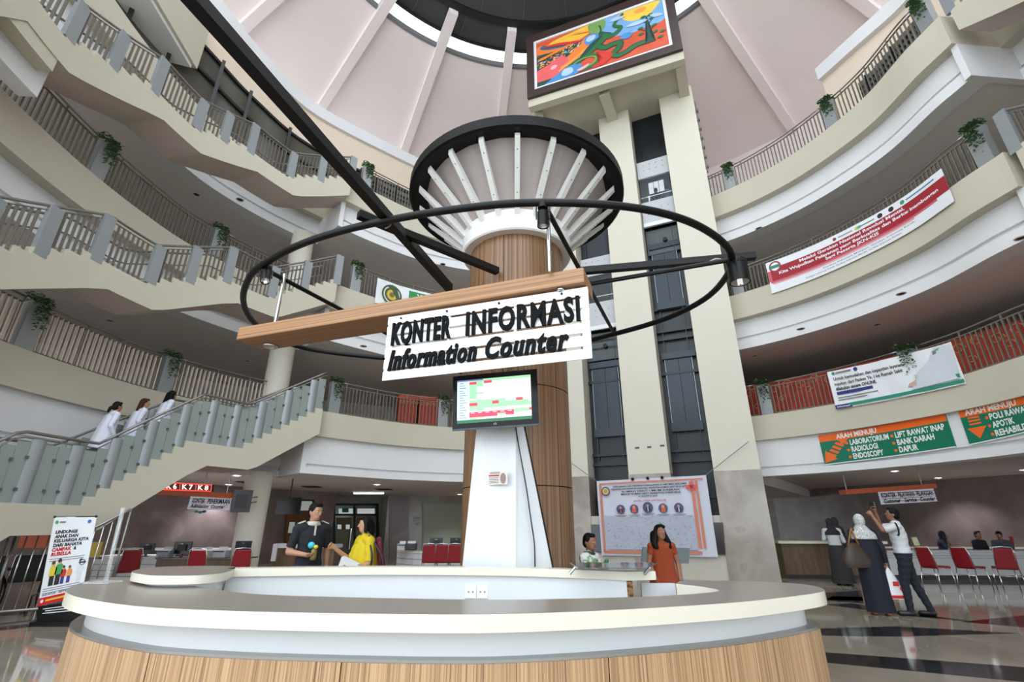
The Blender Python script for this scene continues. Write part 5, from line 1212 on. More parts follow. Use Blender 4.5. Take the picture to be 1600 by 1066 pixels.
def monitor(u, v, y, w_, h_, rz, label, zf=None):
    p = ony(u, v, y); p.z = p.z if zf is None else zf; root = thing('monitor', label, 'monitor', p); R = Matrix.Rotation(rz, 3, 'Z')
    T = lambda q: p + R @ Vector(q)
    mb = MB(); mb.box(T((0, 0, .1 + h_ / 2)), (w_, .04, h_), R); obj('panel', mb, BLACKP(), root)
    mb = MB(); mb.box(T((0, -.03, .1 + h_ / 2)), (w_ * .5, .04, h_ * .5), R); obj('rear_hump', mb, M('monitor_rear', (28, 28, 31), .5), root)
    mb = MB(); mb.box(T((0, -.052, .1 + h_ * .82)), (.07, .004, .025), R); obj('badge', mb, CLIP, root)
    mb = MB(); mb.box(T((0, 0, .06)), (.06, .03, .13), R); obj('neck', mb, BLACKP(), root)
    mb = MB(); mb.box(T((0, 0, .01)), (.22, .16, .02), R); obj('foot', mb, BLACKP(), root)
monitor(227, 870, 13.55, .34, .22, .3, 'black monitor nearest the stair underside on the admission desk'); monitor(282, 872, 13.85, .5, .3, -.12, 'wide black monitor tilted on the brown admission desk'); monitor(377, 871, 13.9, .4, .3, .15, 'black monitor half behind the round column')
def printer(u, v, y, label, c=(150, 156, 162), w_=.34):
    p = ony(u, v, y); root = thing('printer', label, 'printer', p)
    mb = MB(); mb.box(p + Vector((0, 0, .1)), (w_, .3, .2)); o = obj('body', mb, M('printer_%d' % c[0], c, .5, var=.05), root); b = o.modifiers.new('bevel', 'BEVEL'); b.width = .02
    mb = MB(); mb.box(p + Vector((0, -.14, .16)), (w_ * .8, .06, .03)); obj('slot', mb, BLACKP(), root)
    mb = MB(); mb.box(p + Vector((0, .05, .22)), (w_ * .7, .02, .1), Matrix.Rotation(-.4, 3, 'X')); obj('paper_tray', mb, WDESK, root)
printer(258, 872, 13.8, 'grey printer between the monitors on the admission desk'); printer(345, 872, 13.8, 'grey printer with paper tray beside the round column', (168, 172, 176)); printer(322, 872, 13.95, 'small pale ticket printer behind the straight red chair', (196, 186, 180), .2)
pp = ony(147, 868, 12.4); y_ = thing('notice_board', 'yellow notice board standing on the desk behind the steel bars', 'board', (pp.x, pp.y, pp.z)); mb = MB(); mb.box(pp + Vector((0, 0, .12)), (.26, .03, .34)); obj('board', mb, M('yellow_board', (226, 190, 70), .5), y_); mb = MB(); mb.box(pp + Vector((0, .05, -.06)), (.3, .14, .03)); obj('foot', mb, BLACKP(), y_)
# hanging televisions by the column
p = ony(378, 783, 13.0); t1 = thing('television', 'black television on a steel arm fixed to the round ground floor column', 'television', p)
mb = MB(); mb.box(p, (.44, .06, .55), Matrix.Rotation(.55, 3, 'Z')); o = obj('panel', mb, BLACKP(), t1); mb = MB(); mb.box(p + Vector((.02, -.06, 0)), (.26, .06, .32), Matrix.Rotation(.55, 3, 'Z')); obj('rear_cover', mb, M('monitor_rear', (28, 28, 31), .5), t1)
for dz_ in (-.07, .07): mb = MB(); mb.tube([p + Vector((.1, 0, dz_)), Vector((-7.3, 14.35, p.z + dz_ + .1))], .018, 6); obj('arm', mb, BLACKP(), t1)
p = ony(451, 791, 16.0); t2 = thing('television', 'black television seen behind the round column above the brown door', 'television', p)
mb = MB(); mb.box(p, (.8, .06, .5), Matrix.Rotation(-.1, 3, 'Z')); obj('panel', mb, BLACKP(), t2); mb = MB(); mb.tube([p + Vector((0, 0, .25)), (p.x, p.y, 2.84)], .02, 6); obj('hanger', mb, BLACKP(), t2)
# brown door and window in the marble wall, low counter in front
def wallpt(P, Q, u, v):
    n_ = (Q - P).cross(Vector((0, 0, 1))).normalized(); return onplane(u, v, P, n_), n_ if n_.y < 0 else -n_
def wallpanel(nm, P, Q, px, thick, mat, par, off=.0):
    pts = []; 
    for u, v in px:
        w_, n_ = wallpt(P, Q, u, v); pts.append(w_ + n_ * off)
    mb = MB(); mb.prism(pts, n_ * thick); o = obj(nm, mb, mat, par); fixn(o.data); return o
def rect(u0, v0, u1, v1): return [(u0, v1), (u1, v1), (u1, v0), (u0, v0)]
WP, WQ = GWL[2], GWL[3]
d1 = bpy.data.objects.new('door_1', None); COL.objects.link(d1); d1['kind'] = 'structure'; d1['label'] = 'brown wooden door with narrow window behind the man in black'
DW = ramp_mat('brown_door_veneer', [(.3, (104, 66, 34)), (.7, (138, 92, 50))], 2, (6, 6, 1), .4)
wallpanel('leaf', WP, WQ, [(441, 884), (481, 884), (483, 798), (446, 798)], .05, DW, d1, .02)
wallpanel('pane', WP, WQ, [(448, 833), (456, 833), (459, 816), (451, 816)], .02, E('door_pane_glow', (196, 208, 198), .35), d1, .07)
w3 = bpy.data.objects.new('window_3', None); COL.objects.link(w3); w3['kind'] = 'structure'; w3['label'] = 'small lit window in a black frame above the brown door'
wallpanel('window_frame', WP, WQ, rect(464, 781, 490, 801), .04, FR, w3, .02); wallpanel('pane', WP, WQ, rect(467, 783.5, 486, 798), .02, E('door_pane_glow', (196, 208, 198), .35), w3, .06)
L0, L1 = ony(431, 851, 15.4), ony(524, 848, 15.4); lc = thing('low_counter', 'brown low counter with white top behind the man in black', 'counter', (L0.x, L0.y, 0))
sobj('body', L0, L1, .5, 0, L0.z - .1, BROWN, lc); sobj('top', L0 + Vector((-.05, -.05, 0)), L1 + Vector((.05, -.05, 0)), .6, L0.z - .1, L0.z, WDESK, lc)
mb = slabbox(L0 + Vector((-.05, -.06, 0)), L0 + Vector((.08, -.06, 0)), .6, L0.z - .45, L0.z + .02); o = obj('end_upright', mb, WDESK, lc); fixn(o.data)
# glass double door
DP, DQ = GWD[1], GWD[2]
d2 = bpy.data.objects.new('door_2', None); COL.objects.link(d2); d2['kind'] = 'structure'; d2['label'] = 'glass double door with black frame behind the woman in yellow'
wallpanel('glazing', DP, DQ, rect(523, 789, 589, 890), .02, M('door_glass_view', (150, 156, 146), .1, var=.25, scale=1.2), d2, .02)
for r_ in (rect(521, 787, 591, 790), rect(521, 803, 591, 806), rect(587, 789, 591, 890), rect(520, 789, 523.5, 890), rect(552, 789, 555, 890)): wallpanel('door_frame', DP, DQ, r_, .06, FR, d2, .03)
for r_ in (rect(523.5, 828, 551, 890), rect(556, 828, 586, 890)): wallpanel('frosted_film', DP, DQ, r_, .01, M('frosted_green_film', (164, 172, 146), .5), d2, .045)
for r_ in (rect(529, 795, 551, 803), rect(558, 795, 585, 803)): wallpanel('lit_pane', DP, DQ, r_, .01, E('lit_corridor', (222, 230, 230), .45), d2, .045)
wallpanel('exit_plate', DP, DQ, rect(534, 794, 544, 801), .02, M('green_plate', (40, 130, 84), .5), d2, .07)
for r_ in (rect(527, 820, 533, 827), rect(540, 820, 546, 827)): wallpanel('lit_pane', DP, DQ, r_, .01, E('lit_corridor', (222, 230, 230), .45), d2, .05)
for r_ in (rect(525, 809, 549, 828), rect(557, 809, 566, 828)): wallpanel('timber_view', DP, DQ, r_, .01, M('timber_view', (140, 110, 80), .5), d2, .04)
pt_ = wallpt(DP, DQ, 549, 842)[0]; mb = MB(); mb.tube([pt_ + Vector((0, -.2, .5)), pt_ + Vector((0, -.2, -.5))], .05, 8); obj('pull_handle', mb, CHROME(), d2)
# frosted window panel and notices on the back wall, small reception desk
CP, CQ = GWC[0], GWC[1]
w4 = bpy.data.objects.new('window_4', None); COL.objects.link(w4); w4['kind'] = 'structure'; w4['label'] = 'pale green frosted window behind the small reception desk'
wallpanel('pane', CP, CQ, rect(662, 787, 722, 872), .03, M('pale_green_frosted', (168, 178, 160), .4, var=.06, scale=1), w4, .02)
wallpanel('window_frame', CP, CQ, rect(659.5, 785, 662, 872), .05, M('frame_grey', (150, 152, 148), .4), w4, .02)
for px_, nm, cl_ in ((rect(619, 812, 627, 823), 'white notice sheets taped on the marble wall, upper of the pair by the pilaster', (210, 208, 200)), (rect(645, 807, 657, 815.5), 'white notice sheet taped on the marble wall beside the frosted window', (196, 194, 196)), (rect(648.5, 817, 656, 821), 'small white card under the notice beside the frosted window', (210, 208, 206))):
    wq, nq = wallpt(CP, CQ, *px_[0]); r_ = thing('notice', nm, 'notice', wq); wallpanel('sheet', CP, CQ, px_, .01, M('paper_%d' % cl_[0], cl_, .6, var=.15, scale=12), r_, .02)
    a, b = px_[0], px_[2]; wallpanel('print_line', CP, CQ, rect(a[0] + 1.5, b[1] + 2, b[0] - 1.5, b[1] + 3), .005, M('print_grey', (120, 116, 118), .6), r_, .03)
wallpanel('pilaster', CP, CQ, rect(608, 776, 638, 892), .15, BMARBLE(), bpy.data.objects['wall_back'], .0)
R0, R1 = ony(611, 862, 16.6), ony(724, 862, 16.6); rd = thing('reception_desk', 'small white reception desk with grooved curved front at the back wall', 'desk', (R0.x, R0.y, 0))
mb = MB(); n_ = 10; pth = []
for i in range(n_ + 1):
    t = i / n_; p = R0.lerp(R1, t); pth.append(Vector((p.x, p.y + .9 * (1 - sin(pi * min(1, t * 2.2) / 2)) , 0)))
vs = []
for p in pth: vs += [(p.x, p.y, .05), (p.x, p.y, R0.z - .04), (p.x, p.y + .5, R0.z - .04), (p.x, p.y + .5, .05)]
mb.add(vs, [(4 * i + j, 4 * i + (j + 1) % 4, 4 * i + 4 + (j + 1) % 4, 4 * i + 4 + j) for i in range(n_) for j in range(4)]); o = obj('front_panel', mb, WDESK, rd); fixn(o.data)
vs = []; mb = MB()
for p in pth: vs += [(p.x, p.y - .05, R0.z - .04), (p.x, p.y - .05, R0.z), (p.x, p.y + .6, R0.z), (p.x, p.y + .6, R0.z - .04)]
mb.add(vs, [(4 * i + j, 4 * i + (j + 1) % 4, 4 * i + 4 + (j + 1) % 4, 4 * i + 4 + j) for i in range(n_) for j in range(4)]); o = obj('top', mb, SOLID(), rd); fixn(o.data)
for z in (.25, .42): 
    mb = MB(); mb.tube([p + Vector((0, -.004, z)) for p in pth], .008, 5); obj('groove', mb, M('groove_grey', (110, 110, 112), .5), rd)
monitor(681, 858, 16.9, .42, .3, 0, 'black monitor on the small reception desk beside the papers', R0.z); monitor(713, 858, 16.9, .42, .3, 0, 'black monitor next to the wooden column on the small reception desk', R0.z)
printer(642, 860, 16.8, 'black printer on the small reception desk', (44, 44, 48), .36); printer(628, 860, 16.85, 'pale printer at the rounded end of the small reception desk', (188, 190, 192), .28)
# ---- ceiling downlights and the fluorescent tube
def downlight(p, label, on, r_=.09):
    root = thing('downlight', label, 'downlight', p, 'downlights in the ceilings')
    mb = MB(); mb.lathe(p, [(r_ + .03, .0), (r_ + .02, -.012), (r_, -.014), (r_ - .01, .0)], 0, 360, 20); obj('trim_ring', mb, M('downlight_trim', (120, 118, 116) if not on else (220, 220, 220), .4), root, smooth=True)
    mb = MB(); mb.lathe(p, [(.001, -.004), (r_, -.004)], 0, 360, 20); obj('lens', mb, E('downlight_glow', (240, 244, 255), 12.0) if on else M('downlight_dark', (50, 48, 48), .4), root)
    if on:
        ld = bpy.data.lights.new('downlight_beam', 'SPOT'); ld.energy = on; ld.spot_size = RAD(115); ld.spot_blend = .7; ld.shadow_soft_size = .08; ld.color = (.95, .93, 1.0)
        lo = bpy.data.objects.new('downlight_beam', ld); COL.objects.link(lo); lo.parent = root; lo.location = (0, 0, -.05)
for u, v, z, lab in ((1398, 737, 3.2, 'over the guard and the customer service sign'), (1466, 747.5, 3.2, 'behind the customer service sign'), (1234, 763, 3.2, 'near the lift tower over the brown counter'), (1600, 735, 3.2, 'at the right picture edge')):
    downlight(onz(u, v, z - .01), 'lit ceiling downlight ' + lab, 150)
for u, v, lab in ((370, 744, 'above the round ground floor column'), (357, 758, 'beside the LED number display'), (589, 758, 'between column and reception recess'), (718, 773, 'next to the wooden column over the reception desk'), (250, 742, 'hidden close to the stair underside')):
    downlight(onz(u, v, 2.83), 'lit ceiling downlight ' + lab, 190)
for u, v, z, lab in ((307, 304, H4 - 1.93, 'behind the top stair'), (375, 312, H4 - 1.93, 'near the top stair corner'), (575, 378, H4 - 1.93, 'left of the canopy on the third floor'), (692, 413, H4 - 1.93, 'by the column under the canopy'), (455, 386, H4 - 1.93, 'beside the third floor column'), (1495, 159, H4 - 1.93, 'over the third floor gallery near the picture edge'), (1335, 280, H4 - 1.93, 'over the red banner'), (1186, 357, H4 - 1.93, 'beside the lift tower on the third floor'),
                     (523, 500, H3 - 1.86, 'under the sign beam on the second floor'), (568, 541, H3 - 1.86, 'left of the hanging sign'), (387, 564, H3 - 1.86, 'near the second floor stair head'), (172, 501, H3 - 1.86, 'over the wide slats'), (1595, 372, H3 - 1.86, 'at the right edge over the second floor'), (1408, 459, H3 - 1.86, 'under the red banner fascia'), (1371, 507, H3 - 1.86, 'over the white banner'), (1251, 514, H3 - 1.86, 'right of the lift tower on the second floor'), (1179, 556, H3 - 1.86, 'close to the lift tower over the red partition')):
    downlight(onz(u, v, z), 'unlit ceiling downlight ' + lab, 0, .085)
tb = [onz(553, 769.5, 2.82), onz(600, 769.5, 2.82)]; ft = thing('tube_light', 'lit fluorescent tube on the ceiling before the glass door', 'light', tb[0])
mb = MB(); mb.bar(tb[0], tb[1], .1, .04); obj('housing', mb, WDESK, ft); mb = MB(); mb.tube([tb[0] - Vector((0, .02, .04)), tb[1] - Vector((0, .02, .04))], .03, 8); obj('tube', mb, E('tube_glow', (250, 252, 255), 6.0), ft)
for u, v, lab in ((389, 754, 'left of the round column'), (487, 761, 'right of the round column'), (600, 765, 'beside the fluorescent tube')):
    p = onz(u, v, 2.82); r_ = thing('air_vent', 'dark square ceiling air vent ' + lab, 'vent', p); mb = MB(); mb.box(p, (.6, .6, .02)); obj('frame', mb, M('vent_dark', (62, 58, 58), .6), r_)
    for k in range(4): mb = MB(); mb.box(p + Vector((0, -.21 + k * .14, -.015)), (.54, .05, .01)); obj('blade', mb, M('vent_blade', (36, 34, 34), .6), r_)
# ================================================================== BANNERS AND SIGNS
def arc_board(px, dr, z_hint=None):
    """px = TL, TR, BR, BL; returns mapping (x, y in 0..1, lift) onto a board that follows the gallery edge"""
    def solve(u, v):
        r = 10.0
        for _ in range(6):
            P = onr(u, v, r); r = RMAIN(ang(P) if ang(P) < 200 else ang(P) - 360) + dr
        return P
    TL, TR, BR, BL = [solve(*p) for p in px]
    A = lambda P: ang(P) if ang(P) < 200 else ang(P) - 360
    aL, aR = (A(TL) + A(BL)) / 2, (A(TR) + A(BR)) / 2
    def mp(x, y, l):
        a = lerp(aL, aR, x); zt, zb = lerp(TL.z, TR.z, x), lerp(BL.z, BR.z, x); return pol(a, RMAIN(a) + dr - l, lerp(zb, zt, y))
    W = RAD(abs(aL - aR)) * 9.9; Hh = (TL.z - BL.z + TR.z - BR.z) / 2
    return mp, W, Hh
def flat_board(px, fn):
    TL, TR, BR, BL = [fn(*p) for p in px]; n_ = (TR - TL).cross(TL - BL).normalized()
    if n_.y > 0: n_ = -n_
    return (lambda x, y, l: BL.lerp(BR, x).lerp(TL.lerp(TR, x), y) + n_ * l), (TR - TL).length, (TL - BL).length
def sheet(parent, nm, mp, mat, n=24, wave=0.0, thick=.006):
    mb = MB(); vs = []; m_ = 6
    for i in range(n + 1):
        for j in range(m_ + 1):
            x, y = i / n, j / m_; l = wave * (sin(x * 23 + y * 3) + .6 * sin(x * 11 - y * 5)); vs.append(mp(x, y, l - wave * 1.6 - .001))
    k = m_ + 1; fs = [(i * k + j, (i + 1) * k + j, (i + 1) * k + j + 1, i * k + j + 1) for i in range(n) for j in range(m_)]
    mb.add(vs, fs); o = obj(nm, mb, mat, parent, smooth=True); return o
def txt(parent, body, mp, x0, x1, yb, yt, mat, bold=.02, shear=0.0, lift=.004, res=2):
    """a printed line, one object for each word, fitted between x0 and x1"""
    def ext(s):
        me = text_mesh(s, 1.0, bold, shear, res=res); xs = [v.co.x for v in me.vertices]; return me, min(xs), max(xs)
    words = body.split(); whole, X0, X1 = ext(body); bpy.data.meshes.remove(whole); k = (x1 - x0) / (X1 - X0)
    for i, wd in enumerate(words):
        me, a, b = ext(wd)
        if i == 0: s = X0
        else:
            pre, _, e = ext(' '.join(words[:i + 1])); bpy.data.meshes.remove(pre); s = e - (b - a)
        for v in me.vertices: v.co = mp(x0 + (v.co.x - a + s - X0) * k, yb + (yt - yb) * v.co.y / capI, lift)
        obj('lettering', me, mat, parent)
def strip(parent, nm, x0, y0, x1, y1, mp, mat, lift=.003, seg=8): return put_strip(parent, nm, x0, y0, x1, y1, mp, mat, lift, seg)
def disc(parent, nm, x, y, ry, mp, mat, asp, lift=.004): return put_disc(parent, nm, x, y, ry / asp, mp, mat, lift, ry)
def vinyl(n, c): return M('print_' + n, c, .5, var=.03)
VW = vinyl('white_vinyl', (232, 234, 238)); VK = vinyl('black_ink', (34, 34, 40)); VG = vinyl('grey_ink', (120, 122, 130))
# ---- long red banner
mp, W_, H_ = arc_board(((1196, 412), (1472, 262), (1490, 315), (1206, 459)), -.06); asp = W_ / H_
rb = thing('banner', 'long white and red banner hanging on the third floor railing', 'banner', mp(.5, 0, 0)); sheet(rb, 'sheet', mp, VW, 40)
GRm = bpy.data.materials.new('print_red_fade'); VR = vinyl('crimson', (158, 26, 44)); VR2 = vinyl('rose', (196, 92, 104)); VR3 = vinyl('pale_rose', (218, 160, 166))
strip(rb, 'red_band', .02, .36, 1, .78, mp, VR, .003, 30); strip(rb, 'red_band_fade', .01, .3, .93, .36, mp, VR2, .003, 30); strip(rb, 'red_band_fade', .02, .25, .8, .3, mp, VR3, .003, 30); strip(rb, 'red_band_fade', .0, .36, .02, .7, mp, VR2, .003, 2)
txt(rb, 'Melalui Gerakan Nasional Revolusi Mental,', mp, .19, .77, .66, .745, VW, .03); txt(rb, 'Kita Wujudkan Pelayanan yang Berkualitas dan Berkesinambungan', mp, .065, .95, .52, .605, VW, .03); txt(rb, 'bagi Peserta JKN-KIS', mp, .33, .62, .39, .475, VW, .03)
txt(rb, 'Gerakan Indonesia Melayani, Gerakan Indonesia Bersih,', mp, .3, .8, .17, .215, VG, .01, res=1); txt(rb, 'Gerakan Indonesia Tertib, Gerakan Indonesia Mandiri, Gerakan Indonesia Bersatu', mp, .2, .72, .08, .125, VG, .01, res=1)
for x, c, s in ((.4, (120, 70, 60), .05), (.65, (40, 40, 48), .07), (.71, (40, 40, 48), .07), (.77, (60, 150, 120), .06)): disc(rb, 'emblem', x, .88, s, mp, vinyl('emb%d%d' % c[:2], c), asp)
for x0, x1, c in ((.42, .5, (150, 150, 156)), (.545, .62, (120, 150, 130)), (.79, .95, (90, 130, 170))): strip(rb, 'emblem_caption', x0, .86, x1, .9, mp, vinyl('cap%d' % c[0], c))
for x, c in ((.53, (110, 170, 90)), (.54, (80, 160, 170)), (.522, (190, 200, 80))): disc(rb, 'emblem_leaf', x, .88, .045, mp, vinyl('leaf%d' % c[0], c), asp, .005)
disc(rb, 'round_badge', .05, .8, .18, mp, vinyl('badge_red', (150, 50, 60)), asp, .005); disc(rb, 'round_badge', .05, .8, .13, mp, VW, asp, .006); strip(rb, 'badge_ribbon', .02, .75, .08, .85, mp, vinyl('badge_green', (60, 130, 100)), .008)
# ---- white second-floor banner
mp, W_, H_ = arc_board(((1294, 581), (1488, 533), (1505, 600), (1304, 640)), -.07); asp = W_ / H_
wb2 = thing('banner', 'white banner about online referral on the second floor railing', 'banner', mp(.5, 0, 0)); sheet(wb2, 'sheet', mp, VW, 30, .012)
TEAL = vinyl('teal', (40, 140, 112)); INDIGO = vinyl('indigo', (44, 54, 120))
txt(wb2, 'Untuk kemudahan dan kepastian layanan,', mp, .04, .62, .74, .82, VK, .02); txt(wb2, 'rujukan dari Faskes Tk. I ke Rumah Sakit', mp, .04, .6, .6, .68, VK, .02); txt(wb2, 'dilakukan secara ONLINE.', mp, .04, .38, .47, .55, VK, .03)
strip(wb2, 'indigo_band', .04, .35, .34, .43, mp, INDIGO); 
for y, x1 in ((.26, .37), (.2, .28)): strip(wb2, 'print_line', .04, y, x1, y + .025, mp, VG)
strip(wb2, 'teal_band', .12, .035, 1, .11, mp, TEAL); strip(wb2, 'indigo_band', 0, 0, .14, .1, mp, INDIGO); txt(wb2, 'Informasi', mp, .015, .12, .03, .07, VW, .02)
COAT = vinyl('coat', (206, 212, 220)); put_poly(wb2, 'photo_coat', [(.62, .12), (.98, .14), (.99, .95), (.86, .98), (.8, .7), (.7, .5)], mp, COAT, .004); put_poly(wb2, 'photo_hand', [(.6, .2), (.8, .18), (.82, .32), (.7, .36), (.62, .28)], mp, vinyl('hand', (202, 170, 160)), .006); put_poly(wb2, 'photo_shade', [(.84, .55), (.86, .55), (.88, .9), (.85, .9)], mp, VG, .006)
put_poly(wb2, 'photo_collar', [(.86, .92), (.95, .96), (.92, .84)], mp, vinyl('scrub_green', (110, 160, 140)), .006); strip(wb2, 'hotline_box', .9, .16, .985, .25, mp, TEAL, .007); txt(wb2, '24', mp, .84, .895, .16, .26, VR, .03)
disc(wb2, 'emblem', .05, .93, .04, mp, TEAL, asp); strip(wb2, 'emblem_caption', .07, .91, .2, .95, mp, VG); disc(wb2, 'emblem', .24, .93, .05, mp, INDIGO, asp)
# ---- VISI banner
mp, W_, H_ = arc_board(((591, 434), (690, 462), (688, 502), (585, 472)), -.06); asp = W_ / H_
vb = thing('banner', 'white VISI banner with a wreathed round emblem half hidden behind the sign beam', 'banner', mp(.5, 0, 0)); sheet(vb, 'sheet', mp, VW, 14, .01)
for s, c in ((.4, (60, 90, 60)), (.33, (226, 226, 220)), (.29, (70, 90, 70)), (.2, (214, 180, 60)), (.1, (120, 110, 60))): disc(vb, 'emblem_ring', .24, .5, s, mp, vinyl('visi%d' % c[0], c), asp, .012 + (.4 - s) * .02)
strip(vb, 'green_plate', .5, .62, .95, .9, mp, vinyl('visi_green', (40, 140, 74)), .012); txt(vb, 'VISI', mp, .62, .8, .69, .83, VW, .03, lift=.018); strip(vb, 'green_plate', .65, .5, 1, .58, mp, vinyl('visi_green', (40, 140, 74)), .012)
# ---- direction boards on the white band
GRN = M('board_green', (0, 112, 84), .45, var=.04); ORB = M('board_orange', (238, 104, 32), .45, var=.04); LTX = M('board_white', (228, 232, 228), .5, var=.02)
def dir_board(px, label, arrow):
    mp, W_, H_ = arc_board(px, .1); asp = W_ / H_; root = thing('direction_board', label, 'sign', mp(.5, 0, 0))
    mb = MB(); vs = []; n_ = 20
    for i in range(n_ + 1): vs += [mp(i / n_, 0, 0), mp(i / n_, 1, 0), mp(i / n_, 1, -.04), mp(i / n_, 0, -.04)]
    mb.add(vs, [(4 * i + j, 4 * i + (j + 1) % 4, 4 * i + 4 + (j + 1) % 4, 4 * i + 4 + j) for i in range(n_) for j in range(4)] + [(0, 1, 2, 3), tuple(4 * n_ + j for j in (3, 2, 1, 0))]); o = obj('panel', mb, GRN, root); fixn(o.data)
    strip(root, 'orange_band', 0, .76, 1, 1, mp, ORB, .003, 16); strip(root, 'white_edge', 0, -.02, 1, .01, mp, LTX, .004, 12)
    return root, mp, asp
def bullets(root, mp, asp, items):
    for t, x0, x1, y in items:
        disc(root, 'bullet', x0 - .025, y + .075, .045, mp, ORB, asp); txt(root, t, mp, x0, x1, y, y + .165, LTX, .035)
db, mp, asp = dir_board(((1278, 681), (1477, 645), (1492, 698), (1289, 726)), 'green and orange direction board listing LABORATORIUM, RADIOLOGI and ENDOSCOPY', 'left')
txt(db, 'ARAH MENUJU', mp, .145, .475, .8, .95, LTX, .035)
bullets(db, mp, asp, [('LABORATORIUM', .245, .555, .535), ('RADIOLOGI', .245, .455, .305), ('ENDOSCOPY', .245, .485, .075), ('LIFT RAWAT INAP', .605, .97, .535), ('BANK DARAH', .605, .88, .305), ('DAPUR', .605, .745, .075)])
put_poly(db, 'arrow_head', [(.01, .04), (.115, .14), (.03, .46)], mp, ORB, .005)
for k in range(5):
    a = .055 + k * .027; b = .26 + k * .105; put_poly(db, 'arrow_bar', [(a + .045, b - .07), (a + .062, b - .005), (a + .0, b + .13), (a - .017, b + .065)], mp, ORB, .005)
put_poly(db, 'arrow_tail', [(.16, .76), (.24, .76), (.2, .62), (.175, .6)], mp, ORB, .005)
db2, mp, asp = dir_board(((1498, 640), (1680, 602), (1698, 652), (1513, 695)), 'green and orange direction board listing POLI RAWAT JALAN, cut by the picture edge', 'down')
txt(db2, 'ARAH MENUJU', mp, .05, .52, .8, .95, LTX, .035); bullets(db2, mp, asp, [('POLI RAWAT JALAN', .25, .8, .55), ('APOTIK', .25, .45, .31), ('REHABILITASI MEDIK', .25, .85, .07)])
put_poly(db2, 'arrow_head', [(.11, .1), (.2, .42), (.03, .42)], mp, ORB, .005)
for k in range(3): put_poly(db2, 'arrow_bar', [(.06, .5 + k * .09), (.165, .5 + k * .09), (.165, .55 + k * .09), (.06, .55 + k * .09)], mp, ORB, .005)
# ---- declaration banner on the tower
tp = lambda u, v: onplane(u, v, tw(0, 0, .12), TN)
mp, W_, H_ = flat_board(((932, 752), (1103, 742.5), (1122, 871), (940, 868)), tp); asp = W_ / H_
dbn = thing('banner', 'large signed white declaration banner with orange border hung on the lift tower', 'banner', mp(.5, 0, 0)); sheet(dbn, 'sheet', mp, M('banner_white_cloth', (204, 206, 220), .6, var=.03), 40, .014)
BO = vinyl('border_orange', (204, 122, 92)); LW_ = .035
for x0, y0, x1, y1 in ((.03, .945, .97, .965), (.03, .03, .88, .065), (.025, .04, .045, .95), (.86, .1, .885, .94), (.9, .1, .92, .94)): strip(dbn, 'orange_border', x0, y0, x1, y1, mp, BO, LW_, 3)
for k, (t, x0, x1) in enumerate((('DEKLARASI DAN PENANDATANGANAN KOMITMEN BERSAMA', .16, .83), ('PERSIAPAN DAN KESIAPAN NASIONAL AKREDITASI RUMAH SAKIT EDISI SATU', .14, .83), ('RUMAH SAKIT UMUM DAERAH', .24, .76), ('MENUJU RUMAH SAKIT AKREDITASI PARIPURNA', .23, .77), ('01 AGUSTUS 2018', .39, .56))): txt(dbn, t, mp, x0, x1, .895 - k * .036, .918 - k * .036, VK, .025, lift=LW_, res=1)
txt(dbn, 'quality, safety and friendly', mp, .34, .64, .695, .72, vinyl('script_red', (200, 60, 60)), .01, .3, LW_, 1)
for s, c in ((.062, (70, 76, 86)), (.045, (200, 190, 150)), (.03, (190, 150, 60))): disc(dbn, 'emblem_ring', .085, .85, s, mp, vinyl('seal%d' % c[0], c), asp, LW_ + .004 + (.07 - s) * .05)
CRS = vinyl('cross_red', (214, 84, 80))
for x0, y0, x1, y1 in ((.85, .8, .885, .92), (.82, .83, .915, .885)): strip(dbn, 'red_cross', x0, y0, x1, y1, mp, CRS, LW_ + .004, 1)
for k, (x, y, c, d_) in enumerate(((.215, .6, (40, 44, 60), (210, 90, 50)), (.34, .6, (50, 50, 80), (214, 80, 50)), (.465, .615, (40, 44, 66), (200, 200, 210)), (.6, .6, (56, 60, 96), (220, 90, 60)), (.735, .6, (44, 46, 72), (220, 220, 226)))):
    s = .07 if k == 2 else .06; disc(dbn, 'portrait', x, y, s, mp, vinyl('por%d' % c[2], (70, 76, 120)), asp, LW_ + .003); put_poly(dbn, 'portrait_suit', [(x - .03, y - .05), (x + .03, y - .05), (x + .018, y + .0), (x - .018, y + .0)], mp, vinyl('suit%d' % c[0], c), LW_ + .006); put_poly(dbn, 'portrait_tie', [(x - .004, y - .05), (x + .006, y - .05), (x + .004, y), (x - .004, y)] if k in (0, 2, 4) else [(x - .02, y - .05), (x + .02, y - .045), (x + .012, y + .045), (x - .012, y + .045)], mp, vinyl('tie%d' % d_[1], d_), LW_ + .008); disc(dbn, 'portrait_face', x, y + .02, .017, mp, vinyl('face', (196, 150, 124)), asp, LW_ + .01); strip(dbn, 'print_line', x - .06, y - .085, x + .055, y - .078, mp, VG, LW_, 1); strip(dbn, 'print_line', x - .045, y - .1, x + .04, y - .093, mp, VG, LW_, 1)
rs = random.Random(5); SG = MB()
put_poly(dbn, 'ink_wash', [(.06, .08), (.85, .08), (.85, .5), (.6, .52), (.3, .5), (.06, .52)], mp, M('ink_wash', (176, 180, 196), .6, var=.12, scale=2), LW_ - .004)
for i in range(260):
    x = rs.uniform(.07, .84); y = rs.uniform(.09, .5); l = rs.uniform(.006, .022); a = rs.uniform(-.5, .7)
    p = [mp(x, y, LW_ + .001), mp(x + l * cos(a), y + l * sin(a) * 1.5, LW_ + .001)]; SG.quad(p[0], p[1], p[1] + Vector((0, 0, .008)), p[0] + Vector((0, 0, .006)))
so = obj('signatures', SG, vinyl('pen_ink', (96, 100, 128)), dbn); so['kind'] = 'stuff'
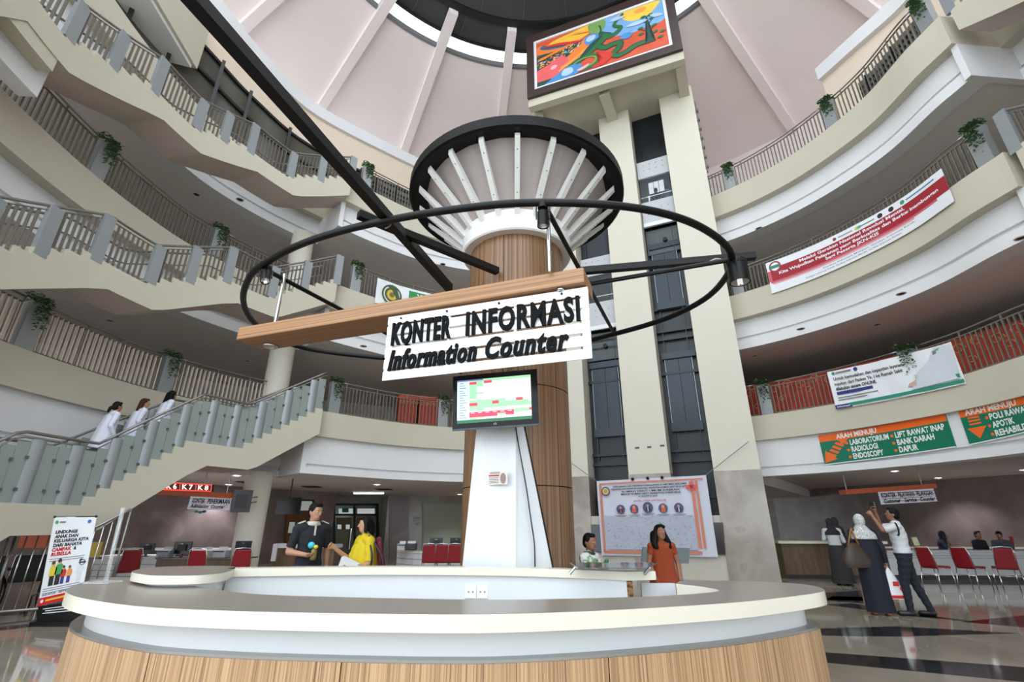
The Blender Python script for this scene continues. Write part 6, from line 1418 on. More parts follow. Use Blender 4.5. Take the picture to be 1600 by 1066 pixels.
for u0, v0, u1, v1 in ((932, 752, 893, 724), (1103, 742.5, 1170, 690)): mb = MB(); mb.tube([tp(u0, v0), tp(u1, v1)], .01, 5); obj('tie_cord', mb, VG, dbn)
for x in (.35, .49, .62): mb = MB(); mb.ell(mp(x, 1.0, .02), (.05, .04, .05)); obj('clamp', mb, BLACK(), dbn)
# notice plates behind the banner on the tower foot
for px, c, lab in (([(1104, 866), (1133, 866), (1129, 818), (1100, 818)], (52, 48, 46), 'dark framed poster beside the declaration banner'), ([(926, 862), (944, 862), (940, 821), (924, 821)], (60, 66, 74), 'dark glass panel on the tower foot beside the boy')):
    P = [onplane(u, v, tw(0, 0, .03), TN) for u, v in px]; r_ = thing('poster', lab, 'poster', P[0]); mb = MB(); mb.prism(P, TN * .04); o = obj('panel', mb, M('poster_%d' % c[0], c, .2, var=.2), r_); fixn(o.data)
    cc_ = sum(P, Vector()) / 4; Q = [cc_ + (q - cc_) * 1.06 for q in P]; mb = MB(); mb.prism(Q, TN * .02); o = obj('frame', mb, M('poster_rim', (96, 84, 60), .4), r_); fixn(o.data)
# grey lectern plate near the girl
P = [ony(u, v, 8.8) for u, v in ((1002, 878), (1076, 881), (1078, 857), (1004, 855))]; r_ = thing('grey_plaque', 'grey metal plaque on a stand behind the girl in orange', 'plaque', (P[0].x, 8.8, 0)); mb = MB(); mb.prism(P, (0, .03, 0)); o = obj('plate', mb, M('plaque_grey', (104, 112, 112), .4, .3, var=.15, scale=10), r_); fixn(o.data)
mb = MB(); mb.tube([(P[0].x + .2, 8.84, P[0].z), (P[0].x + .2, 8.84, 0)], .025, 8); obj('post', mb, STEEL(), r_); mb = MB(); mb.lathe((P[0].x + .2, 8.84, 0), [(.001, .03), (.16, .02), (.16, 0)], 0, 360, 20); obj('foot', mb, STEEL(), r_)
# glass shelf on the back counter
g0, g1, g2, g3 = onz(903, 889, 1.13), onz(1010, 890, 1.13), onz(1027, 881, 1.13), onz(905, 878, 1.13); gs = thing('glass_shelf', 'dark tinted glass shelf at the lift tower end of the back counter', 'shelf', g0)
g2.y = g3.y = max(g1.y + .35, min(g2.y, g1.y + .6)); g2 = Vector((g2.x, g2.y, 1.13)); g3 = Vector((g0.x, g2.y, 1.13))
mb = MB(); mb.prism([g0, g1, g2, g3], (0, 0, .01)); o = obj('pane', mb, M('tinted_glass', (60, 72, 70), .05, var=0, alpha=.6), gs); fixn(o.data)
for g in (g0.lerp(g3, .3), g1.lerp(g2, .3)): mb = MB(); mb.tube([g, g + Vector((-.05, 0, -.05))], .012, 8); obj('bracket', mb, CHROME(), gs)
# ---- roll-up banner by the steel bars
yb_ = 8.4; bp_ = lambda u, v: ony(u, v, yb_)
mp, W_, H_ = flat_board(((85, 808), (151, 807), (127, 931), (59, 948)), bp_); asp = W_ / H_
sb = thing('roll_up_banner', 'standing white health campaign banner with red foot beside the counter', 'banner', bp_(95, 975)); 
mb = MB(); mb.prism([mp(0, 0, 0), mp(1, 0, 0), mp(1, 1, 0), mp(0, 1, 0)], (0, .01, 0)); o = obj('sheet', mb, VW, sb); fixn(o.data)
CR = vinyl('campaign_red', (196, 30, 38))
for k, t in enumerate(('LINDUNGI', 'ANAK DAN', 'KELUARGA KITA', 'DARI BAHAYA')): txt(sb, t, mp, .1, (.62, .66, .92, .78)[k], .8 - k * .052, .836 - k * .052, VK, .05, .12)
txt(sb, 'CAMPAK', mp, .09, .55, .592, .63, CR, .05, .12); txt(sb, '&', mp, .6, .67, .592, .63, VK, .03); txt(sb, 'RUBELLA', mp, .09, .56, .54, .578, CR, .05, .12)
for k in range(2): strip(sb, 'print_line', .08, .5 - k * .025, .9 - k * .02, .508 - k * .025, mp, VG)
disc(sb, 'emblem', .09, .935, .022, mp, vinyl('emb_green', (90, 160, 110)), asp); strip(sb, 'emblem_caption', .16, .925, .3, .945, mp, VG); disc(sb, 'emblem', .86, .935, .024, mp, vinyl('emb_blue', (60, 110, 190)), asp)
def fig(x, y, s, shirt, legs, hair):
    put_poly(sb, 'figure_legs', [(x - .05 * s, y), (x + .06 * s, y), (x + .06 * s, y + .12 * s), (x - .05 * s, y + .12 * s)], mp, vinyl('fl%d%d' % legs[:2], legs), .004); put_poly(sb, 'figure_shirt', [(x - .08 * s, y + .11 * s), (x + .09 * s, y + .11 * s), (x + .1 * s, y + .2 * s), (x + .04 * s, y + .23 * s), (x - .06 * s, y + .22 * s)], mp, vinyl('fs%d%d' % shirt[:2], shirt), .005)
    disc(sb, 'figure_face', x, y + .245 * s, .026 * s, mp, vinyl('fig_face', (206, 166, 136)), asp, .006); disc(sb, 'figure_hair', x, y + .262 * s, .022 * s, mp, vinyl('fh%d' % hair[0], hair), asp, .007)
fig(.2, .2, 1.0, (220, 200, 60), (40, 40, 44), (90, 60, 40)); fig(.34, .2, 1.06, (70, 160, 90), (40, 40, 44), (60, 46, 34)); fig(.46, .2, .75, (196, 50, 50), (60, 60, 130), (90, 50, 40)); fig(.6, .2, .72, (230, 150, 70), (70, 60, 140), (100, 66, 40)); fig(.84, .2, .95, (220, 224, 226), (214, 218, 222), (70, 50, 40))
disc(sb, 'stamp', .88, .42, .035, mp, VK, asp, .008); disc(sb, 'stamp', .88, .42, .026, mp, VW, asp, .009); strip(sb, 'stamp_bar', .8, .41, .96, .43, mp, VK, .01)
for k in range(3): strip(sb, 'print_line', .05, .17 - k * .024, .9, .178 - k * .024, mp, VG)
txt(sb, 'AGUSTUS - SEPTEMBER', mp, .05, .8, .1, .118, VK, .03, res=1); strip(sb, 'red_foot', 0, 0, 1, .085, mp, CR, .004); disc(sb, 'red_emblem', .08, .045, .018, mp, VW, asp, .006); strip(sb, 'yellow_line', .16, .035, .7, .055, mp, vinyl('foot_yellow', (236, 190, 60)), .006); disc(sb, 'red_emblem', .78, .05, .018, mp, VW, asp, .006)
Pb = [bp_(u, v) for u, v in ((56, 976), (121, 974), (126, 938), (60, 948))]; mb = MB(); mb.prism(Pb, (0, .06, 0)); o = obj('foot_board', mb, BLACKP(), sb); fixn(o.data)
fm = lambda x, y, l: Pb[0].lerp(Pb[1], x).lerp(Pb[3].lerp(Pb[2], x), y) + Vector((0, -l, 0))
for k in range(3): strip(sb, 'print_line', .12 + .06 * (k % 2), .8 - k * .12, .84 - .06 * (k % 2), .84 - k * .12, fm, VW)
pf = onz(92, 979, 0); mb = MB(); mb.box((Pb[0].lerp(Pb[1], .5).x, yb_ + .03, .03), (.72, .2, .06)); obj('base', mb, BLACKP(), sb)
mb = MB(); mb.bar(Vector((Pb[0].lerp(Pb[1], .5).x, yb_ + .04, .05)), mp(.5, 1, 0) + Vector((0, .04, 0)), .025, .025); obj('back_pole', mb, STEEL(), sb)
for x in (.01, .99): mb = MB(); mb.ell(mp(x, 1, .0), (.02, .02, .02)); obj('corner_clip', mb, BLACKP(), sb)
mb = MB(); mb.bar(mp(0, 1, -.01), mp(1, 1, -.01), .02, .02); obj('top_bar', mb, STEEL(), sb)
# ---- steel bars under the stair and wheelchairs
sr = thing('steel_railing', 'stainless steel bar railing under the stair behind the roll-up banner', 'railing', onz(20, 980, 0))
top_px = [(-40, 862, 8.6), (0, 845, 8.75), (30, 822, 8.9), (82, 824, 9.2), (150, 824, 9.6), (205, 796, 9.8)]
tp_ = [ony(u, v, y) for u, v, y in top_px]
mb = MB(); mb.tube(tp_, .03, 10); obj('handrail', mb, STEEL(), sr, smooth=True)
acc = []
for a, b in zip(tp_, tp_[1:]):
    n_ = max(1, int((b - a).length / .115))
    for i in range(n_): acc.append(a.lerp(b, i / n_))
for p in acc:
    mb = MB(); mb.tube([p, (p.x, p.y, .1)], .012, 6); obj('bar', mb, CHROME(), sr, smooth=True)
mb = MB(); mb.tube([Vector((p.x, p.y, .1)) for p in tp_], .025, 8); obj('bottom_rail', mb, STEEL(), sr, smooth=True)
for p in (tp_[2], tp_[5], tp_[0]): mb = MB(); mb.tube([p, (p.x, p.y, 0)], .022, 8); obj('post', mb, STEEL(), sr, smooth=True)
def wheelchair(x, y, rz, label):
    r = thing('wheelchair', label, 'wheelchair', (0, 0, 0), 'wheelchairs under the stair')
    BV = M('black_vinyl', (20, 20, 24), .35); RUB = M('black_rubber', (18, 18, 18), .7)
    for s in (-1, 1):
        n_ = 28; mb = MB(); mb.tube([(s * .3, .3 * cos(2 * pi * i / n_), .3 + .3 * sin(2 * pi * i / n_)) for i in range(n_)], .016, 6, closed=True); w_ = obj('wheel', mb, RUB, r, smooth=True)
        mb = MB(); mb.tube([(s * .33, .26 * cos(2 * pi * i / n_), .3 + .26 * sin(2 * pi * i / n_)) for i in range(n_)], .008, 6, closed=True); obj('push_rim', mb, CHROME(), w_, smooth=True)
        for k in range(8): a = k * pi / 4; mb = MB(); mb.tube([(s * .3, 0, .3), (s * .3, .29 * cos(a), .3 + .29 * sin(a))], .003, 4); obj('spoke', mb, CHROME(), w_)
        mb = MB(); mb.tube([(s * .24, .42, .02 + .08 * 1)] and [(s * .24, .42 + .09 * cos(2 * pi * i / 14), .09 + .09 * sin(2 * pi * i / 14)) for i in range(14)], .014, 5, closed=True); obj('caster', mb, RUB, r)
        mb = MB(); mb.tube([(s * .24, -.28, .95), (s * .24, -.2, .9), (s * .24, -.2, .3), (s * .24, .42, .18)], .012, 6); obj('side_frame', mb, CHROME(), r, smooth=True)
        mb = MB(); mb.box((s * .26, .05, .7), (.05, .36, .04)); obj('armrest', mb, BV, r)
    mb = MB(); mb.box((0, .08, .5), (.46, .44, .04)); obj('seat', mb, BV, r); mb = MB(); mb.box((0, -.18, .72), (.46, .04, .42)); obj('backrest', mb, BV, r)
    for ch in r.children: ch.matrix_parent_inverse = Matrix()
    r.location = (x, y, 0); r.rotation_euler = (0, 0, rz); return r
for u, y, rz, lab in ((40, 9.7, .9, 'black wheelchair parked behind the steel bars close to the roll-up banner'), (-34, 9.2, 1.2, 'black wheelchair cut by the left picture edge under the stair')):
    p = ony(u, 900, y); wheelchair(p.x, y, rz, lab)
pp = ony(62, 830, 13); pn2 = thing('notice_board', 'orange notice panel on the wall behind the steel bars', 'board', pp); mb = MB(); mb.box((pp.x, 13.2, 1.35), (1.2, .05, .9)); obj('panel', mb, ORG, pn2); mb = MB(); mb.box((pp.x, 13.23, 1.35), (1.3, .05, 1.0)); obj('frame', mb, BROWN, pn2); mb = MB(); mb.box((pp.x, 13.24, .45), (.08, .05, .9)); obj('post', mb, BROWN, pn2)
# ================================================================== PEOPLE
import numpy as np
def capsule(mb, p0, r0, p1, r1, n=10):
    p0 = Vector(p0); p1 = Vector(p1); t = (p1 - p0).normalized() if (p1 - p0).length > 1e-6 else Vector((0, 0, 1)); L = (p1 - p0).length
    pts, rad = [], []
    for a in (90, 60, 30, 0): pts.append(p0 - t * r0 * sin(RAD(a))); rad.append(max(.0012, r0 * cos(RAD(a))))
    pts.append(p0.lerp(p1, .5)); rad.append((r0 + r1) / 2)
    for a in (0, 30, 60, 90): pts.append(p1 + t * r1 * sin(RAD(a))); rad.append(max(.0012, r1 * cos(RAD(a))))
    mb.tube(pts, rad, n)
def loft(mb, rings, n=16):
    """closed loft of ellipses (centre, rx, ry)"""
    vs = []
    for c, rx, ry in rings: vs += [(c[0] + rx * cos(2 * pi * j / n), c[1] + ry * sin(2 * pi * j / n), c[2]) for j in range(n)]
    k = len(rings); fs = [(i * n + j, i * n + (j + 1) % n, (i + 1) * n + (j + 1) % n, (i + 1) * n + j) for i in range(k - 1) for j in range(n)]
    fs += [tuple(range(n))[::-1], tuple(range((k - 1) * n, k * n))]; mb.add(vs, fs)
def remesh(mb, vox, smooth=4):
    me = mb.mesh('body'); o = bpy.data.objects.new('tmp', me)
    r = o.modifiers.new('r', 'REMESH'); r.mode = 'VOXEL'; r.voxel_size = vox
    s = o.modifiers.new('s', 'SMOOTH'); s.factor = .5; s.iterations = smooth
    out = evaluated_mesh(o); bpy.data.objects.remove(o); bpy.data.meshes.remove(me)
    out.polygons.foreach_set('use_smooth', [True] * len(out.polygons)); return out
def segd(p, a, b):
    ab = b - a; t = max(0, min(1, (p - a).dot(ab) / max(1e-9, ab.dot(ab)))); return (p - a - ab * t).length
SKIN = lambda c=(178, 132, 104): M('skin_%d' % c[0], c, .55, var=.05, scale=20)
def cloth(n, c, rough=.85, var=.08, scale=20): return M('cloth_' + n, c, rough, var=var, scale=scale)
BASEP = dict(hip=(.09, 0, .9), knee=(.1, -.01, .5), ank=(.1, .02, .09), toe=(.11, -.14, .035), sh=(.175, 0, 1.4), el=(.225, .03, 1.12), wr=(.23, -.03, .87))
def person(label, H, loc, rz, pose=None, outfit=None, hair=None, head=(0, 0, 0), lean=(0, 0), vox=.0115, group=None, fist=(), kid=False, build=1.0):
    """pose: joint overrides as nameL / nameR; outfit: cloth materials; head: yaw, pitch, roll in degrees"""
    pose = pose or {}; outfit = outfit or {}
    root = thing('person', label, 'person', (0, 0, 0), group)
    J = {}
    for k, v in BASEP.items():
        J[k + 'L'] = Vector(v); J[k + 'R'] = Vector((-v[0], v[1], v[2]))
    for k, v in pose.items(): J[k] = Vector(v)
    ln = lambda z: Vector((lean[0], lean[1], 0)) * max(0, (z - .9) / .6)
    for k in ('shL', 'shR'):
        if k not in pose: J[k] += ln(J[k].z)
    mb = MB(); seg = []
    def cap(a, ra, b, rb, tg): capsule(mb, a, ra, b, rb); seg.append((Vector(a), Vector(b), (ra + rb) / 2, tg))
    B = build
    rings = [((0, 0, .84), .12 * B, .085), ((0, 0, .9), .158 * B, .11), ((0, 0, .98), .16 * B, .115 * B), ((0, 0, 1.1), .14 * B, .1 * B), ((0, 0, 1.24), .155 * B, .112 * B), ((0, 0, 1.35), .168, .108), ((0, .005, 1.42), .13, .078), ((0, .01, 1.47), .062, .06)]
    loft(mb, [((c[0] + ln(c[2]).x, c[1] + ln(c[2]).y, c[2]), rx, ry) for c, rx, ry in rings])
    for z0, z1, r in ((.86, .97, .13), (.97, 1.4, .13)):
        for x in (-.06, .06): seg.append((Vector((x, 0, z0)) + ln(z0), Vector((x, 0, z1)) + ln(z1), r * .8, 'bottom' if z1 < 1 else 'top'))
    nk = ln(1.5) + Vector((0, .005, 1.45)); hb = ln(1.6) + Vector((0, -.01, 1.535)); cap(nk, .056, hb, .052, 'skin')
    hr = (Matrix.Rotation(RAD(head[0]), 3, 'Z') @ Matrix.Rotation(RAD(head[1]), 3, 'X') @ Matrix.Rotation(RAD(head[2]), 3, 'Y')); ks = 1.12 if kid else 1.0
    HT = lambda q: hb + hr @ (Vector(q) * ks)                       # head space: origin at the top of the neck
    hv = MB(); hv.ell((0, 0, .078), (.072, .09, .108), 16, 12); hv.ell((0, -.033, .015), (.052, .056, .055), 12, 8); capsule(hv, (0, -.088, .085), .009, (0, -.103, .055), .015, 8)
    for s in (-1, 1): hv.ell((s * .073, .01, .065), (.011, .022, .03), 8, 6); 
    hv.ell((0, -.074, .098), (.045, .016, .012), 8, 6); hv.ell((0, -.08, .022), (.022, .012, .012), 8, 6)
    mb.add([HT(v) for v in hv.v], hv.f); seg.append((HT((0, 0, .05)), HT((0, 0, .12)), .09, 'skin'))
    sl = outfit.get('sleeve', .7)
    for s in 'LR':
        sh, el, wr = J['sh' + s], J['el' + s], J['wr' + s]
        cap(ln(1.4) * 0 + Vector((sh.x * .55, sh.y, sh.z - .01)), .075, sh, .062, 'top')
        if sl < 1:
            m_ = sh.lerp(el, sl); rm = lerp(.058, .042, sl); cap(sh, .058, m_, rm, 'top'); cap(m_, rm, el, .042, 'skin'); cap(el, .042, wr, .028, 'skin')
        else: cap(sh, .058, el, .046, 'top'); cap(el, .046, wr, .032, 'top')
        d = (wr - el).normalized(); side = d.cross(Vector((0, -1, 0)) if abs(d.y) < .85 else Vector((0, 0, 1))).normalized(); up = side.cross(d)
        in_ = -side if (side.x > 0) == (s == 'L') else side; fw_ = Vector((0, -1, 0)) if abs(d.y) < .85 else Vector((0, 0, 1)); fw_ = (fw_ - d * fw_.dot(d)).normalized(); in_ = (d.cross(fw_)) ; 
        if (in_.x > 0) == (s == 'L'): in_ = -in_
        pc2 = wr + d * .045; cap(wr, .027, wr + d * .03, .03, 'skin')
        for k in range(-1, 2): cap(wr + d * .03 + fw_ * .02 * k, .017, wr + d * .085 + fw_ * .022 * k, .014, 'skin')
        curl = 1.0 if s in fist else .35
        for k in range(4):
            o_ = fw_ * (.03 - .02 * k); L = (.07, .078, .073, .058)[k] * (.62 if s in fist else 1)
            a = wr + d * .088 + o_; b = a + d * L * .5 * (1 - curl * .4) + in_ * L * .5 * curl; c = b + d * L * .5 * (1 - curl) + in_ * L * .5 * curl
            cap(a, .0095, b, .0088, 'skin'); cap(b, .0088, c, .0075, 'skin')
        t0 = wr + d * .035 + fw_ * .03; t1 = t0 + d * .03 + fw_ * .025 + in_ * .012; cap(t0, .012, t1, .0105, 'skin'); cap(t1, .0105, t1 + d * .028 + in_ * .012, .009, 'skin')
        hp, kn, an, to = J['hip' + s], J['knee' + s], J['ank' + s], J['toe' + s]
        lt = outfit.get('legs', 'bottom'); cap(hp, .088 * B, kn, .058, lt)
        if outfit.get('hem') == 'knee': cap(kn, .056, kn.lerp(an, .35), .054, 'skin'); cap(kn.lerp(an, .35), .054, an, .038, 'skin')
        else: cap(kn, .056, kn.lerp(an, .35), .056, lt); cap(kn.lerp(an, .35), .054, an, .04, lt)
        hl = an + (an - to).normalized() * .03; hl.z = to.z + .005; cap(hl, .036, to, .034, 'shoe'); cap(an, .036, hl, .034, 'shoe' if outfit.get('shoe') else 'skin')
    me = remesh(mb, vox)
    sk = SKIN(outfit.get('skin', (178, 132, 104))); me.materials.append(sk)
    bo = obj('body', me, sk, root); bo.matrix_parent_inverse = Matrix()
    # clothing: the body's own surface, lifted off and cut at the hems
    npoly = len(me.polygons); cen = np.empty(npoly * 3, np.float32); me.polygons.foreach_get('center', cen); cen = cen.reshape(-1, 3)
    best = np.full(npoly, 1e9, np.float32); tgi = np.zeros(npoly, int); names = ['skin', 'top', 'bottom', 'shoe']
    for a_, b_, r_, t_ in seg:
        a3 = np.array(a_, np.float32); ab = np.array(b_, np.float32) - a3; tt = np.clip((cen - a3) @ ab / max(1e-9, float(ab @ ab)), 0, 1)
        dd = np.linalg.norm(cen - a3 - tt[:, None] * ab, axis=1) - r_; k_ = dd < best; best[k_] = dd[k_]; tgi[k_] = names.index(t_)
    nv = len(me.vertices); co = np.empty(nv * 3, np.float32); me.vertices.foreach_get('co', co); co = co.reshape(-1, 3)
    nr = np.empty(nv * 3, np.float32); me.vertices.foreach_get('normal', nr); nr = nr.reshape(-1, 3)
    ls = np.empty(npoly, np.int32); lt_ = np.empty(npoly, np.int32); me.polygons.foreach_get('loop_start', ls); me.polygons.foreach_get('loop_total', lt_); lv = np.empty(len(me.loops), np.int32); me.loops.foreach_get('vertex_index', lv)
    for part, nm, off in (('top', 'shirt', .011), ('bottom', 'trousers', .013), ('shoe', 'shoes', .008)):
        if part not in outfit: continue
        sel = np.nonzero((tgi == names.index(part)) & (lt_ == 4))[0]
        if not len(sel): continue
        quads = lv[ls[sel][:, None] + np.arange(4)]; uq, inv = np.unique(quads, return_inverse=True)
        P = co[uq] + nr[uq] * (off * (1 + .25 * np.sin(co[uq, 2] * 60 + co[uq, 0] * 30)))[:, None]
        m2 = bpy.data.meshes.new(nm); m2.from_pydata(P.tolist(), [], inv.reshape(-1, 4).tolist()); m2.update(); m2.polygons.foreach_set('use_smooth', [True] * len(sel)); o = obj(nm, m2, outfit[part], root); o.matrix_parent_inverse = Matrix()
    def add(nm, m_, mat, sm=True):
        o = obj(nm, m_, mat, root, smooth=sm); o.matrix_parent_inverse = Matrix(); return o
    if outfit.get('skirt'):
        mat, rr = outfit['skirt']; m3 = MB(); n = 28; vs = []
        for z, rx, ry, cy_ in rr: vs += [(rx * (1 + .05 * sin(7 * 2 * pi * j / n)) * cos(2 * pi * j / n) + ln(z).x, cy_ + ry * (1 + .05 * sin(7 * 2 * pi * j / n)) * sin(2 * pi * j / n) + ln(z).y, z) for j in range(n)]
        m3.add(vs, [(i * n + j, i * n + (j + 1) % n, (i + 1) * n + (j + 1) % n, (i + 1) * n + j) for i in range(len(rr) - 1) for j in range(n)]); add(outfit.get('skirt_name', 'skirt'), m3, mat)
    EW, EB = M('eye_white', (226, 222, 216), .3), M('eye_dark', (30, 22, 18), .2); LIP = M('lip', (150, 84, 78), .5)
    if outfit.get('face', True):
        for s in (-1, 1):
            m3 = MB(); m3.ell((s * .03, -.083, .082), (.013, .006, .0065), 8, 6); m3.v = [tuple(HT(v)) for v in m3.v]; e_ = add('eye', m3, EW); m3 = MB(); m3.ell((s * .03, -.0885, .082), (.006, .003, .006), 8, 6); m3.v = [tuple(HT(v)) for v in m3.v]; q = obj('iris', m3, EB, e_); q.matrix_parent_inverse = Matrix()
            m3 = MB(); m3.ell((s * .031, -.084, .1), (.018, .006, .003), 8, 4); m3.v = [tuple(HT(v)) for v in m3.v]; add('eyebrow', m3, EB)
        m3 = MB(); m3.ell((0, -.0885, .022), (.021, .006, .0065), 8, 6); m3.v = [tuple(HT(v)) for v in m3.v]; add('mouth', m3, LIP)
    if hair:
        kind, mat = hair; m3 = MB()
        if kind == 'hijab':
            h = MB(); h.ell((0, .022, .078), (.096, .1, .128), 16, 12); h.ell((0, -.01, -.02), (.082, .078, .07), 12, 8)
            m3.add([HT(v) for v in h.v], h.f); loft(m3, [((ln(1.5).x, ln(1.5).y + .01, 1.28), .235, .165), ((ln(1.5).x, ln(1.5).y + .01, 1.38), .215, .15), ((ln(1.5).x, ln(1.5).y + .01, 1.46), .13, .115), ((ln(1.6).x, ln(1.6).y, 1.53), .085, .09)])
        else:
            h = MB(); h.ell((0, .02, .1), (.083, .092, .098), 16, 12); h.ell((0, .04, .06), (.08, .07, .08), 12, 8); h.ell((0, -.045, .165), (.055, .04, .03), 10, 8)
            if kind == 'bob':
                for s in (-1, 1): capsule(h, (s * .074, .0, .1), .03, (s * .084, -.01, -.01), .03)
                capsule(h, (0, .07, .06), .07, (0, .075, -.02), .062)
            if kind == 'long':
                for x in (-.06, -.02, .02, .06): capsule(h, (x, .07, .1), .042, (x * 1.5, .12, -.3), .045)
                for s in (-1, 1): capsule(h, (s * .07, .03, .08), .03, (s * .1, .06, -.2), .035)
            if kind == 'side':
                for s in (-1, 1): capsule(h, (s * .06, .015, .12), .034, (s * .082, .01, .02), .04); capsule(h, (s * .082, .01, .02), .044, (s * .125, .0, -.1), .05); capsule(h, (s * .125, .0, -.1), .05, (s * .11, -.03, -.14), .035); capsule(h, (s * .08, .06, .05), .06, (s * .12, .05, -.13), .055)
                capsule(h, (0, .07, .08), .06, (0, .1, -.14), .06); h.ell((.03, -.06, .15), (.045, .03, .03), 8, 6)
            if kind == 'bun': capsule(h, (0, .07, .06), .05, (0, .13, .02), .04); capsule(h, (0, .13, .03), .04, (0, .16, -.06), .03)
            m3.add([HT(v) for v in h.v], h.f)
        hm = remesh(m3, .012, 2); o = obj('headscarf' if kind == 'hijab' else 'hair', hm, mat, root); o.matrix_parent_inverse = Matrix()
    s_ = H / 1.72; root.location = loc; root.rotation_euler = (0, 0, rz); root.scale = (s_, s_, s_)
    return root, (lambda q: Vector(loc) + Matrix.Rotation(rz, 3, 'Z') @ (Vector(q) * s_))
HB = M('black_hair', (12, 10, 10), .65, var=.3, scale=40, stretch=(4, 4, .4), spec=.2); HBR = M('brown_hair', (58, 32, 22), .65, var=.3, scale=40, stretch=(4, 4, .4), spec=.2)
NAVYC = cloth('navy', (22, 26, 40)); BLKC = cloth('black', (20, 21, 25)); WHC = cloth('white_coat', (216, 218, 232)); SHOE = M('black_shoe', (18, 17, 17), .4)
# ---- man in black polo shirt with a bottle
p = ony(486, 845, 6.7); loc = (p.x, 6.7, 0)
mn, T = person('man in a black polo shirt holding a small bottle behind the counter', 1.72, loc, RAD(38), dict(elR=(-.25, .02, 1.13), wrR=(-.1, -.2, 1.1), elL=(.24, .05, 1.13), wrL=(.25, .02, .86)), dict(top=cloth('polo_black', (24, 26, 32)), bottom=cloth('denim', (58, 70, 92)), shoe=SHOE, sleeve=.72), ('short', HB), head=(22, 8, 0), fist=('R',), vox=.0105)
mb = MB(); mb.lathe((0, 0, 0), [(.066, 1.455), (.085, 1.43), (.1, 1.45), (.074, 1.49)], 0, 360, 20); o = obj('collar', mb, cloth('collar', (196, 192, 180)), mn, smooth=True); o.matrix_parent_inverse = Matrix()
for s in (-1, 1):
    mb = MB(); mb.box((s * .15, .0, 1.478), (.09, .07, .012), Matrix.Rotation(s * .35, 3, 'Y')); o = obj('shoulder_patch', mb, cloth('collar', (196, 192, 180)), mn); o.matrix_parent_inverse = Matrix()
mb = MB(); mb.box((0, -.118, 1.38), (.02, .01, .12)); o = obj('placket', mb, cloth('collar', (196, 192, 180)), mn); o.matrix_parent_inverse = Matrix()
bp = T((-.02, -.245, 1.12)); bt = thing('toy_bottle', 'small toy bottle with turquoise and yellow caps in the hand of the man in black', 'bottle', bp)
mb = MB(); mb.lathe(bp, [(.001, -.08), (.032, -.08), (.036, -.05), (.034, .03), (.015, .06), (.001, .06)], 0, 360, 16); obj('body', mb, M('olive_bottle', (120, 110, 60), .4, var=.2), bt, smooth=True)
mb = MB(); mb.ell(bp + Vector((-.035, -.02, .09)), (.045, .03, .04)); obj('cap', mb, M('turquoise_plastic', (50, 190, 210), .4), bt, smooth=True); mb = MB(); mb.ell(bp + Vector((.025, -.02, .07)), (.03, .025, .025)); obj('lid', mb, M('yellow_plastic', (226, 190, 50), .4), bt, smooth=True)
# ---- woman in yellow with newspaper and bags
p = ony(570, 850, 6.6); loc = (p.x, 6.6, 0); YEL = cloth('mustard', (206, 180, 28))
wy, T = person('woman in a loose mustard yellow blouse raising her fist and holding a newspaper', 1.55, loc, RAD(-52), dict(elR=(-.27, -.08, 1.13), wrR=(-.26, -.33, 1.3), elL=(.26, -.02, 1.12), wrL=(.16, -.2, 1.02)), dict(top=YEL, bottom=cloth('dark_trousers', (36, 36, 44)), shoe=SHOE, sleeve=1.0 - .15, skirt=(YEL, [(1.36, .19, .13, 0), (1.2, .225, .165, 0), (1.0, .245, .185, 0), (.8, .25, .19, 0)]), skirt_name='blouse', skin=(188, 140, 108)), ('bob', HB), head=(-12, 4, 0), fist=('R', 'L'), vox=.0105, build=1.12)
q = T((.14, -.27, 1.06)); npz = thing('newspaper', 'folded white newspaper held by the woman in yellow', 'newspaper', q); Rn = Matrix.Rotation(RAD(-20), 3, 'Z') @ Matrix.Rotation(RAD(18), 3, 'Y')
for k in range(3): mb = MB(); mb.box(q + Vector((.01 * k, .012 * k, .004 * k)), (.26, .006, .19), Rn); obj('sheet', mb, M('newsprint', (206, 206, 204), .7, var=.12, scale=25), npz)
for k in range(3): mb = MB(); mb.box(q + Rn @ Vector((-.07 + .02 * k, -.006, -.05 + .03 * k)), (.05, .004, .03), Rn); obj('picture_print', mb, VK, npz)
q = T((.3, .08, .85)); hbg = thing('handbag', 'dark navy shoulder bag of the woman in yellow', 'bag', q); BAGM = M('dark_bag_leather', (30, 34, 46), .4, var=.1)
mb = MB(); loft(mb, [((q.x, q.y, q.z - .17), .15, .07), ((q.x, q.y, q.z - .1), .17, .085), ((q.x, q.y, q.z + .08), .13, .06), ((q.x, q.y, q.z + .12), .1, .03)]); obj('pouch', mb, BAGM, hbg, smooth=50); mb = MB(); mb.tube(spline([q + Vector((.08, 0, .1)), q + Vector((.06, -.0, .3)), T((.17, -.02, 1.47)), q + Vector((-.06, -.05, .32)), q + Vector((-.09, 0, .1))], 5), .012, 6); obj('strap', mb, BAGM, hbg, smooth=True)
q = T((.22, .16, 1.3)); rk = thing('scarf', 'patterned red scarf over the shoulder of the woman in yellow', 'scarf', q); mb = MB(); capsule(mb, q + Vector((-.05, .02, .1)), .035, q + Vector((.02, .03, -.28)), .04); obj('fold', mb, ramp_mat('red_patterned_fabric', [(.4, (90, 22, 34)), (.55, (140, 44, 50)), (.65, (40, 24, 40))], 18, rough=.8), rk, smooth=True)
mb = MB(); capsule(mb, q + Vector((-.02, .02, -.02)), .03, q + Vector((.06, .03, -.3)), .03); obj('tail', mb, MATS['red_patterned_fabric'], rk, smooth=True)
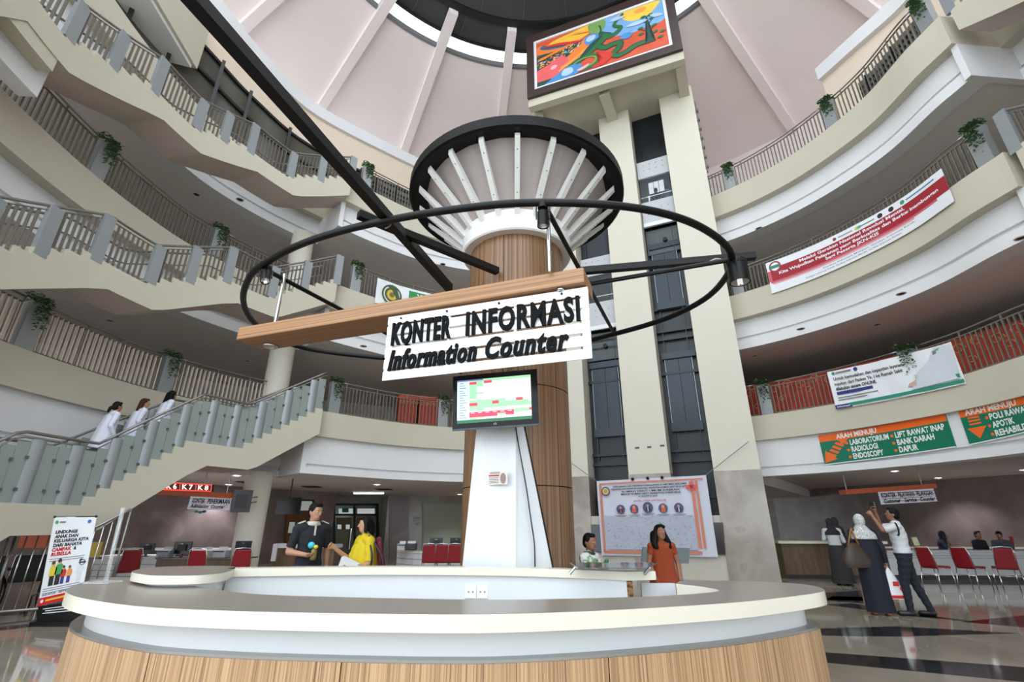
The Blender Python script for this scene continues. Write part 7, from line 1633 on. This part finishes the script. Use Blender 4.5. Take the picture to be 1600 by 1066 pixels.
# ---- boy and girl by the tower
p = ony(921, 870, 6.4); by_, T = person('boy in a white and green collared shirt behind the glass shelf', 1.33, (p.x, 6.4, 0), RAD(50), dict(wrL=(.06, -.22, 1.28), elL=(.24, -.05, 1.14), wrR=(-.08, -.24, 1.2), elR=(-.24, -.04, 1.12)), dict(top=ramp_mat('white_green_check', [(.42, (226, 228, 220)), (.5, (60, 140, 90)), (.58, (226, 228, 220)), (.66, (30, 40, 40))], 7, rough=.8, detail=1), bottom=cloth('boy_shorts', (40, 50, 70)), shoe=SHOE, sleeve=.7, skin=(152, 104, 78)), ('short', HB), head=(-8, 6, 0), fist=('L', 'R'), kid=True)
mb = MB(); mb.lathe((0, 0, 0), [(.066, 1.455), (.088, 1.43), (.1, 1.45), (.076, 1.48)], 0, 360, 18); o = obj('collar', mb, cloth('dark_collar', (60, 64, 60)), by_, smooth=True); o.matrix_parent_inverse = Matrix()
q = T((0, -.27, 1.27)); tg_ = thing('toy', 'green toy in the hands of the boy', 'toy', q); mb = MB(); mb.ell(q, (.045, .03, .06)); obj('body', mb, M('green_toy', (50, 160, 90), .4), tg_, smooth=True); mb = MB(); mb.ell(q + Vector((.02, -.01, .06)), (.03, .02, .025)); obj('top', mb, M('green_toy_dark', (30, 110, 70), .4), tg_, smooth=True)
p = ony(1034, 860, 7.5); ORD = cloth('rust_orange', (150, 62, 30), var=.15)
gl_, T = person('girl with shoulder-length black hair in a rust orange dress', 1.43, (p.x, 7.5, 0), RAD(4), dict(elR=(-.25, -.02, 1.15), wrR=(-.22, -.16, .93), elL=(.25, -.02, 1.13), wrL=(.23, -.1, .88)), dict(top=ORD, shoe=SHOE, sleeve=.38, legs='skin', hem='knee', skirt=(ORD, [(1.36, .19, .125, 0), (1.2, .185, .14, 0), (1.05, .2, .16, 0), (.8, .25, .2, 0), (.55, .29, .24, 0)]), skirt_name='dress', skin=(160, 108, 80)), ('side', HB), head=(10, -6, 0), lean=(-.02, -.06), kid=True)
# ---- visitors and guard on the right
P_ = onz(1320, 915, 0)
person('woman in a black headscarf and white shawl leaning at the brown counter', 1.6, P_, RAD(165), dict(wrL=(.1, -.3, 1.25), elL=(.24, -.1, 1.16), wrR=(-.1, -.3, 1.15), elR=(-.24, -.06, 1.12)), dict(top=cloth('pale_shawl', (176, 182, 184)), shoe=SHOE, sleeve=1.0, skirt=(M('cloth_black_floral', (38, 36, 40), .85, var=.8, scale=40), [(1.02, .19, .15, 0), (.8, .22, .18, 0), (.4, .25, .21, 0), (.06, .28, .24, 0)]), face=False), ('hijab', cloth('black_scarf', (24, 24, 28))), lean=(0, -.12))
P2_ = onz(1338, 911, 0); person('companion in dark clothes half hidden beyond the white shawl', 1.64, (P2_.x, P2_.y + .35, 0), RAD(190), None, dict(top=cloth('dark_grey', (44, 44, 50)), bottom=BLKC, shoe=SHOE, sleeve=1.0, skin=(150, 108, 84), face=False), ('hijab', cloth('charcoal_scarf', (34, 34, 38))))
P3_ = onz(1378, 961, 0)
wv, T = person('woman in white patterned headscarf and navy outfit with a big brown bag', 1.62, P3_, RAD(160), dict(elR=(-.25, .03, 1.14), wrR=(-.27, -.02, .9), elL=(.25, .02, 1.14), wrL=(.2, -.15, 1.0)), dict(top=NAVYC, sleeve=1.0, skirt=(NAVYC, [(1.3, .2, .14, 0), (1.0, .205, .16, 0), (.6, .21, .17, 0), (.05, .225, .19, 0)]), skirt_name='robe', shoe=M('pink_sandal', (190, 120, 124), .5), skin=(170, 124, 100), face=False), ('hijab', ramp_mat('white_speckled_scarf', [(.42, (196, 198, 196)), (.56, (150, 156, 152)), (.64, (226, 226, 224))], 26, rough=.8, detail=2)), fist=('R',))
q = T((.22, .14, 1.0)); bg_ = thing('shoulder_bag', 'large dark brown shoulder bag on the woman in the white patterned headscarf', 'bag', q); BRB = M('brown_bag_leather', (58, 46, 36), .5, var=.2)
mb = MB(); loft(mb, [((q.x, q.y, q.z - .2), .24, .1), ((q.x, q.y, q.z - .1), .27, .12), ((q.x, q.y, q.z + .1), .17, .08), ((q.x, q.y, q.z + .2), .06, .03)]); obj('pouch', mb, BRB, bg_, smooth=50); mb = MB(); mb.tube(spline([q + Vector((.1, 0, .15)), q + Vector((.03, -.02, .35)), T((.16, .0, 1.47)), q + Vector((-.05, -.05, .35)), q + Vector((-.1, 0, .15))], 5), .014, 6); obj('strap', mb, M('tan_strap', (150, 100, 50), .5), bg_, smooth=True)
q = T((-.28, -.03, .8)); pb = thing('plastic_bag', 'white plastic carrier bag with red print carried by the woman in navy', 'bag', q); PBM = M('white_plastic_film', (226, 226, 228), .35, var=.05)
mb = MB(); loft(mb, [((q.x + .05, q.y, q.z - .5), .2, .07), ((q.x + .03, q.y, q.z - .4), .17, .08), ((q.x, q.y, q.z - .15), .09, .05), ((q.x, q.y, q.z - .02), .02, .015)]); obj('sack', mb, PBM, pb, smooth=50)
mb = MB(); mb.tube([q + Vector((0, 0, -.03)), q + Vector((0, 0, .03))], .012, 8); obj('handle', mb, PBM, pb)
mb = MB(); loft(mb, [((q.x + .05, q.y, q.z - .49), .203, .074), ((q.x + .045, q.y, q.z - .44), .192, .079)]); obj('red_stripe', mb, CR, pb, smooth=50)
mb = MB(); mb.box(q + Vector((.02, -.078, -.26)), (.09, .012, .07)); obj('red_print', mb, CR, pb); mb = MB(); mb.box(q + Vector((.09, -.082, -.34)), (.04, .012, .04)); obj('red_print', mb, CR, pb)
P4_ = onz(1437, 963, 0)
gd, T = person('guard in a white short-sleeved shirt pointing a phone at the hanging sign', 1.74, P4_, RAD(-125), dict(elL=(.22, -.2, 1.34), wrL=(.16, -.3, 1.58), elR=(-.18, -.22, 1.4), wrR=(-.06, -.24, 1.66), ankL=(.1, -.1, .09), toeL=(.12, -.26, .035), kneeL=(.1, -.09, .5), ankR=(-.12, .18, .09), toeR=(-.14, .03, .035), kneeR=(-.11, .06, .5)), dict(top=cloth('uniform_white', (206, 208, 212)), bottom=cloth('uniform_navy', (24, 28, 40)), shoe=SHOE, sleeve=.75, skin=(140, 96, 74)), ('short', HB), head=(0, -8, 0), fist=('R', 'L'), build=1.08)
mb = MB(); mb.tube([(.2 + .085 * cos(a), .06 * cos(a) * .3, 1.36 + .1 * sin(a)) for a in [i * 2 * pi / 20 for i in range(20)]], .013, 6, closed=True); o = obj('black_lanyard', mb, BLKC, gd, smooth=True); o.matrix_parent_inverse = Matrix()
q = T((-.03, -.26, 1.77)); ph = thing('phone', 'black phone held up by the guard', 'phone', q); mb = MB(); mb.box(q, (.05, .1, .12), Matrix.Rotation(RAD(28), 3, 'Z')); o = obj('case', mb, BLACKP(), ph); o.modifiers.new('bevel', 'BEVEL').width = .01; mb = MB(); mb.box(q + Vector((.02, .025, 0)), (.02, .08, .1), Matrix.Rotation(RAD(28), 3, 'Z')); obj('screen', mb, GB, ph)
# ---- staff at the white desk
def seated(u, v, y, rz, label, top, hair, head, skin=(150, 106, 82), pose=None):
    q = ony(u, v, y); ps = dict(kneeL=(.1, -.42, .88), ankL=(.1, -.42, .5), toeL=(.1, -.56, .46), kneeR=(-.1, -.42, .88), ankR=(-.1, -.42, .5), toeR=(-.1, -.56, .46), wrL=(.1, -.32, 1.12), elL=(.24, -.1, 1.14), wrR=(-.1, -.32, 1.12), elR=(-.24, -.1, 1.14)); ps.update(pose or {})
    person(label, 1.68, (q.x, y, -.42), rz, ps, dict(top=top, bottom=BLKC, shoe=SHOE, sleeve=.75, skin=skin), hair, head=head, lean=(0, -.1))
seated(1469, 850, 16.0, RAD(35), 'seated staff woman in a dark headscarf resting her cheek on her hand', cloth('slate_blue', (58, 64, 92)), ('hijab', cloth('dark_scarf', (28, 30, 38))), (25, 5, 0), pose=dict(wrR=(.02, -.2, 1.5), elR=(-.2, -.25, 1.2)))
seated(1526, 850, 16.0, RAD(8), 'seated staff man in a dark navy shirt with a badge looking at the viewer', NAVYC, ('short', HB), (-8, -6, 8))
seated(1563, 850, 15.9, RAD(-25), 'seated staff man in a grey shirt looking down at the desk', cloth('grey_shirt', (78, 80, 86)), ('short', HB), (-30, 18, 0))
# ---- women climbing the glass stair
def climber(u, v, label, hair, H, lean, skinc=(168, 122, 98), yaw=0, rad=9.75):
    P = onr(u, v, rad); a = ang(P); z = z_nominal(FA, a)
    h = P.z - z
    fl_ = [zz for a0, a1, zz in []]
    return a, z, h
for u, v, lab, hr, H, yaw, rad in ((178, 627, 'woman in a white coat with tied black hair, last of three on the stair', ('bun', HB), 1.6, 8, 9.7), (221, 622, 'woman in a white coat with long brown hair, middle of three on the stair', ('long', HBR), 1.62, -20, 9.85), (264, 610, 'woman in a white coat with long black hair, first of three on the stair', ('long', HB), 1.6, 18, 9.75)):
    P = onr(u, v, rad); a = ang(P); z = P.z - H
    zt2 = max(zz for zz in [s for s in [z]]) 
    person(lab, H, pol(a, rad, z), RAD(a - 12), dict(kneeL=(.1, -.16, .56), ankL=(.1, -.1, .2), toeL=(.11, -.26, .15), elL=(.24, .02, 1.13), wrL=(.2, -.16, 1.0), elR=(-.24, .02, 1.13), wrR=(-.22, -.1, .95)), dict(top=WHC, bottom=cloth('dark_skirt', (50, 50, 60)), shoe=SHOE, sleeve=1.0, skirt=(WHC, [(1.38, .19, .13, 0), (1.1, .2, .16, 0), (.8, .23, .19, 0), (.62, .24, .2, 0)]), skirt_name='coat', skin=(168, 122, 98)), hr, head=(yaw, 0, 0), lean=(0, -.08))
# ---- passengers in the lift car
for s_, o_, lab, c in ((3.72, -.58, 'lift passenger in dark green seen against the lift window', (34, 52, 50)), (4.12, -.58, 'lift passenger in blue beside the shaft edge', (92, 116, 140))):
    person(lab, 1.6, tw(s_, 12.2, o_), TRZ + pi, None, dict(top=cloth('lift_%d' % c[0], c), bottom=BLKC, shoe=SHOE, sleeve=1.0, face=False), ('short', HB), vox=.014)

bpy.data.scenes.remove(WORK)
